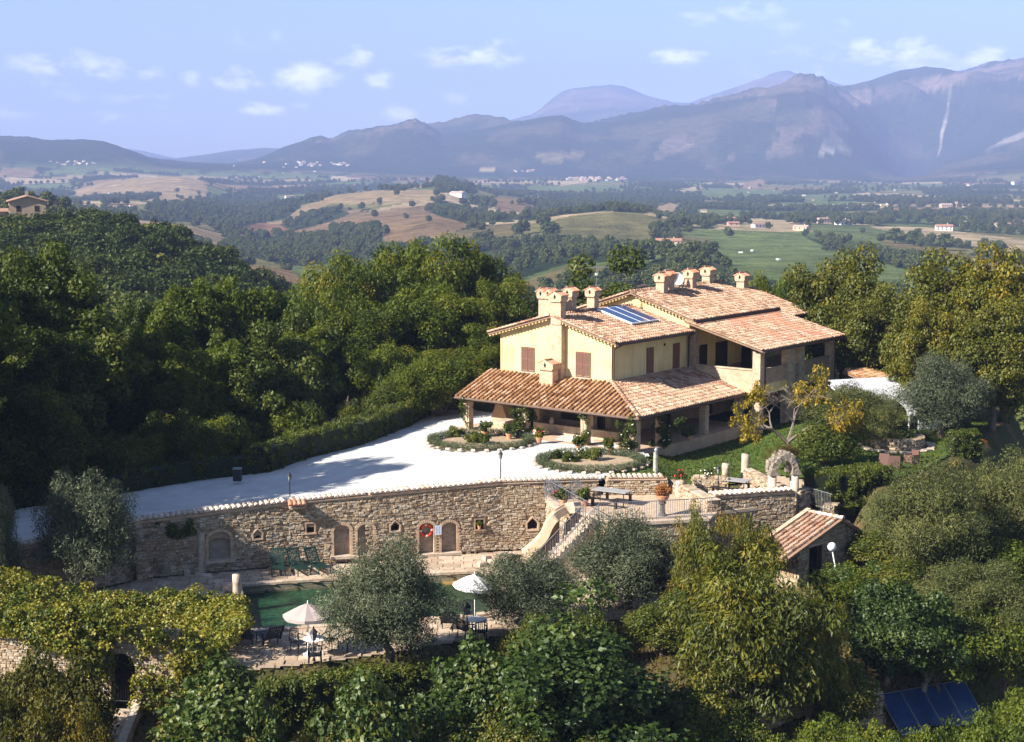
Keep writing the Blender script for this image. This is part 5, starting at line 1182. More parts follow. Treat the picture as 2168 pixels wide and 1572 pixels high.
def lantern(p, label, h=1.45, m=M_iron, s=1.0):
    r = empty('lantern_post', p, .4, label, 'lamp post', 'iron lantern posts')
    MB().lathe([(.07,0),(.06,.12),(.03,.16),(.028,h*.5),(.035,h*.52),(.028,h*.54),(.022,h-.3*s)], 8).build('post', m, r)
    MB().lathe([(.05*s,h-.3*s),(.10*s,h-.06*s)], 6).build('glass', M_lglass, r)
    for k in range(6): a_ = k*math.pi/3; MB().tube([(.055*s*math.cos(a_),.055*s*math.sin(a_),h-.3*s),(.108*s*math.cos(a_),.108*s*math.sin(a_),h-.06*s)], .009*s, 4).build('bar', m, r)
    MB().lathe([(.14*s,h-.06*s),(.12*s,h-.03*s),(.05*s,h+.06*s),(.02*s,h+.09*s),(.025*s,h+.12*s),(.003,h+.16*s)], 6).build('cap', m, r); return r
lantern(V3(614,1060,3.15), 'black lantern post rising above the tiled wall on the left part of the drive', 1.3)
lantern(V3(1060,1018,3.55), 'black lantern post above the wall cap before the sunlit gravel', 1.45)
lantern(V3(1389,1004,3.4), 'pale lantern beside the slender stone post', 1.35, M_grey)
lantern(V3(1520,1052,2.9), 'black lantern post at the corner of the terrace parapet', 1.5)
lantern(V3(1672,1045,2.7), 'black lantern post seen through the ruined arch', 1.5)
lantern(V3(665,1400,0), 'black lantern post in front of the beige parasol table', 1.25, s=1.3)
lantern(V3(989,1356,0), 'black lantern post in front of the cream parasol table', 1.5, s=1.3)
lantern(V3(478,1396,0), 'thin black post at the right edge of the pergola', .9)
def long_table(p, rz, label, L_=1.9, W_=.85):
    r = empty('dining_table', p, rz, label, 'table'); MB().box(-L_/2,L_/2,-W_/2,W_/2,.70,.735).build('tabletop', mat('grey_top', (.28,.27,.27), (.33,.32,.31), scale=3, rough=.5, bs=.1), r)
    for x in (-L_/2+.12, L_/2-.12):
        for y in (-W_/2+.08, W_/2-.08): MB().box(x-.02,x+.02,y-.02,y+.02,0,.70).build('leg', M_iron, r)
    return r
def bench(p, rz, label, L_=1.5):
    r = empty('bench', p, rz, label, 'bench'); MB().box(-L_/2,L_/2,-.16,.16,.40,.43).build('seat', M_iron, r)
    for x in (-L_/2+.1, L_/2-.1): MB().box(x-.02,x+.02,-.14,.14,0,.40).build('leg', M_iron, r)
    return r
t1 = V3(1295,1068,dz); long_table(t1, math.radians(150), 'grey dining table on the terrace behind the railing'); 
for s_, lb_ in ((-.85,'near-side'),(.8,'wall-side')): d_ = Vector((math.cos(math.radians(60)), math.sin(math.radians(60)), 0))*s_; bench(t1+d_, math.radians(150), lb_+' dark bench of the dining table behind the railing')
t2 = V3(1548,1044,dz); long_table(t2, math.radians(150), 'grey dining table left of the ruined arch')
for s_, lb_ in ((-.85,'near-side'),(.8,'lawn-side')): d_ = Vector((math.cos(math.radians(60)), math.sin(math.radians(60)), 0))*s_; bench(t2+d_, math.radians(150), lb_+' dark bench of the table left of the ruined arch')
for (u, v, lb_) in ((1165,1058,'pale translucent chair under the yard wall'),(1180,1058,'pale translucent chair beside the landing pot'),(1222,1058,'pale chair on the landing right of the red pot')): chair(V3(u, v, dz), math.radians(-80), lb_, M_grey)
# urn, pots
def pot(p, label, r=.2, h=.35, m=M_terra, name='plant_pot', cat='pot'):
    c = empty(name, p, 0, label, cat); MB().lathe([(r*.65,0),(r*.95,h*.8),(r*1.08,h*.82),(r*1.08,h),(r*.9,h),(r*.85,h*.9)], 14).build('pot', m, c); return c
urn = empty('stone_urn', V3(1402,1092,dz), 0, 'tall dark pedestal with a terracotta bowl of succulents by the railing', 'planter')
MB().lathe([(.24,0),(.2,.08),(.13,.14),(.12,.55),(.2,.62),(.2,.68)], 12).build('pedestal', mat('dark_pedestal', (.10,.095,.10), scale=6), urn); MB().lathe([(.12,.68),(.3,.85),(.36,1.0),(.3,1.0)], 14).build('bowl', M_terra, urn)
wk = mat('wicker', (.16,.09,.075), (.11,.06,.05), scale=30, bs=.6, bscale=60)
def wicker(p, rz, label):
    r = empty('wicker_armchair', p, rz, label, 'armchair', 'wicker armchairs on the lawn', scale=.8); MB().box(-.33,.33,-.33,.33,.05,.42).build('seat', wk, r); MB().box(-.4,-.3,-.36,.36,.0,.85).build('backrest', wk, r)
    for s_ in (-1,1): MB().box(-.32,.34,s_*.36-.05,s_*.36+.05,0,.6).build('armrest', wk, r)
    MB().box(-.29,.3,-.29,.29,.42,.5).build('cushion', mat('rust_cushion', (.22,.10,.08), scale=4), r); return r
wicker(V3(1876,985,3.4), 1.0, 'brown wicker armchair at the left of the three on the lawn'); wicker(V3(1893,990,3.4), 1.4, 'brown wicker armchair seen from behind, middle of the three'); wicker(V3(1930,980,3.4), 3.6, 'brown wicker armchair at the right facing the others')
# round stone planter / well
wl = empty('round_planter', V3(1900,945,3.38), 0, 'round drystone planter with shrubs on the lawn', 'planter'); mb = MB()
MB().lathe([(1.45,-.2),(1.4,.62),(1.1,.62),(1.1,.5)], 26).build('core', M_mortar, wl)
for row in range(4):
    for k in range(22):
        a_ = 2*math.pi*(k+.5*(row % 2))/22; vs, fs = stone_unit(row*30+k); MB().add(vs, fs, Matrix.Rotation(a_+math.pi/2, 4, 'Z') @ Matrix.Translation((0,-1.42,.08+row*.16)) @ Matrix.Diagonal((.37,.12,.145,1))).build('stone', M_stone, wl)
for k in range(16):
    a_ = 2*math.pi*k/16; vs, fs = stone_unit(k+200); MB().add(vs, fs, Matrix.Rotation(a_, 4, 'Z') @ Matrix.Translation((0,-1.9-random.uniform(0,.3),-.02)) @ Matrix.Rotation(-math.pi/2, 4, 'X') @ Matrix.Diagonal((.7,.1,.45,1))).build('apron_stone', M_col, wl)
# white marquee at the end of the house
mq = empty('marquee', HW(27.5, 2.2, .5), math.radians(52), 'white tent pavilion with a shaded window strip beyond the loggia', 'tent')
mq.location = V3(1865,905,3.4); mq.rotation_euler = (0,0,math.radians(20)); Mw = mat('white_tarpaulin', (.82,.82,.84), (.78,.78,.80), scale=2, rough=.6, bs=.1)
MB().add([(-3.2,-1.6,1.9),(3.2,-1.6,1.9),(3.2,1.6,2.9),(-3.2,1.6,2.9)], [(0,1,2,3)]).slab([(-3.2,-1.6,1.9),(3.2,-1.6,1.9),(3.2,1.6,2.9),(-3.2,1.6,2.9)], .08).build('roof', Mw, mq)
MB().box(-3.1,3.1,-1.55,-1.5,1.45,1.88).box(-3.1,-3.05,-1.5,1.5,.0,1.9).box(3.05,3.1,-1.5,1.5,.0,1.9).build('valance', Mw, mq)
for k in range(6): MB().box(-3.0+k*1.0,-2.35+k*1.0,-1.57,-1.55,1.5,1.78).build('window', M_dark, mq)
for x in (-3,-1,1,3): MB().box(x-.04,x+.04,-1.58,-1.5,0,1.9).build('post', M_white, mq)
aw = MB(); n = 8
for k in range(n):
    a0, a1 = math.pi*.5*k/n, math.pi*.5*(k+1)/n; aw.add([(-.2,-1.6-1.5*math.sin(a0),1.2+.75*math.cos(a0)-.02),(3.4,-1.6-1.5*math.sin(a0),1.2+.75*math.cos(a0)-.02),(3.4,-1.6-1.5*math.sin(a1),1.2+.75*math.cos(a1)-.02),(-.2,-1.6-1.5*math.sin(a1),1.2+.75*math.cos(a1)-.02)], [(0,1,2,3)])
aw.build('arched_awning', Mw, mq); MB().box(1.6,3.4,-1.66,-1.6,0,1.4).build('side_panel', Mw, mq)
pg = empty('lean_to', V3(1800,850,4.2)-Vector((0,0,.8)), math.radians(52), 'low lean-to with a terracotta and slatted roof between loggia and tent', 'shed'); 
pr = MB().slab([(0,-2.2,1.9),(4.2,-2.2,1.9),(4.2,0.6,2.7),(0,.6,2.7)], .1).build('roof', M_bed, pg); tile_field(pr, (0,-2.2,1.9), (1,0,0), Vector((0,2.8,.8)), 4.2, 2.8, lambda x, y: True, M_tile_o, .25, .36)
for x, y in ((.2,-2.0),(4.0,-2.0),(.2,.4),(4.0,.4)): MB().box(x-.08,x+.08,y-.08,y+.08,-1,1.85 if y < 0 else 2.55).build('post', M_wood, pg)
# fireplace and bread table under the portico
fp = empty('outdoor_fireplace', HW(1.9, 11.0, .5), math.radians(52), 'brick outdoor fireplace with a sloping hood under the left portico', 'fireplace'); MB().box(-.4,.4,-.6,.6,0,.75).build('hearth', M_brick, fp)
MB().ext([(-.4,-.6,.75),(-.4,.6,.75),(-.4,.35,1.3),(-.4,.2,1.75),(-.4,-.2,1.75),(-.4,-.35,1.3)][::-1], (.8,0,0)).build('hood', mat('ochre_hood', (.50,.30,.16), (.56,.36,.2), scale=3), fp)
rt = empty('stone_table', HW(.9, 10.0, .5), math.radians(60), 'rough stone table in front of the fireplace', 'table'); MB().box(-.7,.7,-.35,.35,.68,.78).build('tabletop', M_col, rt, jitter=.01); MB().lathe([(.2,0),(.12,.3),(.16,.68)], 10).build('leg', M_col, rt)
jar = empty('amphora', HW(2.4, 7.7, .95), 0, 'pale clay jar standing on the low brick wall under the portico', 'jar'); MB().lathe([(.06,0),(.14,.15),(.17,.3),(.12,.42),(.06,.48),(.08,.54)], 12).build('body', mat('pale_clay', (.55,.42,.33), scale=5), jar, smooth=True)
bn = empty('waste_bin', V3(503,1018,2.9), 0, 'dark bin standing at the hedge foot beyond the drive', 'bin', scale=.75); MB().box(-.28,.28,-.28,.28,0,.85).build('body', M_dkgreen, bn); MB().box(-.31,.31,-.31,.31,.85,.92).build('lid', M_grey, bn)
# lower solar array and its wall
A1, A2, A3, A4 = V3(1858,1472,-2.6), V3(2040,1440,-2.4), V3(2088,1528,-3.7), V3(1908,1559,-3.9)
sa = empty('solar_array', A4, 0, 'bank of four large blue solar panels tilted on the grass at lower right', 'solar panel')
def lerp(a_, b_, t): return a_+(b_-a_)*t
nrm = (A3-A4).cross(A1-A4).normalized()
for k in range(4):
    c = [lerp(A4, A3, (k+.012)/4)-A4, lerp(A4, A3, (k+.988)/4)-A4, lerp(A1, A2, (k+.988)/4)-A4, lerp(A1, A2, (k+.012)/4)-A4]
    fr_ = MB().ext([tuple(p) for p in c], tuple(nrm*.06)).build('panel_frame', M_alu, sa); cc = sum(c, Vector())/4
    MB().ext([tuple(cc+(p-cc)*.955+nrm*.062) for p in c], tuple(nrm*.006)).build('panel_glass', M_pv, fr_)
for t_ in (.05,.5,.95): p = lerp(A1, A2, t_)-A4; MB().tube([tuple(p), (p.x, p.y+.3, p.z-1.6)], .03, 5).build('strut', M_alu, sa)
lw = low_wall('garden_wall', 'long shaded stone wall running behind the lower solar panels', (1150,1605), (1870,1466), -2.1, -4.6, False, seed=70, thick=.5)
# ivy-clad building with gate at lower left
gate = empty('gate_house', V3(262,1492,-1.3), math.radians(-6), 'ivy-covered stone wall with an arched iron gate above steps', 'gatehouse')
mb = MB(); mb.box(-5.5,-.5,0,.5,-1.5,3.0).box(.5,2.3,0,.5,-1.5,3.0).box(-.5,.5,0,.5,2.1,3.0); mb.build('wall_core', M_mortar, gate)
ga = lambda x, z: 5.0 < x < 6.0 and z < 2.1
stones_build(gate, Matrix.Translation((-5.5,0,0)), rubble(7.8, lambda x: -1.5, lambda x: 3.0, ga, seed=80))
mb = MB()
for q in range(12):
    a0 = math.pi*q/12+.02; a1 = math.pi*(q+1)/12-.02; mb.ext([(.5*math.cos(a0),-.08,1.6+.5*math.sin(a0)),(.68*math.cos(a0),-.08,1.6+.68*math.sin(a0)),(.68*math.cos(a1),-.08,1.6+.68*math.sin(a1)),(.5*math.cos(a1),-.08,1.6+.5*math.sin(a1))], (0,.4,0))
mb.build('arch_surround', M_brick, gate)
gt = empty('iron_gate', (0,.12,0)); gt.parent = gate; gt.name = 'iron_gate'
for k in range(10): MB().tube([(-.45+k*.1,0,0),(-.45+k*.1,0,1.25)], .013, 5).build('bar', M_iron, gt)
MB().tube([(-.5,0,.1),(.5,0,.1)], .018, 5).tube([(-.5,0,1.1),(.5,0,1.1)], .018, 5).build('cross_rail', M_iron, gt)
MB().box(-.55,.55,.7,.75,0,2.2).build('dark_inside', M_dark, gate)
stp_ = empty('garden_steps', V3(262,1492,-1.3), math.radians(-6), 'stone steps between two parapets leading down from the iron gate', 'steps')
for k in range(9): MB().box(-.5,.5,-.35-(k+1)*.32,-.35-k*.32+.02,-4,-.05-k*.17).build('step', M_col, stp_)
for sx in (-.78,.5):
    mb = MB(); mb.ext([(sx,-.1,.25),(sx,-3.6,-1.5),(sx,-3.6,-4),(sx,-.1,-4)], (.28,0,0)); mb.build('parapet', M_brick_d, stp_)
    mb = MB(); mb.ext([(sx-.03,-.1,.26),(sx-.03,-3.6,-1.49),(sx-.03,-3.6,-1.42),(sx-.03,-.1,.33)], (.34,0,0)); mb.build('parapet_cap', M_col, stp_)
iw = empty('arcade_wall', V3(12,1420,-1.4), math.radians(-30), 'sunlit pale stone wall with two small arches at the left edge', 'wall')
mb = MB()
xs_ = [(-1.6,-.95),(-.35,.25),(.85,1.7)]
for a_, b_ in xs_: mb.box(a_, b_, 0, .45, -.8, 1.9)
mb.box(-.95,-.35,0,.45,1.3,1.9).box(.25,.85,0,.45,1.3,1.9).build('wall_core', M_col, iw)
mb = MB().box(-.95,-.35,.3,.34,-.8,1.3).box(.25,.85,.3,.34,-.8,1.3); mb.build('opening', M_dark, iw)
# fallen rubble
for k, (u, v, s_) in enumerate(((437,1232,.5),(452,1238,.35),(463,1247,.55),(488,1250,.6),(420,1222,.3),(395,1215,.35),(1042,1196,.45),(1030,1188,.4),(1060,1192,.35),(1075,1182,.4),(1020,1200,.4),(1090,1178,.3))):
    vs, fs = stone_unit(k+300); p = V3(u, v, 0); o = MB().add(vs, fs, Matrix.Rotation(-math.pi/2, 4, 'X') @ Matrix.Diagonal((s_, s_*.7, s_*.8, 1))).build('boulder', M_col, None); o.location = p; o.rotation_euler = (0,0,k); tag(o, ('pale boulder among the rocks at the foot of the water slide' if u > 1000 else 'loose pale boulder by the ruined columns left of the pool'), 'boulder', 'boulders at the slide foot' if u > 1000 else 'boulders left of the pool')
# farmhouse on the left hill
def farmhouse(name, p, rz, W_, D_, H_, label, wall, roofm, cat='house', group=None, wins=True, chim=True, ridge=.28):
    h = empty(name, p, rz, label, cat, group)
    mb = MB(); hr_ = D_*ridge*.5
    mb.ext([(-W_/2,-D_/2,-2),(-W_/2,D_/2,-2),(-W_/2,D_/2,H_),(-W_/2,0,H_+hr_),(-W_/2,-D_/2,H_)][::-1], (W_,0,0)); mb.build('wall', wall, h)
    o_ = .5; k = hr_/(D_/2); mb = MB()
    r = MB().slab([(-W_/2-o_,-D_/2-o_,H_-o_*k+.1),(W_/2+o_,-D_/2-o_,H_-o_*k+.1),(W_/2+o_,0,H_+hr_+.1),(-W_/2-o_,0,H_+hr_+.1)], .15).slab([(-W_/2-o_,0,H_+hr_+.101),(W_/2+o_,0,H_+hr_+.101),(W_/2+o_,D_/2+o_,H_-o_*k+.1),(-W_/2-o_,D_/2+o_,H_-o_*k+.1)], .15).build('roof', roofm, h)
    if chim: MB().box(W_*.2,W_*.2+.6,-.3,.3,H_,H_+hr_+1.0).build('chimney', wall, r)
    if wins:
        for zz in ([H_*.2, H_*.62] if H_ > 4 else [H_*.35]):
            for k in range(max(1, int(W_/3))):
                x = -W_/2+W_*(k+.5)/max(1, int(W_/3)); MB().box(x-.45,x+.45,-D_/2-.06,-D_/2+.02,zz,zz+1.2).build('window', M_dark, h)
            for k in range(2):
                y = -D_/4+D_/2*k; MB().box(W_/2-.02,W_/2+.06,y-.45,y+.45,zz,zz+1.2).build('window', M_dark, h); MB().box(-W_/2-.06,-W_/2+.02,y-.45,y+.45,zz,zz+1.2).build('window', M_dark, h)
    return h
M_fwall = mat('farm_stone', (.42,.30,.20), (.34,.25,.17), scale=1.5); M_froof = mat('farm_roof', (.36,.22,.15), (.28,.17,.12), scale=2)
p = Vector(aty(58, 458, 352)); farmhouse('farmhouse', p, math.radians(-72), 11, 7.6, 3.4, 'old stone farmhouse with a low tiled roof on the wooded hill at left', M_fwall, M_froof)
p2 = Vector(aty(8, 462, 360)); farmhouse('farm_shed', p2, .3, 4, 3.5, 1.6, 'low outbuilding beside the hilltop farmhouse at the left edge', M_fwall, M_froof, 'shed', wins=False, chim=False)
# villas and farms across the valley
M_hw = [mat('house_white', (.74,.72,.68), scale=.5, bs=0), mat('house_cream', (.66,.54,.36), scale=.5, bs=0), mat('house_pink', (.60,.42,.33), scale=.5, bs=0)]
M_hr = [mat('roof_red', (.40,.20,.13), scale=.5, bs=0), mat('roof_brown', (.30,.19,.14), scale=.5, bs=0), mat('roof_pale', (.50,.38,.32), scale=.5, bs=0)]
def ground_hit(u, v, lo=420):
    d = ray(u, v); Y = np.exp(np.linspace(math.log(lo), math.log(14000), 2400)); t = Y/d[1]; X = d[0]*t; Z = CAMZ+d[2]*t; g = zground(X, Y); k = np.nonzero(Z < g+.3)[0]
    j = k[0] if len(k) else len(Y)-1; return Vector((X[j], Y[j], float(g[j])))
HS = [(1415,524,58,'terracotta and cream villa with terraces among cypresses in the middle distance',1,0,5),(1538,473,40,'cream farmhouse at the top edge of the green field',1,0,4),(1552,478,26,'smaller pink-roofed annex beside the cream farmhouse on the field edge',2,0,3),(1605,482,28,'white house half hidden by trees above the green field',0,1,4),(1697,488,34,'low ochre farm shed above the green field',1,2,3),(1745,472,34,'brown-roofed long farmhouse left of the pale field',2,1,4),(1785,476,34,'white farmhouse with a brown roof at the pale field corner',0,1,4),(1705,474,16,'small white hut behind the field edge',0,0,3),
 (1998,488,38,'tall plain white barn at the far side of the pale field',0,0,6),(2048,478,30,'white house right of the big white barn',0,2,4),(2122,483,34,'ochre farmhouse near the right edge beyond the pale field',1,1,4),(970,417,34,'bright white flat villa on the brown hill crest',0,2,8),(992,447,20,'small cream farm among trees on the brown hill',1,0,5),(1000,443,10,'tiny white outbuilding on the brown hill',0,0,3),(1222,431,16,'white house by the dark wood strip',0,1,6),(1490,450,14,'yellow house in the plain',1,1,6),(1890,450,14,'small yellow cube house in the right plain',1,0,6),(2070,427,24,'white long building in the right plain',0,2,6),(2050,397,24,'red-roofed house at the mountain foot',0,0,8),(2148,392,14,'pale tower house at the far right',0,1,14),(2002,440,26,'beige warehouse in the right plain',2,2,7),
 (550,420,14,'white farmhouse on the left valley slope',0,1,7),(612,420,18,'twin white farmhouse in the left valley',0,0,7),(232,412,12,'white house at the foot of the bare hillock',0,1,6),(280,440,14,'white house in the left valley woods',0,0,5),(455,448,12,'small white house left of the brown hill',0,1,5)]
for u, v, wpx, lab, a_, b_, hh in HS:
    p = ground_hit(u, v); sc = wpx/FPX*p.y; farmhouse('house', p, random.uniform(-.6, .6), sc*.9, sc*.62, max(hh*.55, sc*.26), lab, M_hw[a_], M_hr[b_], 'house', 'farmhouses across the valley', wins=(wpx > 24), chim=wpx > 30)
rg = random.Random(12)
TW = [('village at the mountain foot',1200,1335,376,383,60),('hillside village in the middle distance',620,740,344,352,36),('village on the left hills',105,205,341,349,16),('hamlet under the mountains',1085,1130,360,364,12),('farms below the mountain',1680,1830,402,409,18),('hamlets across the plain',1440,1900,398,440,26),('farms in the right plain',1900,2168,395,450,18),('hamlets in the left valley',480,700,330,400,22)]
hm_ = {}
for gi, (gname, u0, u1, v0, v1, n) in enumerate(TW):
    for k in range(n):
        u = rg.uniform(u0, u1); v = rg.uniform(v0, v1)+(1 if gi else -(u-1268)/1268*0); p = ground_hit(u, v, 1500); s_ = rg.uniform(3, 7)/FPX*p.y; key = (rg.randint(0, 2), rg.randint(0, 2))
        if key not in hm_:
            me = MB().ext([(-.5,-.35,-.2),(-.5,.35,-.2),(-.5,.35,.4),(-.5,0,.52),(-.5,-.35,.4)][::-1], (1,0,0)); mm = bpy.data.meshes.new('house'); mm.from_pydata(me.v, [], me.f); mm.materials.append(M_hw[key[0]])
            r_m = MB().slab([(-.55,-.4,.395),(.55,-.4,.395),(.55,0,.54),(-.55,0,.54)], .02).slab([(-.55,0,.541),(.55,0,.541),(.55,.4,.395),(-.55,.4,.395)], .02); rm = bpy.data.meshes.new('roof'); rm.from_pydata(r_m.v, [], r_m.f); rm.materials.append(M_hr[key[1]]); hm_[key] = (mm, rm)
        o = link_mesh('house', hm_[key][0], None, None, p, (0,0,rg.uniform(-.8,.8)), (s_, s_, s_*rg.uniform(.8, 1.2))); tag(o, 'tiny '+('white','cream','pinkish')[key[0]]+' house with a '+('red','brown','pale')[key[1]]+' roof in the '+gname, 'house', 'houses of the '+gname); link_mesh('roof', hm_[key][1], None, o)
for k, (u, v) in enumerate(((1568,537),(1593,533),(1648,552))):
    p = ground_hit(u, v); o = empty('hay_feeder', p, k, 'small white '+('feeder left of the pair','feeder nearest the trees','feeder standing alone lower')[k]+' in the green field', 'feeder'); MB().box(-1.2,1.2,-.8,.8,.5,1.3).build('box', M_white, o); MB().box(-1.1,-1,-.7,-.6,0,.5).box(1,1.1,.6,.7,0,.5).box(1,1.1,-.7,-.6,0,.5).box(-1.1,-1,.6,.7,0,.5).build('leg', M_grey, o)
# ------------------------------------------------------------------ vegetation
def leaf_cloud(seed, cen, rad, nl, ll, lw, style='round', flat=.8, tone_base=.5, tone_var=.25, bend=0):
    rng = np.random.default_rng(seed); nc = len(cen)
    wts = rad**2; idx = rng.choice(nc, nl, p=wts/wts.sum()); u = rng.normal(size=(nl, 3)); u /= np.linalg.norm(u, axis=1)[:, None]
    fr = rng.uniform(.35, 1, nl)**.6; P = cen[idx]+u*(rad[idx]*fr)[:, None]*np.array([1, 1, flat])
    nrm = u*.7+rng.normal(0, .5, (nl, 3))+np.array([0, 0, .4]); 
    t = rng.normal(size=(nl, 3))
    if style == 'droop': t = t*.5+np.array([0, 0, -1.0])+u*.4
    elif style == 'shoot': t = t*.45+np.array([0, 0, .7])+u*.9
    elif style == 'ros': t = u*1.0+t*.7
    nrm /= np.linalg.norm(nrm, axis=1)[:, None]; t -= nrm*(t*nrm).sum(1)[:, None]; t /= np.linalg.norm(t, axis=1)[:, None]+1e-9; b = np.cross(nrm, t)
    sc = rng.uniform(.65, 1.3, nl)[:, None]; L_ = t*ll*sc; W_ = b*lw*sc*.5
    V = np.stack([P, P+L_*.45+W_, P+L_+nrm*(-.15*ll), P+L_*.45-W_], 1).reshape(-1, 3); F = np.arange(4*nl).reshape(-1, 4)
    ct = rng.normal(0, tone_var*.6, nc); tone = np.clip(tone_base+ct[idx]+rng.normal(0, tone_var*.5, nl), 0, 1)
    return V, F, tone
def ell_clumps(seed, nc, R, H, cz, cr, shell=.55, lump=.35, cut=-.75):
    rng = np.random.default_rng(seed); d = rng.normal(size=(nc*2, 3)); d /= np.linalg.norm(d, axis=1)[:, None]; d = d[d[:, 2] > cut][:nc]
    n = fbm(np.arctan2(d[:, 1], d[:, 0])*1.3+seed, d[:, 2]*2.2+5, seed, 3); k = (1-lump/2)+lump*(n-.5)*2.2
    f = rng.uniform(shell, 1, len(d)); c = d*f[:, None]*k[:, None]*np.array([R-cr*.6, R-cr*.6, H/2-cr*.5])+np.array([0, 0, cz])
    return c, cr*rng.uniform(.65, 1.35, len(d))
M_bark = mat('bark', (.16,.12,.085), (.10,.075,.055), scale=6, bs=.8, bd=.03); M_barkp = mat('pale_bark', (.30,.26,.21), (.20,.17,.13), scale=5, bs=.5)
def trunk(mb, cen, tall, r0, seed, n=12, lean=.0, forks=1, fork_h=.35, base=0):
    rr = random.Random(seed); top = Vector((rr.uniform(-.2,.2), rr.uniform(-.2,.2), tall*fork_h)); mb.tube([(0,0,base-.6),(rr.uniform(-.05,.05),rr.uniform(-.05,.05),tall*fork_h*.5), tuple(top)], [r0*1.25, r0, r0*.75], 8)
    cs = [cen[k] for k in np.random.default_rng(seed).choice(len(cen), min(n, len(cen)), replace=False)]
    for c in cs:
        c = Vector(c); m1 = top.lerp(c, .4)+Vector((rr.uniform(-.15,.15),rr.uniform(-.15,.15),.1*tall*.3)); m0 = Vector((0,0,tall*fork_h*rr.uniform(.55,1)))
        m0 = top.lerp(Vector((0,0,tall*fork_h*.4)), rr.uniform(0,.5)); mb.tube([tuple(m0), tuple(m1), tuple(top.lerp(c, .75)), tuple(c)], [r0*.5, r0*.33, r0*.2, r0*.07], 5, caps=False)
PROTO = {}
def proto(key, build):
    PROTO[key] = build()
def mk(seed, nc, nl, R, H, cz, cr, ll, lw, style, lmat, barkm, tr=.16, limbs=14, fork=.35, shell=.55, lump=.35, cut=-.75, tb=.5, tv=.25, flat=.8):
    def f():
        c, r = ell_clumps(seed, nc, R, H, cz, cr, shell, lump, cut); V, F, tn = leaf_cloud(seed, c, r, nl, ll, lw, style, flat, tb, tv)
        cm = np_mesh('crown', V, quads=F, fattr=tn); cm.materials.append(lmat)
        mb = MB(); trunk(mb, c, cz, tr, seed, limbs, fork_h=fork); tm_ = bpy.data.meshes.new('trunk'); tm_.from_pydata(mb.v, [], mb.f); tm_.materials.append(barkm)
        return cm, tm_, float(np.percentile(np.hypot(V[:,0],V[:,1]),97.5)*2), float(np.percentile(V[:,2],99.7))
    return f
G = lambda *s: s
L_olive = leaf_mat('olive_leaves', [(0,(.035,.048,.045)), (.4,(.064,.085,.082)), (.75,(.105,.13,.13)), (1,(.15,.175,.17))], trans=.15, gloss=.5)
L_fig = leaf_mat('fig_leaves', [(0,(.020,.044,.012)), (.5,(.040,.078,.018)), (.85,(.078,.118,.028)), (1,(.16,.16,.04))], trans=.3, gloss=.5)
L_cherry = leaf_mat('cherry_leaves', [(0,(.040,.058,.012)), (.5,(.10,.12,.017)), (.88,(.19,.175,.024)), (1,(.30,.18,.035))], trans=.35, gloss=.4)
L_oak = leaf_mat('oak_leaves', [(0,(.024,.042,.012)), (.5,(.052,.080,.020)), (.85,(.11,.14,.033)), (1,(.18,.17,.05))], trans=.34, gloss=.3)
L_aca = leaf_mat('acacia_leaves', [(0,(.035,.060,.012)), (.5,(.095,.135,.026)), (.85,(.155,.185,.034)), (1,(.23,.20,.05))], trans=.4, gloss=.2)
L_lime = leaf_mat('lime_leaves', [(0,(.045,.060,.010)), (.5,(.10,.115,.015)), (.85,(.165,.15,.020)), (1,(.34,.24,.03))], trans=.3, gloss=.4)
L_yel = leaf_mat('yellow_leaves', [(0,(.09,.09,.02)), (.5,(.20,.17,.03)), (1,(.42,.30,.05))], trans=.35, gloss=.2)
L_ivy = leaf_mat('ivy_leaves', [(0,(.035,.065,.010)), (.4,(.10,.135,.016)), (.75,(.20,.21,.025)), (1,(.30,.27,.07))], trans=.3, gloss=.5)
L_hedge = leaf_mat('hedge_leaves', [(0,(.035,.052,.012)), (.5,(.075,.105,.018)), (1,(.15,.165,.03))], trans=.25, gloss=.4)
L_lav = leaf_mat('lavender_leaves', [(0,(.06,.085,.08)), (.5,(.11,.145,.14)), (1,(.17,.20,.19))], trans=.15, gloss=.2)
L_dry = leaf_mat('dry_leaves', [(0,(.06,.045,.02)), (.5,(.12,.09,.04)), (1,(.2,.15,.06))], trans=.2, gloss=.1)
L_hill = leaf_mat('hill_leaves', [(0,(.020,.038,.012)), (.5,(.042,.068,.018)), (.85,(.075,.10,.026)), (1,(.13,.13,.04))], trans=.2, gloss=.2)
L_far = leaf_mat('far_leaves', [(0,(.040,.066,.034)), (.5,(.066,.098,.050)), (1,(.13,.14,.075))], trans=.15, gloss=.1)
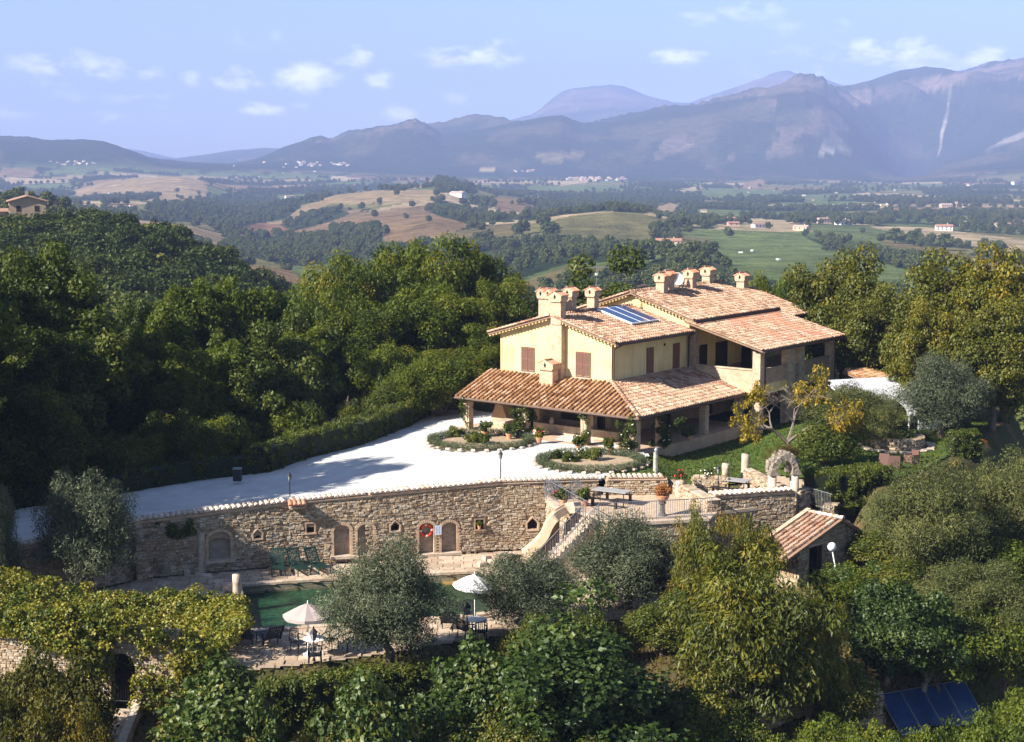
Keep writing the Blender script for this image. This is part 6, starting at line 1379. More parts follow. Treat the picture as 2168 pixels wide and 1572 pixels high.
P_ = {'olive': mk(1, 230, 50000, 2.8, 4.3, 2.05, .50, .13, .030, 'shoot', L_olive, M_bark, .16, 16, .3, tv=.4, lump=.6, cut=-.95),
 'olive_b': mk(2, 180, 48000, 2.6, 3.9, 2.0, .46, .13, .030, 'shoot', L_olive, M_bark, .15, 16, .3, tv=.4, lump=.6, cut=-.95),
 'fig': mk(3, 260, 40000, 3.6, 6.4, 3.3, .50, .155, .115, 'ros', L_fig, M_barkp, .14, 22, .25, lump=.6, tv=.3, cut=-1),
 'fig_b': mk(4, 100, 16000, 2.0, 3.6, 2.1, .40, .15, .11, 'ros', L_fig, M_barkp, .10, 16, .25, lump=.6, tb=.62, tv=.3),
 'cherry': mk(5, 210, 34000, 3.2, 6.2, 3.25, .55, .17, .065, 'droop', L_cherry, M_bark, .14, 26, .25, lump=.75, shell=.35, tv=.3, cut=-1),
 'oak': mk(6, 170, 38000, 3.6, 8.6, 5.0, .66, .19, .13, 'round', L_oak, M_bark, .22, 14, .45, lump=.5, cut=-.9),
 'oak_b': mk(7, 140, 30000, 3.2, 8.8, 5.0, .66, .22, .15, 'round', L_oak, M_bark, .2, 14, .4, lump=.6, cut=-1, tb=.6),
 'poplar': mk(8, 120, 26000, 2.6, 8.2, 5.8, .6, .20, .13, 'round', L_aca, M_barkp, .16, 20, .6, lump=.5, shell=.4, tb=.42),
 'acacia': mk(9, 130, 32000, 4.0, 8.4, 5.6, .8, .22, .10, 'ros', L_aca, M_bark, .2, 22, .5, lump=.8, shell=.35, flat=.65, cut=-.95, tv=.35),
 'acacia_b': mk(10, 110, 30000, 3.8, 8.6, 5.4, .75, .22, .10, 'ros', L_aca, M_bark, .2, 22, .5, lump=.8, shell=.35, flat=.65, tb=.4, cut=-.95, tv=.35),
 'lime': mk(11, 200, 38000, 3.8, 8.2, 4.5, .62, .17, .12, 'droop', L_lime, M_bark, .22, 12, .35, lump=.35, cut=-1),
 'shrub': mk(12, 80, 15000, 1.5, 2.2, 1.2, .38, .085, .055, 'round', L_oak, M_bark, .05, 10, .3, lump=.6, tb=.65),
 'shrub_y': mk(13, 80, 14000, 1.5, 2.4, 1.3, .38, .09, .058, 'round', L_aca, M_bark, .05, 10, .3, lump=.6, tb=.55),
 'hill_a': mk(14, 60, 4200, 4.0, 6.6, 5.2, 1.25, .50, .34, 'round', L_hill, M_bark, .25, 5, .5, lump=.5, cut=-.9),
 'hill_b': mk(15, 50, 3800, 3.6, 7.4, 5.0, 1.2, .48, .34, 'round', L_hill, M_bark, .25, 5, .5, lump=.6, cut=-.9, tb=.62),
 'hill_c': mk(16, 60, 3800, 4.3, 6.0, 4.6, 1.2, .50, .34, 'round', L_hill, M_bark, .25, 5, .5, lump=.6, cut=-.9, tb=.4),
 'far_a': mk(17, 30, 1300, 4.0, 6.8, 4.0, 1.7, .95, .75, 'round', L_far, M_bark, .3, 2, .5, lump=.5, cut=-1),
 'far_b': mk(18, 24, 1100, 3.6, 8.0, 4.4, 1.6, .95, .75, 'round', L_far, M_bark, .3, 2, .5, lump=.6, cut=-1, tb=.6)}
for k, b in P_.items(): proto(k, b)
KIND = dict(olive='olive_tree', olive_b='olive_tree', fig='fig_tree', fig_b='fig_tree', cherry='cherry_tree', oak='broadleaf_tree', oak_b='broadleaf_tree', poplar='slender_tree', acacia='acacia_tree', acacia_b='acacia_tree', lime='lime_tree', shrub='shrub', shrub_y='shrub')
L_bbr = leaf_mat('bronze_leaves', [(0,(.022,.030,.010)), (.5,(.050,.058,.016)), (.85,(.10,.095,.022)), (1,(.17,.13,.03))], trans=.25, gloss=.2)
cm, tm_, w_, h_ = PROTO['shrub']; c2 = cm.copy(); c2.materials.clear(); c2.materials.append(L_bbr); PROTO['shrub_b'] = (c2, tm_, w_, h_); KIND['shrub_b'] = 'shrub'
L_olg = leaf_mat('green_olive_leaves', [(0,(.040,.054,.028)), (.4,(.075,.095,.05)), (.75,(.12,.14,.075)), (1,(.18,.19,.10))], trans=.2, gloss=.3)
for k in ('olive', 'olive_b'):
    cm, tm_, w_, h_ = PROTO[k]; c2 = cm.copy(); c2.materials.clear(); c2.materials.append(L_olg); PROTO[k+'_g'] = (c2, tm_, w_, h_); KIND[k+'_g'] = 'olive_tree'
NT = 0
def plant(key, x, y, zb, w_, h_, label, group=None, name=None, cat='tree', rz=None):
    cm, tm_, W0, H0 = PROTO[key]; rz = random.uniform(0, 6.28) if rz is None else rz
    o = empty(name or KIND.get(key, 'tree'), (x, y, zb), rz, label, cat, group, scale=(w_/W0, w_/W0, h_/H0))
    link_mesh('crown', cm, None, o); link_mesh('trunk', tm_, None, o); return o
def plant_px(key, u, vtop, Y, wpx, label, zb=None, **kw):
    top = aty(u, vtop, Y); x = top[0]; zb = gz(x, Y) if zb is None else zb; w_ = wpx*Y/FPX; return plant(key, x, Y, zb, w_, max(.6, top[2]-zb), label, **kw)
# trees of the garden
TREES = [
 ('olive',822,1150,62,282,'big round olive tree between the two parasols in front of the pool',0,.3),
 ('olive_b',1122,1168,66.5,250,'silvery olive tree right of the cream parasol',0,1.1),
 ('olive',1330,1092,69.5,290,'large olive tree in front of the terrace railing and stair',-.1,2.4),
 ('fig',1200,1300,57,500,'broad dark green fig tree at bottom centre',None,.5),
 ('fig_b',1010,1370,56,220,'lower left spur of the bottom centre fig foliage',None,1),
 ('cherry',1585,1185,61,350,'large yellowing cherry tree below the stone hut',None,2),
 ('cherry',1715,1265,61.5,180,'smaller yellowing cherry tree right of the large one, below the hut door',None,4),
 ('cherry',1480,1085,66.5,125,'spindly yellow-green sapling rising before the terrace parapet',None,1),
 ('cherry',1600,1100,68.5,120,'slim yellow-green tree top in front of the shaded parapet wall',None,3),
 ('fig',1885,1215,66,235,'dark green leafy tree right of the hut lamp',None,2),
 ('fig_b',1960,1270,66,200,'dark green bushy tree among the slope shrubs below the right olives',None,2),
 ('fig_b',450,1412,54.5,240,'bright green fig bush beside the garden steps',None,.3),
 ('fig_b',795,1438,52.5,210,'young bright green fig in the bottom middle below the hedge',None,2),
 ('fig_b',545,1465,54,120,'fig bush to the right of the one by the steps',None,4),
 ('olive_b',185,1000,70.8,225,'olive tree with a thin trunk standing before the left wall',.6,.7),
 ('olive_b',-25,1005,68.5,120,'olive crown cut off by the left edge above the road wall',-.3,2.7),
 ('olive_g',1975,985,75,280,'pale olive tree on the slope right of the clipped hedge',None,.7),
 ('olive_b_g',2150,955,78,230,'pale olive tree at the far right edge',None,2.7),
 ('olive_b_g',2060,1190,69,270,'brownish olive tree low on the right slope',None,3.7),
 ('olive',1998,752,94.7,205,'grey-green olive tree with a dark forked trunk on the right lawn',3.38,3.1),
 ('olive_b_g',1795,812,93,190,'light olive tree in front of the loggia corner',3.38,1.9),
 ('olive_b_g',1860,838,92,130,'small light olive beside the round planter',3.38,.2),
 ('shrub',1748,890,86,150,'dark green rounded bush right of the ruined arch',2.8,.2),
 ('lime',1790,530,113,235,'golden-green lime tree behind the loggia, left of the pair',None,.2),
 ('lime',1865,610,108,210,'golden-green lime tree right behind the white tent',None,1.2),
 ('lime',2020,540,106,270,'massive golden-green lime tree at upper right',None,2.2),
 ('lime',2140,528,102,250,'golden-green lime tree at the right edge',None,3.2),
 ('lime',1960,640,100,170,'lower golden-green lime between the two big limes',None,4.2),
 ('lime',2110,640,98,220,'lower yellow-spotted lime in front of the right edge limes',None,5.2),
 ('oak_b',1300,540,132,270,'dark bushy tree behind the front chimneys and aerial',None,.4),
 ('oak_b',1228,556,134,190,'dark tree left of the aerial behind the roof',None,1.4),
 ('acacia',1625,588,130,120,'small bright green tree behind the skylights',None,.4),
 ('acacia_b',1690,598,126,110,'small green tree between the villa roof and the limes',None,2.4)]
AC = [('acacia',735,545,120,190),('acacia_b',820,530,124,200),('acacia',905,520,126,200),('acacia_b',1000,508,127,210),('acacia',1062,590,121,150),('acacia_b',690,612,112,160),('acacia',770,640,110,190),('acacia_b',860,610,113,200),('acacia',950,610,114,200),('acacia_b',1040,690,109,150),('acacia',800,730,106,170),('acacia_b',910,740,107,170),('acacia',985,740,108,150),('poplar',640,700,104,150)]
for k, (t_, u, v, Y, w_) in enumerate(AC): TREES.append((t_, u, v, Y, w_, ('tall' if v < 600 else 'lower')+' feathery acacia in the grove left of the villa, '+('reaching the skyline' if v < 560 else 'in the middle of the grove' if v < 700 else 'close above the long hedge'), None, k, 'acacias of the grove left of the villa'))
LF = [('poplar',400,602,108,150),('poplar',450,600,112,160),('poplar',340,640,104,140),('poplar',310,700,100,130),('poplar',520,612,110,150),('poplar',590,620,113,160),('oak_b',540,690,99,190),('oak_b',610,660,101,170),('oak',655,660,107,160),('poplar',470,720,98,150),('poplar',400,740,96,150)]
for k, (t_, u, v, Y, w_) in enumerate(LF): TREES.append((t_, u, v, Y, w_, ('slender light-stemmed tree' if t_ == 'poplar' else 'full green tree')+' beyond the long hedge, left of the acacia grove', None, k, 'trees beyond the long hedge'))
DK = [('oak',70,525,96,250),('oak_b',160,600,92,220),('oak',0,560,90,220),('oak_b',225,660,103,180),('oak',110,700,86,220),('oak_b',30,720,84,220),('oak',190,760,95,190),('oak_b',265,740,104,150),('oak',-90,600,88,250),('oak',100,820,82,170),('oak_b',0,860,81,150),('oak_b',180,580,105,160),('oak',270,640,110,150),('oak',-160,540,95,260)]
for k, (t_, u, v, Y, w_) in enumerate(DK): TREES.append((t_, u, v, Y, w_, 'tall dark oak in the dense group at the left edge above the road', None, k, 'dark oaks at the left edge'))
ORD = ['first','second','third','fourth','fifth','sixth','seventh','eighth','ninth','tenth','eleventh','twelfth','thirteenth','fourteenth','fifteenth','sixteenth','seventeenth','eighteenth','nineteenth','twentieth','twenty-first','twenty-second','twenty-third','twenty-fourth','twenty-fifth','twenty-sixth','twenty-seventh']
def ordinals(items, what, where, tiers):          # items: (index, u, v) -> a label that counts them from the left in each tier
    out = {}
    for lo, hi, tn_ in tiers:
        sub_ = sorted([i for i in items if lo <= i[2] < hi], key=lambda i: i[1])
        for n, i in enumerate(sub_): out[i[0]] = '%s, %s from the left in the %s row %s' % (what, ORD[min(n, 17)], tn_, where)
    return out
for g_, what, where, tiers in (('dark oaks at the left edge','tall dark oak','at the left edge',((0,600,'top'),(600,730,'middle'),(730,2000,'bottom'))),('acacias of the grove left of the villa','feathery acacia','of the grove',((0,570,'skyline'),(570,680,'middle'),(680,2000,'lower'))),('trees beyond the long hedge','green tree','beyond the hedge',((0,625,'back'),(625,695,'middle'),(695,2000,'front')))):
    mp_ = ordinals([(i, t[1], t[2]) for i, t in enumerate(TREES) if len(t) > 8 and t[8] == g_], what, where, tiers)
    for i, lb in mp_.items(): TREES[i] = TREES[i][:5]+(lb,)+TREES[i][6:]
for t in TREES:
    key, u, v, Y, wpx, lab, zb, rz = t[:8]; grp = t[8] if len(t) > 8 else None
    plant_px(key, u, v, Y, wpx, lab, zb, group=grp, rz=float(rz), cat=('shrub' if key.startswith('shrub') else 'tree'))
rg = random.Random(21)
# undergrowth shrubs
SH = []
for k in range(26): u = rg.uniform(-60, 560); SH.append((rg.choice(['shrub','shrub_y']), u, 1060-u*.22-rg.uniform(30, 110), 81+u/560*12+rg.uniform(0, 4), rg.uniform(90, 150), 'leafy shrub in the undergrowth along the far side of the drive', 'shrubs along the drive'))
for k in range(16): u = rg.uniform(600, 1060); SH.append((rg.choice(['shrub','shrub_y']), u, 930-(u-600)*.28-rg.uniform(20, 90), 97+(u-600)/460*9, rg.uniform(80, 130), 'leafy shrub under the acacias behind the long hedge', 'shrubs behind the long hedge'))
for (u, v, Y, w_) in ((1850,1120,76,150),(1900,1180,73,160),(1990,1330,66,190),(2090,1370,71,170),(2140,1300,67,160),(1780,1400,62,160),(2150,1150,74,140),(2190,1470,61,150),(1880,1300,66,150),(1720,1330,62,150),(2050,1280,67,150),(2010,1130,76,130),(2130,1060,80,140),(1780,1200,70,130)): SH.append((rg.choice(['shrub','shrub_y']), u, v, Y, w_, 'green shrub on the overgrown slope at lower right', 'shrubs on the right slope'))
for (u, v, Y, w_) in ((1760,1530,56,170),(1840,1545,55,150),(1930,1550,54.5,130),(2040,1535,55,150),(2130,1500,56,170),(2110,1555,54,160),(1700,1560,54.5,130)): SH.append(('shrub_y', u, v, Y, w_, 'bright green bush along the bottom edge by the solar panels', 'bushes along the bottom right'))
for (u, v, Y, w_) in ((60,1370,57,200),(140,1400,56,200),(30,1450,54,190),(110,1480,53,190),(180,1500,52.5,120),(20,1540,52,150)): SH.append(('shrub_b', u, v, Y, w_, 'dark olive-brown bush left of the garden steps', 'bushes left of the garden steps'))
for (u, v, Y, w_) in ((1300,1500,57,220),(1420,1480,58,200),(1500,1450,59,180),(1370,1560,55,200),(900,1530,54,120),(1060,1500,54.5,180),(1140,1545,53.5,200),(650,1540,54,90),(1560,1500,59,140),(960,1560,53,160),(1240,1560,53.5,180)): SH.append(('shrub', u, v, Y, w_, 'dark green undergrowth shrub below the bottom centre fig', 'shrubs under the fig tree'))
for (u, v, Y, w_) in ((1120,1300,63,130),(1240,1290,64,130),(1400,1280,65,160),(1460,1230,67,130)): SH.append(('shrub', u, v, Y, w_, 'dark shrub between the olives and the fig tree', 'shrubs between olives and fig'))
for g_, what in (('shrubs along the drive','leafy shrub at the drive edge'),('shrubs behind the long hedge','shrub under the acacias'),('shrubs on the right slope','green shrub'),('bushes along the bottom right','bright bush by the solar panels'),('bushes left of the garden steps','olive-brown bush by the steps'),('shrubs under the fig tree','dark shrub below the fig'),('shrubs between olives and fig','dark shrub above the fig')):
    its = sorted([i for i, t in enumerate(SH) if t[6] == g_], key=lambda i: SH[i][1])
    for n, i in enumerate(its): SH[i] = SH[i][:5]+((what+', '+ORD[min(n, 26)]+' from the left'+(' on the right slope' if 'slope' in g_ else '')),)+SH[i][6:]
for t in SH: plant_px(t[0], t[1], t[2], t[3], t[4], t[5], group=t[6], cat='shrub')
# tall trees beyond the left edge of the view; their shade dapples the drive
for k, (x, y, h_) in enumerate(((-30.5,69,16.5),(-35,73.5,18.5),(-31,78.5,15.5),(-37,68,20),(-40,79,17),(-29,75,17.5),(-27.5,70.5,12))):
    plant(['oak_b','poplar','oak'][k % 3], x, y, gz(x, y), 8.5, h_, 'tall tree beyond the left edge shading the drive, %s one' % ORD[k], 'trees shading the drive', rz=float(k))
# wooded hillside, every tree its own object
n_ = 0; used = []
rg = random.Random(5)
while n_ < 285:
    Y = rg.uniform(150, 345); u = rg.uniform(-160, 720); x = (u-1084)/FPX*Y
    if any((x-a_)**2+(Y-b_)**2 < 5.2**2 for a_, b_ in used): 
        if rg.random() > .02: continue
    g = gz(x, Y); uu, vv = proj(x, Y, g+8)
    if vv > 760: continue
    used.append((x, Y)); h_ = rg.uniform(6.5, 10.5); 
    if 330 < Y and abs(uu-58) < 60: h_ = 4
    hk = rg.randint(0, 2); plant(['hill_a','hill_b','hill_c'][hk], x, Y, g, rg.uniform(6.5, 10), h_, ('rounded green','narrower light green','broad dark green')[hk]+' tree in the dense wood '+('low on' if Y < 215 else 'half way up' if Y < 280 else 'near the crest of')+' the left hillside', 'trees of the wooded hillside', name='woodland_tree'); n_ += 1
used2 = []
for k in range(90):
    Y = rg.uniform(345, 440); u = rg.uniform(-160, 800); x = (u-1084)/FPX*Y; used2.append((x, Y, gz(x, Y)))
# woods farther off: instanced leafy crowns on points, as masses nobody could count
def scatter(name, pts, scl, key, label):
    me = bpy.data.meshes.new(name); me.vertices.add(len(pts)); me.vertices.foreach_set('co', np.asarray(pts, np.float32).ravel()); a = me.attributes.new('size', 'FLOAT', 'POINT'); a.data.foreach_set('value', np.asarray(scl, np.float32)); me.update()
    o = link_mesh(name, me, None); tag(o, label, 'woodland', kind='stuff'); ng = bpy.data.node_groups.new(name, 'GeometryNodeTree')
    ng.interface.new_socket('Geometry', in_out='INPUT', socket_type='NodeSocketGeometry'); ng.interface.new_socket('Geometry', in_out='OUTPUT', socket_type='NodeSocketGeometry')
    gi, go = ng.nodes.new('NodeGroupInput'), ng.nodes.new('NodeGroupOutput'); m2p = ng.nodes.new('GeometryNodeMeshToPoints'); iop = ng.nodes.new('GeometryNodeInstanceOnPoints'); oi = ng.nodes.new('GeometryNodeObjectInfo')
    na = ng.nodes.new('GeometryNodeInputNamedAttribute'); na.data_type = 'FLOAT'; na.inputs['Name'].default_value = 'size'; rv_ = ng.nodes.new('FunctionNodeRandomValue'); rv_.data_type = 'FLOAT_VECTOR'
    rv_.inputs[0].default_value = (0,0,0); rv_.inputs[1].default_value = (0,0,6.28); oi.inputs['Object'].default_value = CR[key]; oi.inputs['As Instance'].default_value = True
    lk = ng.links.new; lk(gi.outputs[0], m2p.inputs['Mesh']); lk(m2p.outputs[0], iop.inputs['Points']); lk(oi.outputs['Geometry'], iop.inputs['Instance']); lk(na.outputs['Attribute'], iop.inputs['Scale']); lk(rv_.outputs[0], iop.inputs['Rotation']); lk(iop.outputs[0], go.inputs[0])
    md = o.modifiers.new('scatter', 'NODES'); md.node_group = ng; return o
CR = {}
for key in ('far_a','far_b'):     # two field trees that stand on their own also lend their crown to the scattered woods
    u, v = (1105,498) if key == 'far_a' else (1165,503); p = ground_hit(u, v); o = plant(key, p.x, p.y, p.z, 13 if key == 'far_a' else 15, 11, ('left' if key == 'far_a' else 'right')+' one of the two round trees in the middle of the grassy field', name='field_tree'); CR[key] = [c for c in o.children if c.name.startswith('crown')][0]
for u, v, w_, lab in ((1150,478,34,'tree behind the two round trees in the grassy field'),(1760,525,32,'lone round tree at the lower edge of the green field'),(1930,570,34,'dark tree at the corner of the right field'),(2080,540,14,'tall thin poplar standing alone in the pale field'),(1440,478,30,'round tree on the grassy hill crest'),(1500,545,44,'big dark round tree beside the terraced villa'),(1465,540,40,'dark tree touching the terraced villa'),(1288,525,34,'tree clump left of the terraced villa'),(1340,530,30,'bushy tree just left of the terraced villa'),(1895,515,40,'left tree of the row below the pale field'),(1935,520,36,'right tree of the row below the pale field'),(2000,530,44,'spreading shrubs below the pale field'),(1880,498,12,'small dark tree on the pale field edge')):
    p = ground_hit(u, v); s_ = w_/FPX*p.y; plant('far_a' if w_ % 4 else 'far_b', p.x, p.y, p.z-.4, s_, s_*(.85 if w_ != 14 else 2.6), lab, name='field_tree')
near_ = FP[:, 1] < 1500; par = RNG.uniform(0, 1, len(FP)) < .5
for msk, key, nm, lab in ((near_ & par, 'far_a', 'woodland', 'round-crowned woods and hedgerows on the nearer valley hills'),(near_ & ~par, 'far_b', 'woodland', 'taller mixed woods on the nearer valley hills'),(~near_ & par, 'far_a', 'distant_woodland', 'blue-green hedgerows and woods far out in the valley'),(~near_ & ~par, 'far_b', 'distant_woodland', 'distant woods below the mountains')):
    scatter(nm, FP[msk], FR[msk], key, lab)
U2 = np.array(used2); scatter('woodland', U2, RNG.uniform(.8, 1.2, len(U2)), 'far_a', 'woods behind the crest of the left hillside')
# hedges
def hedge(name, label, path, width, h, zf, nl, lmat, ll=.10, seed=1, rnd=.06):
    P = [Vector((p[0], p[1], 0)) for p in path]; rng = np.random.default_rng(seed); o = empty(name, (P[0].x, P[0].y, zf(P[0].x, P[0].y)), 0, label, 'hedge'); z0 = o.location.z; cen = []; rad = []; core = MB()
    tot = sum((P[i+1]-P[i]).length for i in range(len(P)-1))
    for i in range(len(P)-1):
        d = P[i+1]-P[i]; n = max(2, int(nl*.013*d.length/tot)); dn = d.normalized(); sd_ = Vector((-dn.y, dn.x, 0))
        for k in range(n):
            t = rng.uniform(0, 1); face = rng.choice(3, p=[.42,.29,.29]); a_ = rng.uniform(-1, 1); 
            if face == 0: oy, oz = a_*width/2, h
            elif face == 1: oy, oz = width/2, rng.uniform(0, h)
            else: oy, oz = -width/2, rng.uniform(0, h)
            p = P[i]+d*t+sd_*(oy*.88); g = zf(p.x, p.y); cen.append((p.x-P[0].x, p.y-P[0].y, g-z0+oz-.1+rng.normal(0, rnd*.5))); rad.append(rng.uniform(.14, .24))
        for k in range(max(6, n//10)):
            e_ = P[i]-P[0] if k % 2 else P[i+1]-P[0]; a_ = e_+sd_*rng.uniform(-.45, .45)*width; g_ = zf((a_+P[0]).x, (a_+P[0]).y)-z0; cen.append((a_.x, a_.y, g_+rng.uniform(0, h-.1))); rad.append(.24)
        g0, g1 = zf(P[i].x, P[i].y)-z0, zf(P[i+1].x, P[i+1].y)-z0; q = [P[i]-P[0]+sd_*width*.4, P[i]-P[0]-sd_*width*.4, P[i+1]-P[0]-sd_*width*.4, P[i+1]-P[0]+sd_*width*.4]
        core.add([(q[0].x,q[0].y,g0-.5),(q[1].x,q[1].y,g0-.5),(q[2].x,q[2].y,g1-.5),(q[3].x,q[3].y,g1-.5),(q[0].x,q[0].y,g0+h-.18),(q[1].x,q[1].y,g0+h-.18),(q[2].x,q[2].y,g1+h-.18),(q[3].x,q[3].y,g1+h-.18)], [(0,3,2,1),(4,5,6,7),(0,1,5,4),(1,2,6,5),(2,3,7,6),(3,0,4,7)])
    V, F, tn = leaf_cloud(seed, np.array(cen), np.array(rad), nl, ll, ll*.6, 'round', 1.0, .55, .3); me = np_mesh('foliage', V, quads=F, fattr=tn); link_mesh('foliage', me, lmat, o); core.build('dark_filler', M_hcore, o); return o  # solid dark filler box added behind the leaf shell, not modelled branches
M_hcore = mat('hedge_core', (.018,.025,.008), (.012,.018,.006), scale=5)
h1 = [on(yardz, u, v)[:2] for u, v in ((565,1003),(640,975),(760,945),(860,905),(905,880))]; h1 = [np.array(p)+np.array([-.35,.7]) for p in h1]
hedge('hedge', 'long clipped hedge between the drive and the acacia grove', h1, 1.5, 1.55, lambda x, y: float(yardz(x))-.05, 34000, L_hedge, seed=3)
h2 = [at(u, v, 0)[:2] for u, v in ((548,1455),(700,1435),(830,1418),(950,1405))]
hedge('hedge', 'clipped hedge along the near edge of the pool deck', h2, 1.1, 1.45, lambda x, y: -1.3, 30000, L_hedge, seed=4)
h3 = [at(u, v, 2.6)[:2] for u, v in ((1712,1068),(1800,1064),(1868,1052))]; h3 = [np.array(p)+np.array([.2,1.0]) for p in h3]
hedge('hedge', 'thick clipped hedge right of the ruined arch, edging the lawn', h3, 1.8, 1.75, lambda x, y: 2.35, 24000, L_hedge, seed=5)
h4 = [at(u, v, 3.4)[:2] for u, v in ((2012,960),(2068,955))]; hedge('hedge', 'short clipped hedge with a reddened patch right of the round planter', h4, .9, 1.3, lambda x, y: 3.3, 9000, L_hedge, seed=6)
h5 = [on(yardz, u, v)[:2] for u, v in ((-100,1085),(120,1072),(300,1040),(420,1020),(565,1003))]; hedge('hedge', 'rough dark hedge along the back of the drive at left', [np.array(p)+np.array([-.2,.9]) for p in h5], 1.4, 1.2, lambda x, y: float(yardz(x))-.1, 18000, L_oak, ll=.13, seed=7, rnd=.3)
# ivy over the gate house
rng = np.random.default_rng(9); gl = gate.location; cen = []; rad = []
for k in range(520):
    u = rng.uniform(-60, 520); t = rng.uniform(0, 1); vt = np.interp(u, [-60,0,100,200,300,420,500,520], [1195,1210,1225,1248,1262,1250,1262,1300]); vb_ = np.interp(u, [-60,50,130,260,330,420,500,520], [1300,1330,1380,1400,1480,1450,1340,1320])
    v = vt+(vb_-vt)*t; Y = 66.5-5.2*t**.8; p = aty(u, v, Y); cen.append(p); rad.append(rng.uniform(.25, .55))
for k in range(240):
    u = rng.uniform(-40, 232); v = rng.uniform(1285, 1340+u*.28); p = aty(u, v, 60.0+rng.uniform(-.3,.4)+max(0,(120-u))*.006); cen.append(p); rad.append(rng.uniform(.2, .4))
for k in range(46):
    u = rng.uniform(225, 350); v = rng.uniform(1288, 1350+abs(u-262)*.35); p = aty(u, v, 59.9+rng.uniform(-.2,.2)); cen.append(p); rad.append(rng.uniform(.14, .26))
for k in range(160):
    u = rng.uniform(280, 430); v = rng.uniform(1330, 1520); p = aty(u, v, 60.4+rng.uniform(-.4,.3)); cen.append(p); rad.append(rng.uniform(.18, .34))
for k in range(90):
    u = rng.uniform(150, 235); v = rng.uniform(1340, 1430); p = aty(u, v, 60.6+rng.uniform(-.4,.3)); cen.append(p); rad.append(rng.uniform(.2, .36))
cen = np.array(cen); base = np.array([gl.x, gl.y, 0]); iv = empty('ivy', (gl.x, gl.y, 0), 0, 'bright yellow-green ivy mound smothering the gate house and pergola', 'ivy')
V, F, tn = leaf_cloud(31, cen-base, np.array(rad), 84000, .12, .10, 'round', .8, .5, .5); link_mesh('foliage', np_mesh('foliage', V, quads=F, fattr=tn), L_ivy, iv)
cb_ = MB(); Pc = [aty(u, v, Y)-base for u, v, Y in ((-60,1330,66),(480,1330,66),(430,1400,62.5),(-60,1400,62.5))]; cb_.prism([(p[0],p[1]) for p in Pc][::-1], -3, .2); cb_.build('dark_filler', M_hcore, iv)  # dark filler block added inside the ivy mound, not modelled branches
i_, x_, z_ = wall_hit(372, 1118); wi = frame_of(i_, False) @ Vector((x_, -.15, z_)); c = np.array([[rng.normal(0,.6), rng.normal(0,.1), rng.normal(0,.28)] for _ in range(26)]); V, F, tn = leaf_cloud(33, c, np.full(26,.2), 2600, .12, .09, 'round', 1, .4, .3); o = link_mesh('ivy_patch', np_mesh('ivy_patch', V, quads=F, fattr=tn), L_ivy, None, wi); tag(o, 'small ivy patch hanging over the wall top left of the brick niche', 'ivy')
# flower beds edged with lavender
def bed(name, label, cpx, rx, ry, rz, flowers):
    c = V3(*cpx, 3.4); o = empty(name, c, rz, label, 'flower bed'); cen = []; n = int(2*math.pi*(rx+ry)/2/.16)
    for k in range(n):
        a_ = 2*math.pi*k/n
        cen.append((rx*math.cos(a_)+rng.normal(0,.05), ry*math.sin(a_)+rng.normal(0,.05), .2))
    V, F, tn = leaf_cloud(int(rx*10), np.array(cen), np.full(n,.27), 15000, .13, .025, 'shoot', .9, .5, .35); link_mesh('lavender_border', np_mesh('lavender_border', V, quads=F, fattr=tn), L_lav, o)
    MB().prism([(rx*.98*math.cos(a_), ry*.98*math.sin(a_)) for a_ in np.linspace(0, 2*math.pi, 29)[:-1]], -.1, .05).build('soil', mat('bed_soil', (.30,.22,.14), (.40,.31,.21), scale=5, bs=.8), o)
    for k in range(26): a_ = 2*math.pi*k/26; vs, fs = stone_unit(k+500); MB().add(vs, fs, T((rx+.33)*math.cos(a_), (ry+.33)*math.sin(a_), .03, a_) @ Matrix.Rotation(-math.pi/2, 4, 'X') @ Matrix.Diagonal((.2,.1,.24,1))).build('edging_stone', M_cap, o)
    return o
def bushlet(u, v, z, r, h, label, lmat, flower=None, nf=0, name='bush', cat='bush', nl=2200, ll=.09, group=None):
    p = V3(u, v, z) if not isinstance(u, Vector) else u; o = empty(name, p, 0, label, cat, group); nc = 14; c = np.stack([rng.normal(0, r*.45, nc), rng.normal(0, r*.45, nc), rng.uniform(.15*h, h, nc)], -1)
    V, F, tn = leaf_cloud(int(abs(p.x*97+p.y*31)), c, np.full(nc, r*.45), nl, ll, ll*.6, 'round', .9, .55, .3); link_mesh('foliage', np_mesh('foliage', V, quads=F, fattr=tn), lmat, o)
    if flower:
        mb = MB()
        for k in range(nf): a_ = rng.uniform(0, 6.28); q = c[rng.integers(nc)]+np.array([math.cos(a_)*r*.45, math.sin(a_)*r*.45, rng.uniform(0,.15)]); mb.lathe([(.01,-.03),(.045,0),(.03,.04)], 6, T(*q))
        mb.build('flowers', flower, o, kind='stuff')
    return o
M_fw = mat('white_petals', (.8,.78,.70), scale=3, bs=0); M_fr = mat('red_petals', (.40,.02,.04), (.5,.04,.05), scale=3, bs=0)
bed('lavender_bed', 'kidney bed with a grey lavender rim before the left portico', (1018,938), 2.9, 2.5, .0, 0)
bed('lavender_bed', 'round bed with a grey lavender rim and white roses before the portico corner', (1252,982), 2.8, 2.6, .2, 0)
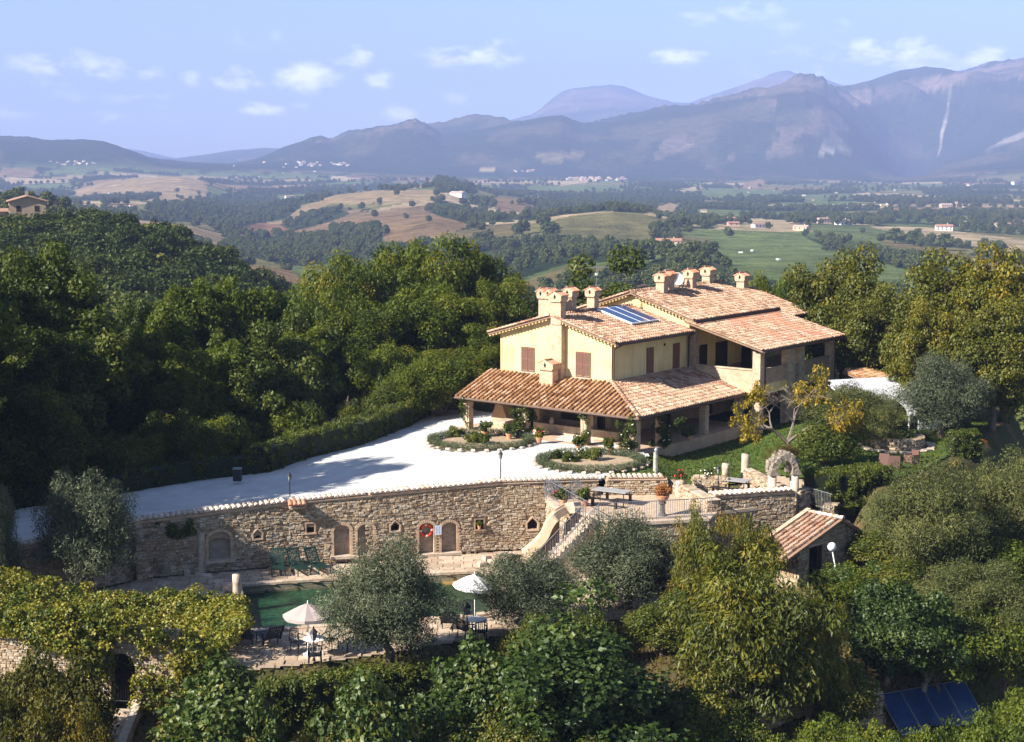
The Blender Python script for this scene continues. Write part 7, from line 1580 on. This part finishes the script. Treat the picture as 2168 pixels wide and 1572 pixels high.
for (u, v, r, h, lab, m, fl, nf) in ((1205,978,.4,.5,'white rose bush at the left of the right-hand bed',L_oak,M_fw,10),(1235,972,.4,.5,'white rose bush in the middle of the right-hand bed',L_oak,M_fw,8),(1262,975,.45,.6,'clipped dark ball bush in the right-hand bed',L_hedge,None,0),(1180,972,.35,.4,'small rose bush at the far left of the right-hand bed',L_oak,M_fw,6),(1000,938,.45,.55,'green herb bush in the left bed',L_hedge,None,0),(965,925,.5,.5,'low green bush at the left of the left bed',L_hedge,None,0),(1025,940,.35,.5,'small dark shrub at the middle of the left bed',L_oak,None,0)): bushlet(u, v, 3.42, r, h, lab, m, fl, nf)
POTS = [(1026,925,.32,'bright green potted plant before the outdoor fireplace',L_fig,None),(1078,930,.3,'leafy potted shrub by the second portico pillar',L_fig,None),(1141,938,.28,'potted plant on the portico step right of the second pillar',L_aca,M_fr),(1225,957,.3,'potted green plant left of the third pillar',L_aca,None),(1292,962,.34,'potted red geranium between third pillar and corner',L_aca,M_fr),(1193,1072,.3,'red potted plant on the stair landing',L_oak,M_fr),(1237,1072,.3,'round dark green potted shrub by the landing',L_hedge,None),(1460,935,.3,'potted plant in the shaded side portico',L_oak,None)]
for u, v, r, lab, m, fl in POTS:
    p = V3(u, v, 3.45 if v < 1000 else dz); pot(p, 'clay pot holding the '+lab, .2, .34); bushlet(p+Vector((0,0,.34)), 0, 0, r, .5, lab, m, fl, 9, name='potted_plant', cat='plant', nl=1400, ll=.12)
# climbers on the portico pillars
for t, s_, lab in ((.45,12.6,'thin climber on the leftmost portico pillar'),(.3,8.3,'bushy climbing rose on the second portico pillar'),(.3,4.0,'sparse climbing rose on the third portico pillar'),(.2,.7,'dense white rose climbing the corner pillar'),(2.8,.2,'dark climber on the side portico pillar beside the corner')):
    p = HW(t, s_, .5); big = s_ < 1 or s_ > 8 and s_ < 9; nc = 34 if big else 18; o = empty('climbing_rose', p, 0, lab, 'climber'); c = np.stack([rng.normal(0, .32 if big else .16, nc), rng.normal(0, .25, nc)-.15, rng.uniform(.1, 2.0, nc)], -1)
    V, F, tn = leaf_cloud(int(s_*50), c, np.full(nc,.2), 3600 if big else 1300, .10, .07, 'round', 1, .45, .35); link_mesh('foliage', np_mesh('foliage', V, quads=F, fattr=tn), L_oak, o)
    MB().tube([(0,-.2,0),(.05,-.28,1),(0,-.25,2)], .02, 5).build('stem', M_bark, o); mb = MB()
    for k in range(8): q = c[rng.integers(nc)]+np.array([0,-.22,.05]); mb.lathe([(.01,-.03),(.05,0),(.03,.04)], 6, T(*q))
    mb.build('flowers', M_fw, o, kind='stuff')
# plants on columns, urn, niche, planter
bushlet(V3(1440,1052,dz)+Vector((0,0,.95)), 0, 0, .32, .35, 'red geranium crowning the thick terrace column', L_oak, M_fr, 26, name='geranium', cat='plant', nl=900)
bushlet(V3(1402,1092,dz)+Vector((0,0,1.0)), 0, 0, .42, .4, 'coppery succulent mound in the bowl of the dark pedestal', leaf_mat('copper_leaves', [(0,(.22,.08,.04)), (1,(.42,.19,.10))]), None, 0, name='succulent', cat='plant', nl=1500)
i_, x_, z_ = wall_hit(1015, 1111); p = frame_of(i_, False) @ Vector((x_, .0, z_-.22)); pot(p+Vector((0,-.08,0)), 'small terracotta pot standing in the square wall niche', .1, .2); bushlet(p+Vector((0,-.1,.2)), 0, 0, .16, .2, 'small green plant in the square niche of the long wall', L_aca, None, 0, name='potted_plant', cat='plant', nl=500, ll=.07)
bushlet(1500, 1008, 3.55, .3, .3, 'white flowering plant on the dark curved wall', L_oak, M_fw, 14, name='potted_plant', cat='plant', nl=700)
bushlet(V3(1900,945,3.38)+Vector((0,0,.6)), 0, 0, .9, .3, 'low dark shrubs filling the round planter', L_hedge, None, 0, name='shrub', cat='shrub', nl=5000)
bushlet(2055, 945, 3.4, .45, .8, 'red-orange leafed bush beside the short clipped hedge', leaf_mat('red_leaves', [(0,(.2,.04,.01)), (1,(.45,.14,.02))]), None, 0, name='shrub', cat='shrub', nl=1600)
for k, (u, v) in enumerate(((503,1226),(427,1128))): pass
gb = empty('grass_tuft', V3(1662,1062,dz)+Vector((0,.3,2.75)), 0, 'dry grass and weeds growing on top of the ruined arch', 'grass'); c = np.stack([rng.uniform(-1.0,1.0,26), rng.uniform(-.3,.5,26), -rng.uniform(0,.15,26)], -1); c[:,2] -= np.abs(c[:,0])*.45; V, F, tn = leaf_cloud(61, c, np.full(26,.16), 1500, .26, .02, 'shoot', .7, .4, .3); link_mesh('foliage', np_mesh('foliage', V, quads=F, fattr=tn), L_dry, gb); gb.rotation_euler.z = math.radians(38)
# half-bare yellow tree
rr = random.Random(17); yb = V3(1665,1005,2.68); yt = empty('autumn_tree', yb, 0, 'half-bare tree with bright yellow leaves in front of the loggia', 'tree'); mb = MB(); tips = []
def grow(p, d, ln, r, lev):
    q = p+d*ln+Vector((rr.uniform(-.1,.1),rr.uniform(-.1,.1),0))*ln; mb.tube([tuple(p), tuple(p.lerp(q,.5)+Vector((rr.uniform(-.04,.04),rr.uniform(-.04,.04),0))), tuple(q)], [r, r*.8, r*.6], 5 if lev < 3 else 3, caps=False)
    if lev >= 6: tips.append(q); return
    for k in range(3 if lev < 4 else 3):
        nd = (d+Vector((rr.uniform(-1.2,1.2), rr.uniform(-1.2,1.2), rr.uniform(-.45,.4)))).normalized(); grow(q, nd, ln*rr.uniform(.62,.85), r*.58, lev+1)
grow(Vector((0,0,-.2)), Vector((0,0,1)), 1.3, .13, 0); yt.scale = (1.3,1.3,1.6); mb.build('trunk', mat('grey_twig', (.20,.16,.13), (.14,.11,.09), scale=9), yt)
tp = np.array([tuple(t) for t in tips]); sel = tp[(fbm(tp[:,0]*1.2+4, tp[:,2]*1.2+tp[:,1], 5, 2) > .42) & (rng.uniform(0, 1, len(tp)) < .75)]
V, F, tn = leaf_cloud(71, sel, np.full(len(sel),.15), 6500, .11, .07, 'droop', 1, .5, .4); link_mesh('crown', np_mesh('crown', V, quads=F, fattr=tn), L_yel, yt)
print('tips', len(tips), len(sel), 'yellow tree h', tp[:,2].max(), np.abs(tp[:,0]).max())
# slope grass and weeds
gu = RNG.uniform(-20, 2190, 40000); gY = RNG.uniform(50, 88, 40000); gx_ = (gu-1084)/FPX*gY
ok = ~inpoly(gx_, gY, yard_poly) & ~inpoly(gx_, gY, deck_poly) & ~inpoly(gx_, gY, dine_poly); gx_, gY = gx_[ok], gY[ok]; zz = zground(gx_, gY)
V, F, tn = tufts(np.stack([gx_, gY], -1), zz-.03, .28, .06, 3); tag(link_mesh('grass', np_mesh('grass', V, quads=F, fattr=tn), leaf_mat('rough_grass', [(0,(.05,.06,.015)), (.5,(.10,.10,.03)), (1,(.22,.16,.07))], trans=.2, gloss=.1)), 'rough grass and weeds on the garden slopes', kind='stuff')
